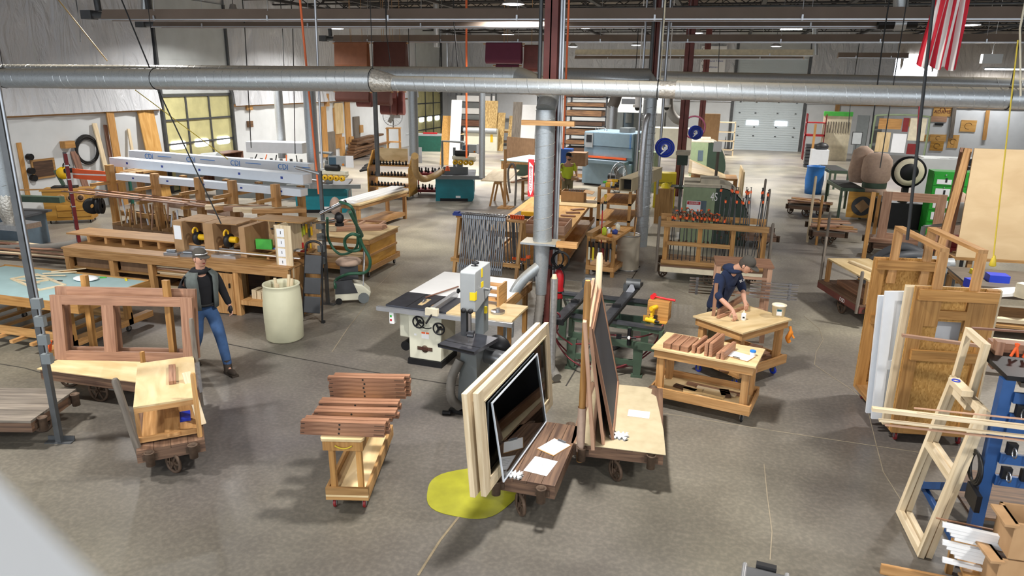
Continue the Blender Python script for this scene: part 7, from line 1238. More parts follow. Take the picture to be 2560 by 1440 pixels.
for k,(x0,y0,x1,y1,m_,l) in enumerate(((1240,318,1207,252,'osb_pale','tall pair of flakeboard sheets leaning at the back'),(1258,320,1240,282,'osb_pale','short flakeboard sheets in the middle at the back'),(1290,322,1275,290,'osb_pale','short flakeboard right of the middle ones'),(1335,325,1300,262,'white_board','white sheets leaning near the big duct'),(1125,350,1108,290,'osb','flakeboard offcut leaning beside the sander feed'),(1148,345,1130,250,'white_board','broken white board leaning beside the shelf rack'),(1300,300,1285,255,'grey_wood','grey warped strips leaning at the back'))):
    Yk=41.0 if k in (0,1,2,3,6) else 33.0;a=GY(x0,y0,Yk);b=GY(x1,y1,Yk);w_=abs(a.x-b.x)*0.9+0.2;one('leaning_sheet',MB().beam((0,-0.3,0),(0,0.2,max(1.2,b.z)),w_,0.06,(0,1,0)),m_,l,'sheet','sheets leaning at the back left',loc=((a.x+b.x)/2,Yk,0))
t=T('sheet_shelf','tall steel shelf of white and brown sheets at the back left','shelf',(GY(1162,300,43.5).x-0.6,43.5,0));legs4(t,0,2.4,0,1.0,0,3.2,0.08,'grey_steel')
for k,m_ in enumerate(('dark_wood','walnut_strip','white_board','white_board')): MB().box(0,2.4,0,1.0,0.4+0.75*k,0.45+0.75*k).build('shelf','dark_grey',t);MB().box(0.1,2.3,-0.1,0.9,0.45+0.75*k,0.8+0.75*k).build('stored_sheets',m_,t)
one('hung_sheet',MB().box(0,5.2,0,0.05,0,1.6),'white_vinyl','large pale panel high on the back wall left of the duct','panel',loc=(GY(1206,285,47.5).x,47.9,1.5))
table('grey topped table right of the teal shaper, green cabinet beneath',1250,455,1.5,2.6,0.9,'table_teal','pine_old',R(-12),False);simple('green_cabinet','dark green metal cabinet under the grey topped table','cabinet',1310,440,0.9,1.0,0.75,'dark_green',R(-12));table('low brown table behind the column at the back',1235,364,2.0,1.6,0.95,'plywood','pine_old');table('light table in front of the wide drum sander',1150,372,2.0,2.0,0.85,'plywood','dark_grey',R(10),False)
simple('upright_sheet','big brown chipboard panel standing on edge left of the column','panel',1300,400,1.9,0.05,1.15,'cardboard_dark',R(-25));t=T('drum_sander','cream wide drum sander with yellow labels at the back','sander',tuple(F(1160,375)),R(5));MB().box(0,2.0,0,1.2,0,1.25).build('cabinet','machine_cream',t);MB().cyl((0,0.0,1.15),(2.0,0.0,1.15),0.16,n=16).build('drum','machine_grey',t);MB().box(1.6,1.75,-0.01,0,0.5,0.95).build('yellow_label','tool_yellow',t)
o=F(1225,515);t=T('sawhorse','pine sawhorse with a slanted plywood sheet left of the big duct','sawhorse',(o.x,o.y,0),R(10));
for x,tx in ((0,0.15),(0.5,0.35)):
    for y in (0,1.1): MB().beam((x,y,0),(tx,y,0.78),0.06,0.06).build('leg','pine_orange',t)
MB().box(0.15,0.35,-0.1,1.2,0.74,0.82).build('beam','pine_orange',t);MB().hexa([(-0.3,-0.1,0.83),(0.6,-0.1,0.83),(0.8,1.7,1.0),(-0.1,1.7,1.0),(-0.3,-0.1,0.85),(0.6,-0.1,0.85),(0.8,1.7,1.02),(-0.1,1.7,1.02)]).build('sheet','plywood',t)
o=F(1258,520);t=T('tool_stand','upright pine post stand with a grey vacuum hose left of the red sign','stand',(o.x,o.y,0));MB().box(0,0.08,0,0.08,0,1.9).box(-0.15,0.3,-0.2,0.3,0,0.04).build('post','pine',t);MB().box(0.08,0.4,0,0.06,1.3,1.45).build('bracket','pine',t);MB().tube(spl([(0.4,0,0.1),(0.42,0,1.1),(0.3,0,1.45),(0.15,0,1.2),(0.22,0,0.5)],6),0.035,10).build('hose','hose_grey',t)
table('small pine table with reddish sticks left of the red sign',1300,500,0.9,1.9,0.8,'pine','pine',R(-8))
for k in range(5): p=F(1295+9*k,447-2*k,0.82);one('mahogany_part',MB().box(0,0.1,0,1.8,0,0.05),'mahogany_pale','long reddish stick number %d on the small table left of the red sign' % (k+1),'wood part','reddish sticks left of the red sign',loc=(p.x,p.y-0.9,0.80),rz=R(-12))
# ---- long assembly bench behind the column
o,rz=V((-5.0,13.95,0)),R(-2);t=rollbench('long_bench','long assembly bench with drawer boxes running away behind the column',V((-4.75,14.6,0)),R(3),1.7,5.4,0.86,top='gold_ply',cast=True)
t=T('drawer_box','reddish open drawer box with dividers on the long assembly bench','drawer box',(-3.95,14.55,0.86),R(3));m=MB()
for x in (0,0.3,0.6,0.9): m.box(x,x+0.02,0,1.0,0,0.2)
m.box(0.02,0.9,0,0.02,0,0.2).box(0.02,0.9,0.49,0.51,0,0.2).box(0.02,0.9,0.98,1.0,0,0.2).build('carcass','mahogany_pale',t)
p=F(1212,540,.95);t=T('tool_tray','black tray with a yellow level and clamps on the long assembly bench','tray',(-4.65,16.2,0.861));MB().box(0,0.9,0,0.6,0,0.06).build('tray','black_plastic',t);MB().box(0.2,0.85,0.0,0.12,0.06,0.16).build('yellow_level','tool_yellow',t)
p=F(1400,500,0.88);t=T('cardboard_box','open cardboard box with dark tubes on the long bench right of the column','box',(F(1402,505,.87).x,F(1402,505,.87).y,0.865),R(2));MB().box(0,0.62,0,0.02,0,0.3).box(0,0.62,0.48,0.5,0,0.3).box(0,0.02,0.02,0.48,0,0.3).box(0.6,0.62,0.02,0.48,0,0.3).box(0.02,0.6,0.02,0.48,0,0.02).build('body','cardboard',t);MB().hexa([(0.62,0,0.29),(0.85,0,0.25),(0.85,0.5,0.25),(0.62,0.5,0.29),(0.62,0,0.3),(0.85,0,0.26),(0.85,0.5,0.26),(0.62,0.5,0.3)]).build('flap','cardboard',t)
for k in range(7): MB().cyl((0.15+0.06*k,0.25,0.02),(0.2+0.06*k,0.2,0.34),0.022,n=8).build('tube','clamp_steel',t)
for k in range(3): p=F(1420+12*k,540-8*k,0.87);one('cherry_block',MB().c(0,0,0,0.35,0.12,0.03),'cherry','small reddish block number %d on the long bench right of the column' % (k+1),'block','reddish blocks on the long bench',loc=(p.x,p.y,0.862),rz=R(20*k))
one('plywood_sheet',MB().box(0,1.2,0,1.2,0,0.02),'plywood','square thin sheet lying on the far end of the long bench','sheet',loc=(-4.2,18.3,0.862),rz=R(-3))
# ---- steel sheet rack, wide belt sander, back wall gear
a=GY(1408,400,33);b=GY(1512,400,33);t=T('sheet_rack','tall dark steel rack full of thin sheets behind the wide belt sander','rack',(a.x,33,0));W_=b.x-a.x
for x in (0,W_-0.08):
    for y in (0,1.2): MB().box(x,x+0.08,y,y+0.08,0,3.45).build('post','dark_grey',t)
for k in range(8): MB().box(0,W_,0,1.28,0.35+0.42*k,0.40+0.42*k).build('shelf','dark_grey',t);MB().box(0.1,W_-0.15-0.05*(k % 3),-0.12,1.2,0.40+0.42*k,0.56+0.42*k+0.08*(k % 2)).build('sheet_stack',('bark_wood','dark_wood','bark_wood')[k % 3],t)
table('packing table with brown boxes behind the man in lime',1425,455,1.0,1.0,0.9,'pine','pine_old');simple('cardboard_box','brown carton beside the blue one on the packing table','box',1440,415,0.7,0.6,0.5,'cardboard_dark',z=0.91);simple('blue_box','blue box at the packing table behind the man in lime','box',1412,412,0.5,0.4,0.6,'blue',z=0.91)
o,rz,L=FB((1452,461),(1577,474));t=T('wide_belt_sander','large blue grey wide belt sander with an orange stripe and vertical blue lettering','sander',tuple(o),rz);L=2.15;D=1.9
MB().box(0,L,0.15,D,1.05,2.12).box(0,L,0.05,0.3,0.06,0.95).box(0.05,L-0.05,0.3,D,0.06,1.05).build('body','machine_blue',t,bevel=0.03);MB().box(0.15,L-0.15,-0.25,0.3,0.93,1.05).build('feed_table','machine_blue',t);MB().box(0.2,L-0.25,0.06,0.14,1.1,1.17).build('stripe','orange',t);MB().box(0.02,L-0.02,0.12,0.15,1.18,1.55).box(0.02,L-0.02,0.1,0.15,1.58,2.08).build('front_door','machine_blue',t);MB().box(L,L+0.04,0.2,D,0.1,2.1).build('side_cover','machine_blue_dark',t)
MB().box(0.08,0.42,0.07,0.10,1.5,2.05).build('control_panel','machine_grey',t);MB().box(0.13,0.37,0.065,0.07,1.7,1.98).build('screen','ink',t);text('TIMESAVERS',0.11,t,'ink_blue',(L-0.12,0.09,1.82),(PI/2,PI/2,0));MB().box(0.1,L-0.1,0.08,0.14,0.0,0.06).build('plinth','black_metal',t)
for x in (0.2,0.6): MB().ring((x,0.8,2.17),0.06,0.015,'Y',12,5).build('lifting_eye','steel',t)
MB().box(L-0.7,L-0.3,0.3,0.9,2.13,2.3).build('top_motor','machine_dark',t)
p=F(1575,478);t=T('pedestal_fan','round wire fan seen edge on in front of the wide belt sander','fan',(p.x-0.35,p.y-0.9,0),R(65));MB().ring((0,0,0.62),0.55,0.02,'Y',28,6).ring((0,-0.12,0.62),0.4,0.01,'Y',28,5).build('guard_ring','steel',t);m=MB()
for k in range(26): a=2*PI*k/26;m.cyl((0.1*math.cos(a),-0.14,0.62+0.1*math.sin(a)),(0.55*math.cos(a),0,0.62+0.55*math.sin(a)),0.006,n=4)
m.build('wire_guard','steel',t);MB().cyl((0,0.05,0.62),(0,0.4,0.62),0.13,n=14).box(-0.3,0.3,0.1,0.2,0,0.05).build('motor','black_metal',t)
for k in range(3): a=2*PI*k/3;MB().beam((0,0.02,0.62),(0.42*math.cos(a),0.03,0.62+0.42*math.sin(a)),0.24,0.01,(0,1,0)).build('blade','hose_grey',t)
a=GY(1530,325,YB-0.3);t=T('switchgear','row of grey electrical boxes and a long box on the back wall','electrical box',(a.x,YB-0.3,a.z-1.0));MB().box(0,2.2,0,0.28,0.9,2.6).build('backboard','machine_blue_dark',t)
for x,z,w_,h_ in ((0.2,1.0,0.5,1.3),(0.85,1.5,0.4,0.6),(1.4,1.0,0.6,1.4)): MB().box(x,x+w_,-0.08,0,z,z+h_).build('cabinet','machine_dark',t)
t=T('vent_cabinet','pale long cabinet with a dark vent high behind the wide belt sander','cabinet',(GY(1515,280,44).x,44,GY(1515,280,44).z));MB().box(0,3.4,0,2.5,0,1.2).build('body','upper_panel',t);MB().box(0.9,1.9,-0.01,0,0.5,0.8).build('vent','dark_grey',t);legs4(t,0,3.4,0,2.5,-GY(1515,280,44).z,0,0.1,'grey_steel')
for k,(px,py,Y) in enumerate(((1594,262,24),(1667,262,26))): g=GY(px,py,Y);t=T('security_camera','white dome camera hanging %s of the wrapped duct' % ('left','right')[k],'camera',tuple(g),0,'dome cameras');MB().cyl((0,0,0.0),(0,0,0.35),0.09,n=12).lathe([(0.15,0),(0.15,-0.08),(0.0,-0.08)],n=14).cyl((0,0,.35),(0,0,ZR-g.z),0.02,n=6).build('housing','white_board',t);MB().ball((0,0,-0.1),0.09,n=12).build('dome','black_plastic',t)
# ---- pine shelf with long carton, green machines, reels
o=F(1555,640);t=T('open_shelf','tall pine shelf behind the fibre drum with yellow drills and blocks','shelf',(-2.7,16.6,0),R(0));W_=0.55;legs4(t,0,0.8,0,1.6,0,1.6,0.07,'pine_orange')
for z in (0.3,0.85,1.25,1.6): MB().box(0,0.8,0,1.6,z,z+0.04).build('shelf','pine_orange',t)
t=T('long_carton','long open ended cardboard carton lying on the tall pine shelf','carton',(-2.15,16.2,1.64),R(-10));MB().box(0,0.02,0,2.6,0,0.3).box(0.28,0.3,0,2.6,0,0.3).box(0.02,0.28,0,2.6,0,0.02).box(0.02,0.28,0,2.6,0.28,0.3).build('carton','kraft',t);MB().box(0.02,0.28,0.3,0.32,0.02,0.28).build('inside','black_rubber',t)  # black plate set into the open end stands for the shade within
drill((-2.5,16.55,1.29),R(100),'yellow drill on the upper shelf behind the fibre drum');drill((-2.3,16.6,1.645),R(10),'yellow grinder on top of the tall pine shelf')
for k in range(8): one('shelf_item',MB().c(0,0,0,0.1,0.12,0.07+0.02*(k % 3)),('steel','tool_yellow','white_board','black_metal','green_case','pine','steel','dark_grey')[k],'%s item on the tall pine shelf top' % ('first silver','yellow','white','black','green','pine','second silver','dark grey')[k],'shop item','items on the tall pine shelf',loc=(-2.6+0.11*(k % 4),16.8+0.25*(k//4),1.642))
def green_machine(o,rz,s_,label,num=None,sx=0.62):
    t=T('moulder',label,'machine',o,rz,'big green rounded machines');n=12;prof=[(0,0.15),(2.1,0.15),(2.45,0.3)]+[(1.55+0.95*math.cos(a),0.42+0.93*math.sin(a)*0.98) for a in [R(0+80*k/n) for k in range(n+1)]]+[(1.5,1.36),(0,1.36)]
    sc=lambda P_: [(x*s_,z*s_) for x,z in P_]
    MB().prism(sc([(0,0.0),(1.15,0.0),(1.15,1.3),(0,1.3)]),1.5*s_,'XZ',0).build('front_cabinet','light_green',t);MB().prism(sc([(1.16,0.0),(2.3,0.0)]+[(1.3+1.15*math.cos(a),0.3+1.0*math.sin(a)) for a in [R(90*k/n) for k in range(n+1)]]+[(1.16,1.3)]),1.5*s_,'XZ',0.01).build('rounded_hood','dark_green',t)
    MB().prism(sc([(0,1.305),(1.3,1.305)]+[(1.3+1.19*math.cos(a),0.3+1.02*math.sin(a)) for a in [R(90-10*k) for k in range(8)]]+[(1.3+1.21*math.cos(a),0.3+1.05*math.sin(a)) for a in [R(20+10*k) for k in range(8)]]+[(0,1.34)]),1.49*s_,'XZ',0.005).build('dusty_top','dusty',t)
    w_=MB().box(0.5*s_,0.85*s_,-0.01,0,0.6*s_,1.0*s_).build('control_window','machine_blue_dark',t)
    if num: text(num,0.3,t,'white_ink',(1.1*s_,-0.014,1.1*s_),(PI/2,0,0))
    t.scale=(sx,1,1.0);b_=MB().box(0.6*s_,1.3*s_,0.4*s_,1.2*s_,1.34*s_,1.44*s_).build('top_hatch','dusty',t);return t
green_machine(F(1697,612)+V((0,0.3,0)),R(3),1.12,'large rounded green machine marked 4S behind the clamp cart','4S');green_machine(F(1722,440),R(2),1.15,'far rounded dark green machine beside the aisle',sx=0.55)
p=F(1735,553,1.1);q=loc2w(F(1697,612)+V((0,0.3,0)),R(3),0.35,-0.03,0.85);t=T('warning_sign','small red and white warning sign on the green machine','sign',tuple(q),R(3));MB().box(-0.25,0.1,-0.012,0,0,0.26).build('board','paper',t);MB().box(-0.24,0.09,-0.015,-0.012,0.17,0.25).build('heading','red',t);text('DANGER',0.06,t,'white_ink',(-0.075,-0.017,0.21),(PI/2,0,0))
for k,(px,py,Y,r_) in enumerate(((1663,370,17.2,0.22),(1740,332,26.0,0.24))): g=GY(px,py,Y);t=T('hose_reel',('near','far')[k]+' bright blue hose reel mounted at a column','hose reel',tuple(g),R(10),'blue hose reels');MB().lathe([(0.08,0.0),(r_,0.0),(r_,0.03),(r_*0.5,0.08),(0.08,0.08)],(0,0,0),'Y',28).lathe([(0.08,0.22),(r_,0.22),(r_,0.2)],(0,0,0),'Y',28).build('drum','reel_blue',t);MB().ring((0,0,0),r_*0.8,0.02,'Y',24,6).ring((0,0,0),r_*0.55,0.015,'Y',24,6).build('rib','ink_navy',t);MB().beam((-0.1,-0.03,-0.14),(0.05,-0.03,0.0),0.03,0.03).cyl((0,-0.05,0),(0,0.85,0),0.04,n=10).build('bracket','steel',t)
o=F(1695,545);t=T('drill_press','dark green drill press standing before the far column','drill press',(o.x,o.y,0));MB().box(-0.2,0.2,-0.25,0.25,0,0.08).cyl((0,0.1,0),(0,0.1,1.8),0.05,n=12).build('column','machine_dark',t);MB().box(-0.15,0.15,-0.3,0.25,1.65,1.95).build('head','dark_green',t);MB().box(-0.2,0.2,-0.35,0.3,1.95,2.05).build('belt_cover','dusty',t);MB().box(-0.28,0.28,-0.3,0.2,0.95,1.0).build('table','dark_green',t)
simple('yellow_bin','lime yellow bin with black lettering right of the wrapped duct','bin',1658,520,0.7,0.5,1.15,'yellow',R(5));p=F(1658,520);t=T('bin_sign','black printed words on the lime yellow bin','sign',(p.x,p.y-0.03,0.75),R(5));MB().box(-0.3,0.3,0,0.005,0,0.16).build('plate','yellow',t);text('SAFETY FIRST',0.08,t,'ink',(0,-0.003,0.08),(PI/2,0,0))
one('hard_hat',MB().lathe([(0.17,0),(0.13,0.01),(0.12,0.08),(0.08,0.13),(0,0.15)],n=16),'yellow','yellow hard hat on the shelf by the wrapped duct','hard hat',loc=tuple(F(1655,560)+V((0,0.25,1.042))));simple('small_cabinet','pine cabinet under the yellow hard hat','cabinet',1655,560,0.5,0.5,1.04,'pine_old')
simple('wire_spool_box','grey green steel cabinet left of the wrapped duct','cabinet',1612,480,0.8,0.7,1.5,'light_green')
t=T('slant_desk','pine bench with slanted plywood hood between the green machines','bench',tuple(F(1722,500)),R(2));legs4(t,0,1.6,0,1.2,0,0.8,0.08,'pine_old');MB().box(0,1.6,0,1.2,0.75,0.82).build('tabletop','pine_orange',t);MB().hexa([(-0.1,0,0.95),(1.2,0,0.8),(1.2,1.2,0.8),(-0.1,1.2,1.3),(-0.1,0,0.98),(1.2,0,0.83),(1.2,1.2,0.83),(-0.1,1.2,1.33)]).build('hood','plywood',t);MB().box(1.75,1.8,-0.3,2.0,0,1.1).build('end_screen','plywood',t)
one('grey_post',MB().box(0,0.1,0,0.1,0,1.9),'grey_wood','grey post with a white paper before the far green machine','post',loc=tuple(F(1780,505)));p=F(1778,505);one('posted_paper',MB().box(0,0.28,0,0.01,0,0.35),'paper','white paper fixed on the grey post','paper',loc=(p.x-0.1,p.y-0.02,1.75))
simple('tall_carton','tall brown cardboard panels standing left of the big white door','cardboard',1768,395,1.0,0.3,2.4,'cardboard');t=T('open_shelf','pale open shelf left of the big white door','shelf',tuple(F(1783,388)));legs4(t,0,1.1,0,0.6,0,1.9,0.06,'pale_wood')
for z in (0.3,0.8,1.3,1.85): MB().box(0,1.1,0,0.6,z,z+0.04).build('shelf','pale_wood',t)
t=T('hand_truck','black hand truck standing beside the big white door','hand truck',tuple(F(1812,372)));
for x in (0,0.4): MB().cyl((x,0,0.15),(x,0.15,1.5),0.025,n=8).build('rail','black_metal',t);MB().cyl((x-0.02,0.1,0.15),(x+0.02,0.1,0.15),0.15,n=16).build('wheel','black_rubber',t)
MB().box(0,0.4,-0.25,0,0,0.02).cyl((0,0.15,1.5),(0.4,0.15,1.5),0.025,n=8).build('toe_plate','black_metal',t)
simple('band_resaw','cream machine under the grey flexible hose at the back','machine',1680,395,2.6,1.4,1.6,'machine_cream');g=GY(1735,318,35);one('purple_band',MB().ring((0,0,0),0.5,0.04,'Y',28,6),'purple_belt','pinkish round wheel rim behind the second maroon post','wheel',loc=tuple(g))
t=T('wall_banner','white banner with dark letters high on the back wall','banner',(GY(1750,170,YB-0.2).x,YB-0.25,GY(1750,170,YB-0.2).z));MB().box(0,1.5,0,0.03,-0.6,1.3).build('board','white_board',t)
for k,l in enumerate(('O','N','T','I')): text(l,0.28,t,'ink',(0.15,-0.01,1.1-0.36*k-(0.3 if k else 0)),(PI/2,0,0))
for k,l in enumerate(('Natural Talent','Craftsman')): text(l,0.17,t,'ink_navy',(0.35,-0.01,0.42-0.36*k),(PI/2,0,0),align='LEFT')
# back left machines by the wall
o=F(680,400);t=T('edge_sander','grey machine with tangled red hoses left of the orange air hose, by the wall','machine',(-16.6,20.5,0),R(8));MB().box(0,3.6,0.2,1.4,0,0.95).build('body','machine_dark',t);MB().box(1.2,3.2,0.3,1.0,1.55,1.9).build('hood','white_vinyl',t);MB().cyl((-0.4,0.3,1.2),(0.2,0.3,1.25),0.28,n=18).build('motor','machine_grey',t);MB().box(-1.1,-0.4,-0.3,0.3,0.7,1.15).build('control_box','machine_dark',t)
for k in range(5): MB().tube(spl([(1.6+0.35*k,0.25,1.5),(1.5+0.4*k,0.1,1.1),(1.9+0.3*k,0.1,0.8),(2.1+0.25*k,0.2,1.3)],5),0.02,6).build('air_line','cord_orange' if k % 2 else 'cord_black',t)
for k in range(6): MB().c(1.5+0.35*k,0.05,0.95,0.18,0.18,0.3).cyl((1.5+0.35*k,0.05,1.25),(1.5+0.35*k,0.05,1.4),0.05,n=8).build('spindle_unit','steel' if k % 2 else 'grey_steel',t)
# ================================================================== RIGHT SIDE
# ---- door carts
def osb_panel(t,x,y,W_,H_,name,cut=False):
    f=MB().box(x,x+0.13,y,y+0.045,0.12,H_).box(x+W_-0.13,x+W_,y,y+0.045,0.12,H_).box(x+0.02,x+W_-0.02,y-0.04,y,H_-0.14,H_-0.02).box(x+0.05,x+W_-0.1,y-0.04,y,1.05,1.17).box(x+0.13,x+W_-0.13,y,y+0.045,0.12,0.22)
    if cut: f.box(x+0.13,x+0.28,y,y+0.04,H_-0.45,H_-0.14).box(x+W_-0.3,x+W_-0.13,y,y+0.04,H_-0.5,H_-0.14).box(x+0.28,x+W_-0.3,y,y+0.04,H_-0.36,H_-0.26)
    f.build(name,'pine_orange',t);b=MB();y2=y+0.05
    if cut: b.box(x,x+W_,y2,y2+0.02,0.12,1.25).box(x,x+0.3,y2,y2+0.02,1.25,H_).box(x+W_-0.3,x+W_,y2,y2+0.02,1.25,H_).box(x+0.3,x+W_-0.3,y2,y2+0.02,1.5,H_)
    else: b.box(x,x+W_,y2,y2+0.02,0.12,H_)
    b.build('osb_sheet','osb',t)
o,rz=V((2.22,8.50,0)),R(9)
t=T('door_cart','tall rolling rack of flakeboard panels with two pine hoops on top, holding white doors','rack',o,rz);osb_panel(t,0,0,0.86,1.9,'front_frame',True);osb_panel(t,0.0,1.28,0.86,1.92,'rear_frame')
MB().box(0,0.86,0.07,1.28,0.12,0.17).build('deck','pine',t)
for x in (0.17,0.56):
    MB().box(x,x+0.1,0.02,1.3,2.30,2.34).box(x,x+0.1,0.02,0.06,1.55,2.30).box(x,x+0.1,1.26,1.3,1.6,2.30).build('hoop','pine',t)
for x in (0.08,0.78):
    for y in (0.06,1.2): caster(t,x,y,0.05,'red_dark',0.12)
for k,(x,y,W_,Hh,l) in enumerate(((-0.15,0.22,1.16,1.6,'front white panelled door standing behind the front flakeboard frame'),(-0.12,0.30,1.14,1.56,'second white panelled door in the flakeboard rack'),(-0.16,0.38,1.16,1.5,'rearmost white panelled door in the flakeboard rack'))):
    t=T('door_leaf',l,'door',loc2w(o,rz,x,y,0.172),rz,'white doors on the rolling rack');panel_frame(None,'',W_,Hh,0.04,0.11,'',rails=(0.7,)).build('frame','white_vinyl',t);MB().box(0.11,W_-0.11,0.012,0.024,0.1,Hh-0.1).build('panel','white_vinyl',t);t.rotation_euler=(0,R(-3),rz)
for k,(x,y,l) in enumerate(((-0.07,0.09,'front pale wooden frame, taller than the white doors, in the flakeboard rack'),(-0.05,0.15,'rear pale wooden frame in the flakeboard rack'))):
    t=T('pale_window_unit',l,'window frame',loc2w(o,rz,x,y,0.172),rz,'pale frames in the rolling rack');panel_frame(None,'',1.0,1.7,0.045,0.09,'').build('frame','pale_wood',t)
# ---- window frames leaning on the blue rack
for k,(x,y,L_,H_,zz,tl,l) in enumerate(((2.06,6.21,0.72,1.50,0.0,9,'pale pine window frame leaning lowest against the blue rack'),(2.13,6.23,0.72,1.47,0.0,8,'second pale pine window frame just behind the first'),(2.30,6.55,0.45,0.62,1.32,4,'small upright pale frame above the leaning frames'))):
    t=T('pine_window_unit',l,'window frame',(x,y,zz),R(93),'pale frames leaning on the blue rack');panel_frame(None,'',L_,H_,0.05,0.06,'',rails=(0.8,) if k<2 else ()).build('frame','pale_wood',t);t.rotation_euler=(R(tl),0,R(93))
q=(2.22,6.3,1.5);one('blue_clamp',MB().ring((0,0,0),0.03,0.006,'Z',12,5),'reel_blue','small blue ring on the block between the pale frames','clamp',loc=(2.16,6.62,1.56));one('pine_block',MB().c(0,0,0,0.09,0.3,0.05),'pale_wood','pale block joining the leaning frames, blue ring on it','block',loc=(2.18,6.55,1.505),rz=R(5))
# ---- blue clamp rack
o,rz=V((2.34,6.16,0)),R(2);t=T('blue_rack','blue steel clamp carrier frame with rows of dark clamps at the right edge','rack',o,rz)
for x in (0,1.5): MB().box(x,x+0.09,0,0.09,0,1.78).build('post','bench_blue',t);MB().beam((x+0.04,0.1,0.75),(x+0.04,1.3,0.05),0.07,0.07).build('brace','bench_blue',t)
for z in (0.86,1.06,1.30,1.42,1.60): MB().box(0.09,1.5,-0.03,0.0,z,z+0.09).build('rail','bench_blue',t)
MB().box(0.03,0.07,-0.5,1.4,0,0.06).build('foot','bench_blue',t);MB().box(0.02,1.5,0.0,0.6,1.78,1.82).build('top_tray','black_metal',t)
c0=None
for r_ in range(3):
    for k in range(7):
        q=loc2w(o,rz,0.15+0.14*k,-0.06,(0.98,1.2,1.54)[r_])
        if c0 is None: c0=c=T('screw_clamp','','clamp',q,rz,'dark clamps on the blue rack');MB().c(0,0.02,-0.04,0.07,0.05,0.1).build('body','black_metal',c);MB().ring((0,-0.04,0),0.04,0.007,'X',12,5).build('screw_handle','steel',c)
        else: c=dup(c0,tuple(q),rz)
        c['label']='dark screw clamp number %d from the left, %s row of the blue rack' % (k+1,('bottom','middle','top')[r_])
m=MB()
for k in range(3): m.ring((0,-0.03*k,0),0.13,0.012,'X',20,6)
one('c_clamp_group',m.box(-0.02,0.02,-0.25,0.0,-0.3,-0.15),'black_metal','big black C clamp hung on the left post of the blue rack','clamp',loc=(2.28,6.2,0.98));one('shavings_board',MB().box(0,1.4,0,0.9,0,0.03),'bark_wood','board covered in brown shavings behind the blue rack legs','board',loc=(2.5,6.6,0.25),rz=R(3))
one('dirty_plank',MB().box(0,0.9,0,0.3,0,0.04),'grey_wood','grey paint spattered slab on the blue rack tray','slab',loc=(2.5,6.25,1.70),rz=R(-8));t=T('jig_block','reddish block stack with orange tipped chisels on the blue rack','block',(2.42,6.75,1.74));MB().box(0,0.9,0,0.12,0,0.16).box(0.0,0.06,-0.1,0.0,-0.05,0.2).build('block','mahogany',t)
for k in range(6): one('pliers',MB().cyl((0,0,0),(0.04,0,0.12),0.012,n=8).cyl((0.05,0,0.0),(0.02,0,0.12),0.012,n=8),'orange','orange handled pliers number %d from the left in the jig at the right edge' % (k+1),'pliers','orange pliers in the jig',loc=(2.52+0.09*k,6.6,1.84))
one('notched_board',MB().prism([(0,0.35),(0.1,0.0),(0.2,0.28),(0.2,0.42),(0.13,0.3),(0.06,0.42)],0.015,'XZ'),'plywood','pale notched plywood bracket in front of the orange pliers','bracket',loc=(2.5,6.0,1.52))
# long strips
for k,(p,q,z,w_,m_,l) in enumerate((((2180,1022),(2600,1072),1.3,0.05,'pale_wood','thick pale strip crossing in front of the leaning frames'),((2285,1020),(2600,1052),1.36,0.015,'mahogany_pale','thin reddish strip above the thick pale one'),((2197,1050),(2600,1095),1.27,0.03,'pale_wood','middle pale strip of the lower crossing set'),((2212,1062),(2600,1105),1.25,0.02,'mahogany_pale','lowest thin pinkish crossing strip'),((2255,838),(2600,885),1.62,0.045,'mahogany_pale','taped pinkish strip crossing the flakeboard rack'),((2430,820),(2600,832),1.62,0.03,'walnut_strip','brown strip near the white door at right'),((2455,877),(2600,895),1.6,0.03,'pale_wood','pale strip below the taped pinkish one'),((2340,1295),(2485,1325),0.75,0.015,'mahogany','thin red brown strip in front of the blue rack'))):
    Yk=5.9 if k != 4 and k not in (5,6) else 7.6;a=GY(p[0],p[1],Yk);b=GY(q[0],q[1],Yk);one('long_strip',MB().beam((0,0,0),b-a,w_,w_*0.6),m_,l,'strip','long strips at the right edge',loc=tuple(a))
# cartons, white trims, plank, case
for k in range(3): one('open_carton',MB().box(0,0.35,0,0.02,0,0.3).box(0,0.02,0.02,0.3,0,0.3).box(0,0.35,0.28,0.3,0,0.3).box(-0.08,0.02,-0.03,0.25,0.28,0.3),'cardboard','%s torn brown carton at the lower right corner' % ('lowest','middle','top')[k],'carton','torn cartons at the lower right',loc=(2.26+0.04*k,5.42,0.32*k),rz=R(12-5*k))
for k in range(9): a=GY(2356+10*(k % 4),1318+11*k,5.65);one('white_trim',MB().box(0,0.5,0,0.04,0,0.03),'white_board','pointed white trim length number %d from the top at the lower right' % (k+1),'trim','white trim lengths at the lower right',loc=tuple(a),rz=R(-8))
t=T('trim_stand','low pine stand carrying the white trim lengths at the lower right','stand',(2.15,5.6,0),R(-5));MB().box(0,0.4,0,0.5,0.3,0.33).build('shelf','pine_old',t);legs4(t,0,0.4,0,0.5,0,0.3,0.05,'pine_old')
a=F(2200,1435);one('edge_board',MB().box(0,1.3,0,0.03,0,0.09),'pine','board standing on edge on the floor at the bottom right','board',loc=(a.x,a.y,0),rz=R(-2))
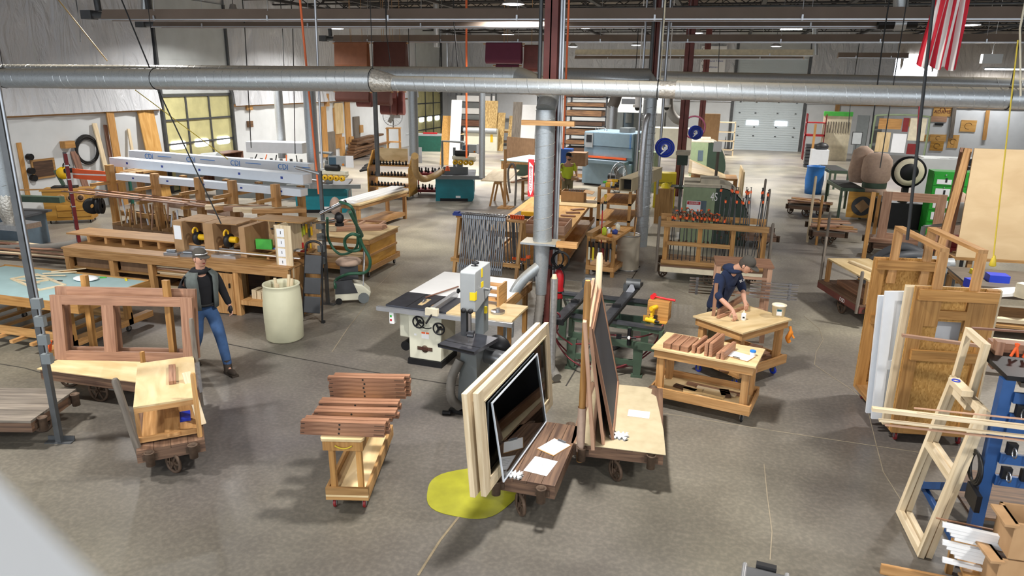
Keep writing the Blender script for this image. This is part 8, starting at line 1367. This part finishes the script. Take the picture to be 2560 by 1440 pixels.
a=F(1850,1395,.42);t=T('equipment_case','silver ribbed equipment case with a black handle at the bottom edge','case',(0.42,4.72,0),R(-6));MB().box(0,0.34,0,0.36,0,0.42).build('body','steel',t,bevel=0.03);MB().cyl((0.02,0.38,0.4),(0.02,0.0,0.43),0.02,n=8).build('corner_tube','aluminium',t);MB().cyl((0.33,0.38,0.4),(0.33,0.0,0.43),0.02,n=8).build('corner_tube','aluminium',t);MB().box(0.1,0.25,0.36,0.41,0.38,0.44).build('handle','black_plastic',t);MB().box(0.09,0.25,0.2,0.22,0.42,0.425).build('latch','chrome',t);MB().box(0.09,0.24,0.12,0.15,0.42,0.424).build('red_strip','orange',t)
# ---- big tan panel cart
a=GX(2440,357,4.62);t=T('panel_cart','rack with a huge tan board leaning on it at the right','rack',(4.45,15.1,0),R(5));MB().hexa([(0.05,0,0.9),(2.6,0,0.9),(2.6,0.03,0.9),(0.05,0.03,0.9),(0.15,0.35,2.92),(2.6,0.35,2.92),(2.6,0.38,2.92),(0.15,0.38,2.92)]).build('tan_board','tan_panel',t)
MB().beam((-0.3,0.1,0.0),(0.1,0.5,2.9),0.14,0.05).build('side_plank','pine',t);MB().beam((-0.1,0.25,0),(0.12,0.65,2.9),0.2,0.03).build('side_plank','mahogany',t);MB().box(0,2.5,0.3,0.9,0.3,0.36).box(0,2.5,0.0,0.3,0.84,0.9).build('shelf','pine_old',t);legs4(t,0.3,2.5,0.05,0.85,0,0.84,0.08,'pine_old')
# table behind the door cart
table('cluttered pine table with blue bins behind the flakeboard rack',2395,840,2.2,1.3,0.9,'grey_wood','pine_old')
for k,(px,py,w_,d_,h_,m_,l) in enumerate(((2485,690,.3,.25,.12,'reel_blue','royal blue bin'),(2430,672,.12,.1,.08,'yellow','yellow packet'),(2420,705,.12,.2,.14,'reel_blue','small blue bin'),(2510,720,.6,.3,.05,'white_board','white dusty slab'),(2550,730,.15,.2,.22,'ivory','pale printed box'),(2465,735,.14,.14,.05,'steel','round tin'))):
    p=F(px,py,0.95);one('bench_item',MB().c(0,0,0,w_,d_,h_),m_,l+' on the cluttered table at the right','box',loc=(p.x,p.y-0.15,0.9),rz=R(10*k));
for k in range(3): q=F(2500,790+25*k,0.6);one('stored_board',MB().box(-0.4,1.2,0,0.12,0,0.06),'pale_wood','pale board %d sticking out below the cluttered table' % (k+1),'board','boards below the cluttered table',loc=(q.x,q.y,0.5-0.18*k))
# ---- DSD cart
o=V((2.12,14.1,0));a,b=F(2045,700,.4),F(2150,765,.4);rz=math.atan2(b.y-a.y,b.x-a.x);o=floor_of(a);L=(b-a).length;
factory_cart('dark maroon platform cart lettered DSD with a plywood stand on it',o,rz,L,0.95,0.40,frame_m='maroon_steel',letters='DSD')
t=T('plywood_stand','low plywood topped stand with brown cardboard end on the DSD cart','stand',tuple(loc2w(o,rz,0.05,0.1,0.40)),rz);MB().box(0,L-0.1,0,0.8,0.42,0.45).build('tabletop','plywood',t);legs4(t,0,L-0.1,0,0.8,0,0.42,0.07,'pine');MB().box(L-0.1,L-0.08,0.0,0.8,0.02,0.42).build('cardboard_end','cardboard',t);MB().box(0.2,L-0.3,0.15,0.5,0.0,0.08).build('stored_board','mahogany',t)
q=loc2w(o,rz,0.9,0.4,0.852);one('pale_bar',MB().box(-0.5,0.5,0,0.08,0,0.04),'pale_wood','pale bar lying on the low plywood stand','bar',loc=tuple(q),rz=rz+R(8))
for k,(x,y,h,l) in enumerate(((-0.03,0.06,1.0,'grey round stake at the far left corner of the DSD cart'),(L-0.05,-0.02,0.75,'rusty stake with wrap at the front of the DSD cart'),(L+0.35,1.05,1.05,'brown slim stake right of the DSD cart'))): stake(o,rz,x,y,0.25,h,l,0.03,'pine_orange' if k==2 else 'grey_wood')
# ---- small carts in the aisle
def loaded(px,py,px2,py2,D_,label,n,seed,zd=0.38):
    o_,r_,L_=FB((px,py),(px2,py2));factory_cart(label,o_,r_,L_,D_,zd,deck='grey_wood');rr=random.Random(seed)
    for k in range(n): q=loc2w(o_,r_,rr.uniform(0,L_*0.5),0.05+0.15*(k % 5)*D_,zd+0.005+0.03*(k//4)+0.03);one('loose_board',MB().box(-0.1,rr.uniform(0.5,0.9)*L_,0,0.13,0,0.028),('mahogany_pale','cherry','pine')[k % 3],'board number %d in the load of the %s' % (k+1,label.split(',')[0]),'board','boards on the '+label.split(',')[0],loc=tuple(q),rz=r_+R(rr.uniform(-14,20)))
    return o_,r_,L_
loaded(1968,540,2062,548,1.1,'aisle cart by the blue barrel, heaped with loose boards',12,1);o_,r_,L_=loaded(2028,612,2108,618,1.5,'stake cart in the aisle, stacked with reddish boards',16,2)
for k,(px,py,h,l) in enumerate(((2018,605,1.6,'tall pale stick behind the stake cart'),(2040,612,1.15,'brown stake with black tape on the stake cart'),(2062,628,0.85,'short grey stake at the front of the stake cart'))): p=F(px,py);stake((p.x,p.y),0,0,0,0.0,h+0.15,l,0.035,('pale_wood','pine_orange','grey_wood')[k])
o_,r_,L_=FB((1872,622),(1902,622));factory_cart('small dark cart with two tall stakes right of the clamp rack',floor_of(F(1860,622)),R(3),0.75,1.3,0.36);
for k,(px,h) in enumerate(((1896,1.5),(1908,1.3))): p=F(px,618-8*(k==0));stake((p.x,p.y),0,0,0,0.2,h,('taller black tipped','shorter')[k]+' stake on the small dark cart right of the clamps',0.03,'grey_wood')
# cart with mahogany frame
o,rz=V((3.75,18.6,0)),R(0);factory_cart('platform cart carrying a big upright tan window frame before the green lockers',o,rz,1.7,1.1,0.38);t=T('window_frame_unit','big tan wooden frame standing before the green lockers','window frame',(3.85,18.9,0.38),R(-4));panel_frame(None,'',1.35,1.2,0.07,0.2,'').build('frame','mahogany_pale',t)
for k in range(4): one('mahogany_board',MB().box(0,1.5,0,0.15,0,0.04),'mahogany_pale','pinkish board number %d at the foot of the big tan frame' % (k+1),'board','boards at the foot of the tan frame',loc=(3.65+0.04*k,18.62+0.06*k,0.382+0.042*(k % 2)),rz=R(-2))
for px,py,h,l in ((2150,700,1.9,'tall orange stake left of the big tan frame'),(2180,610,1.3,'orange stake seen through the big tan frame'),(2205,488,1.5,'orange post behind the dust bags')): p=F(px,py);stake((p.x,p.y),0,0,0,0.0,h,l,0.04,'pine_orange',sq=True)
t=T('miter_station','white pipe stand with a grey switch box and tangled saw parts','machine',(4.3,16.8,0));MB().cyl((0,0,0),(0,0,1.15),0.05,n=12).cyl((0,0,1.15),(0.9,0.5,1.2),0.035,n=10).build('pipe','machine_grey',t);MB().box(0.6,0.9,0.3,0.45,1.25,1.65).build('switch_box','machine_grey',t);MB().box(0.3,1.1,0.2,0.8,0.6,0.7).box(0.5,0.9,0.3,0.7,0.7,0.9).build('saw_base','red_dark',t);legs4(t,0.3,1.1,0.2,0.8,0,0.6,0.06,'dark_grey')
t=T('moulding_machine','grey dusty machine with thick dark hoses behind the DSD cart','machine',(3.5,14.2,0));MB().box(0,0.8,0,0.8,0,0.75).build('body','machine_dark',t);MB().cyl((0.1,0.2,0.85),(0.8,0.3,0.9),0.1,n=14).box(0.2,0.7,0.1,0.6,0.75,0.95).build('motor','machine_grey',t)
for k in range(2): MB().tube(spl([(-0.6,0.3+0.5*k,0.35),(-0.4,0.4+0.4*k,0.75),(0.0,0.4+0.3*k,0.95+0.1*k),(0.4,0.5,0.95)],6),0.1,12).build('dust_hose','dark_grey',t)
# ---- barrel, bins, racks at the back right
p=F(2034,487);t=T('plastic_barrel','blue plastic barrel standing in the right aisle','barrel',(p.x,p.y+0.35,0));MB().lathe([(0,0.02),(0.3,0),(0.32,0.3),(0.34,0.55),(0.32,0.8),(0.31,1.0),(0.33,1.02),(0.33,1.05),(0.29,1.05),(0.29,0.9),(0,0.88)],n=28).build('body','barrel_blue',t)
simple('white_bin','tall white bin with a black bag behind the blue barrel','bin',2042,450,0.7,0.6,1.3,'white_vinyl');one('black_bag',MB().ball((0,0,0),0.27,(1.1,0.8,0.7),12),'black_plastic','black bag draped over the tall white bin','bag',loc=tuple(F(2042,450)+V((0.05,.3,1.42))))
t=T('slatted_shelf','cream slatted panel with a green top by the back wall','shelf',tuple(F(2046,400)),R(-5));MB().box(0,1.4,0,0.6,0,2.4).build('body','ivory',t);MB().box(-0.02,1.42,-0.05,0.62,2.4,2.62).build('green_top','green_case',t)
for k in range(10): MB().box(0.1+0.13*k,0.14+0.13*k,-0.02,0,1.5,2.1).build('slot','grey_wood',t)
t=T('red_rack','red tube frame rack left of the slatted panel','rack',tuple(F(2005,400)),0);legs4(t,0,1.0,0,0.6,0,2.5,0.05,'red_dark');MB().box(0,1.0,0,0.6,2.0,2.05).box(0,1.0,0,0.6,1.3,1.4).build('shelf','red',t)
for k in range(7): one('black_tray',MB().c(0.35,0.2,0,0.8,0.5,0.13),'dark_grey','dark plastic tray number %d from the floor in the stack by the red rack' % (k+1),'tray','stack of dark trays',loc=(F(2012,418).x,F(2012,418).y,0.17*k))
one('orange_post',MB().box(0,0.1,0,0.1,0,2.2),'pine_orange','orange post in front of the dark tray stack','post',loc=tuple(F(2022,425)))
for k,(px,py,px2,py2) in enumerate(((2066,490,2110,500),(2092,545,2152,548))):
    o_,r_,L_=FB((px,py),(px2,py2));t=T('roller_table',('farther','nearer')[k]+' green framed belt table with a black top near the dust bags','table',o_,R(5),'belt tables');MB().box(0,0.7,0,2.0,0.85,0.95).build('frame','army_green',t);MB().box(0.06,0.64,0.05,1.95,0.951,0.96).build('belt','black_rubber',t);legs4(t,0,0.7,0,2.0,0,0.85,0.07,'army_green')
p=F(2100,545);t=T('round_jig','plywood board with a dark disc leaning under the nearer belt table','jig',(F(2112,545).x,F(2112,545).y-0.1,0.0));MB().box(0,0.85,0,0.05,0.05,0.85).build('board','ochre_ply',t);MB().cyl((0.42,-0.01,0.42),(0.42,0,0.42),0.3,n=28).build('disc','dark_grey',t);b=MB();b.M=Matrix.Translation((0.42,-0.015,0.42)) @ Matrix.Rotation(R(45),4,'Y');b.box(-0.15,0.15,-0.005,0.003,-0.15,0.15).build('square_plate','cardboard',t)
p=F(2182,548);t=T('dust_collector','dust collector with two swollen pinkish bags at the right','dust collector',(p.x,p.y+0.6,0));prof=[(0,0.1),(0.36,0.12),(0.42,0.4),(0.4,0.8),(0.34,0.92)];MB().lathe(prof,n=20).build('lower_bag','bag_tan',t);MB().lathe([(0.36,0.92),(0.36,1.08)],n=20).build('collar','army_green',t);MB().lathe([(0.34,1.08),(0.42,1.2),(0.44,1.5),(0.42,1.8),(0.28,1.98),(0,2.02)],n=20).build('upper_bag','bag_tan',t)
MB().lathe([(0.3,0),(0.38,0.3),(0.3,1.0),(0.1,1.15),(0,1.16)],(-0.35,0.6,1.0),n=16).build('rear_bag','bag_tan',t);MB().c(0,0.3,0,1.0,1.0,0.1).build('base','dark_grey',t)
for k,(px,w_) in enumerate(((2140,.55),(2176,.5))): simple('metal_screen',('left','right')[k]+' tall grey metal panel behind the dust bags','panel',px,420,w_,0.12,2.6,'machine_dark',R(-20+8*k))
p=F(2120,430);t=T('monitor','computer monitor on a stand left of the tall grey panels','monitor',(p.x,p.y,0));MB().box(-0.05,0.4,0,0.04,1.3,1.9).build('housing','black_plastic',t);MB().box(-0.02,0.37,-0.005,0,1.33,1.87).build('screen','machine_grey',t);MB().box(0.15,0.2,0,0.04,0,1.3).build('stand','dark_grey',t)
t=T('sample_stand','round cornered pipe frame holding board samples before the right back wall','display frame',tuple(F(2168,425)),R(-4));MB().tube(spl([(0,0,0),(0,0,2.3),(0.25,0,2.65),(2.1,0,2.65),(2.35,0,2.3),(2.35,0,0)],5),0.05,8).build('pipe','light_green',t)
for x,z,w_,h_,m_ in ((0.2,2.0,1.0,0.5,'pine_orange'),(1.25,1.9,0.25,0.65,'red_dark'),(1.55,1.5,0.7,1.05,'ivory'),(0.9,0.9,0.6,0.9,'paper'),(1.6,0.85,0.45,0.5,'red_dark'),(0.2,0.9,0.6,0.95,'plywood')): MB().box(x,x+w_,0.05,0.09,z,z+h_).build('sample_board',m_,t)
g=GY(2272,430,23.5);t=T('dial_scale','large black rimmed round dial scale at the right','scale',(g.x,23.5,0));MB().lathe([(0,-0.06),(0.46,-0.06),(0.46,0.1),(0,0.1)],(0,0,g.z),'Y',36).build('case','black_metal',t);MB().lathe([(0.25,-0.064),(0.4,-0.064),(0.4,-0.061),(0.25,-0.061)],(0,0,g.z),'Y',36).build('dial','ivory',t);MB().box(-0.08,0.08,0,0.2,0.6,g.z-0.4).box(-0.7,0.7,-0.6,0.8,0,0.75).build('base','black_metal',t);MB().beam((-0.3,-0.65,0.8),(0.3,-0.3,0.82),0.05,0.03).build('wrench','rust_iron',t)
t=table('white long bench under the black engraving heads by the right wall',2300,450,4.2,1.0,1.0,'upper_panel','upper_panel')
for k in range(6): p=F(2318+22*k,421,1.1);one('engraving_unit',MB().c(0,0,-0.05,0.35,0.3,0.4).cyl((-0.2,0,0.2),(0.2,-0.25,0.05),0.08,n=10),'black_metal','black machine head number %d from the left in the row on the white bench' % (k+1),'machine head','black machine heads on the white bench',loc=tuple(p))
p=F(2318,575);t=T('locker','bright green steel lockers with white papers on their doors','locker',(5.7,22.2,0),R(0));MB().box(0,1.15,0,0.6,0,1.78).build('body','green_cabinet',t)
for c_ in range(2):
    for r_ in range(5): d_=MB().box(0.02+0.57*c_,0.56+0.57*c_,-0.02,0,0.05+0.34*r_,0.36+0.34*r_).build('door','green_cabinet',t);MB().c(0.3+0.57*c_,-0.03,0.32+0.34*r_,0.03,0.02,0.03).build('lock','steel',d_)
for r_ in range(4): n_=MB().box(0.1,0.46,-0.026,-0.02,0.45+0.33*r_,0.66+0.33*r_-0.08*(r_==3)).build('paper','paper',t);MB().box(0.3,0.35,-0.03,-0.026,0.5+0.33*r_,0.62+0.33*r_).build('printed_mark','ink',n_)
one('cloth_heap',MB().ball((0,0,0),0.5,(0.6,0.6,1.3),12),'bag_tan','pinkish cloth bag hanging between the lockers and the planks','bag',loc=tuple(F(2395,540,0.7)))
one('white_sheet',MB().box(0,1.3,0,0.05,-0.9,0.7),'upper_panel','pale crumpled sheet behind the round dial','sheet',loc=tuple(F(2290,445,0.9)))
# plaques on the back wall
def plaque(px,py,w_,h_,label,m='gold_ply',tilt=0.0):
    g=GY(px,py,YB-0.05);t=T('wall_plaque',label,'plaque',tuple(g),0,'wooden plaques on the right back wall');b=MB();b.M=Matrix.Rotation(tilt,4,'Y');b.box(-w_/2,w_/2,0,0.04,-h_/2,h_/2).build('board',m,t);return t
t=plaque(2356,279,0.95,0.55,'plaque with red brown arched lettering, topmost');text('ADAMS',0.26,t,'maroon_steel',(0,-0.01,-0.02),(PI/2,0,0));MB().ring((0,-0.005,0.1),0.13,0.02,'Y',16,5,R(0),R(180)).build('emblem','maroon_steel',t)
plaque(2347,298,0.85,0.32,'dark shaped plaque just below the lettered one','mahogany_pale');plaque(2348,311,0.45,0.13,'small black bar under the shaped plaque','black_metal')
for px,py,w_,h_,l in ((2287,307,.8,.45,'wide plaque left of the lettered one'),(2421,315,.8,.65,'lone square plaque right of the brown plank'),(2309,345,.6,.4,'plaque with a dark bird mark'),(2345,345,.85,.4,'middle plaque with dark marks'),(2383,354,.55,.75,'upright narrow wooden plaque'),(2342,365,.7,.55,'darker plaque below the middle one')): t=plaque(px,py,w_,h_,l,'ochre_ply' if 'darker' in l else 'gold_ply');MB().ring((0,-0.002,0),min(w_,h_)*0.28,0.012,'Y',12,4,0.3,5).build('carved_mark','dark_wood',t)
for px,py0,py1,m_,l in ((2383,268,346,'grey_wood','grey brown'),(2466,276,350,'pine_orange','orange')): a=GY(px+4,py0,YB-0.1);b=GY(px-6,py1,YB-0.1);one('wall_plank',MB().beam((0,0,0),b-a,0.2,0.06,(0,1,0)),m_,l+' plank hanging upright on the right back wall','plank',loc=tuple(a))
hung('red_hose',(2298,268),(2290,400),30,0.03,'hose_red','dark red hose hanging beside the black cord at right','hose')
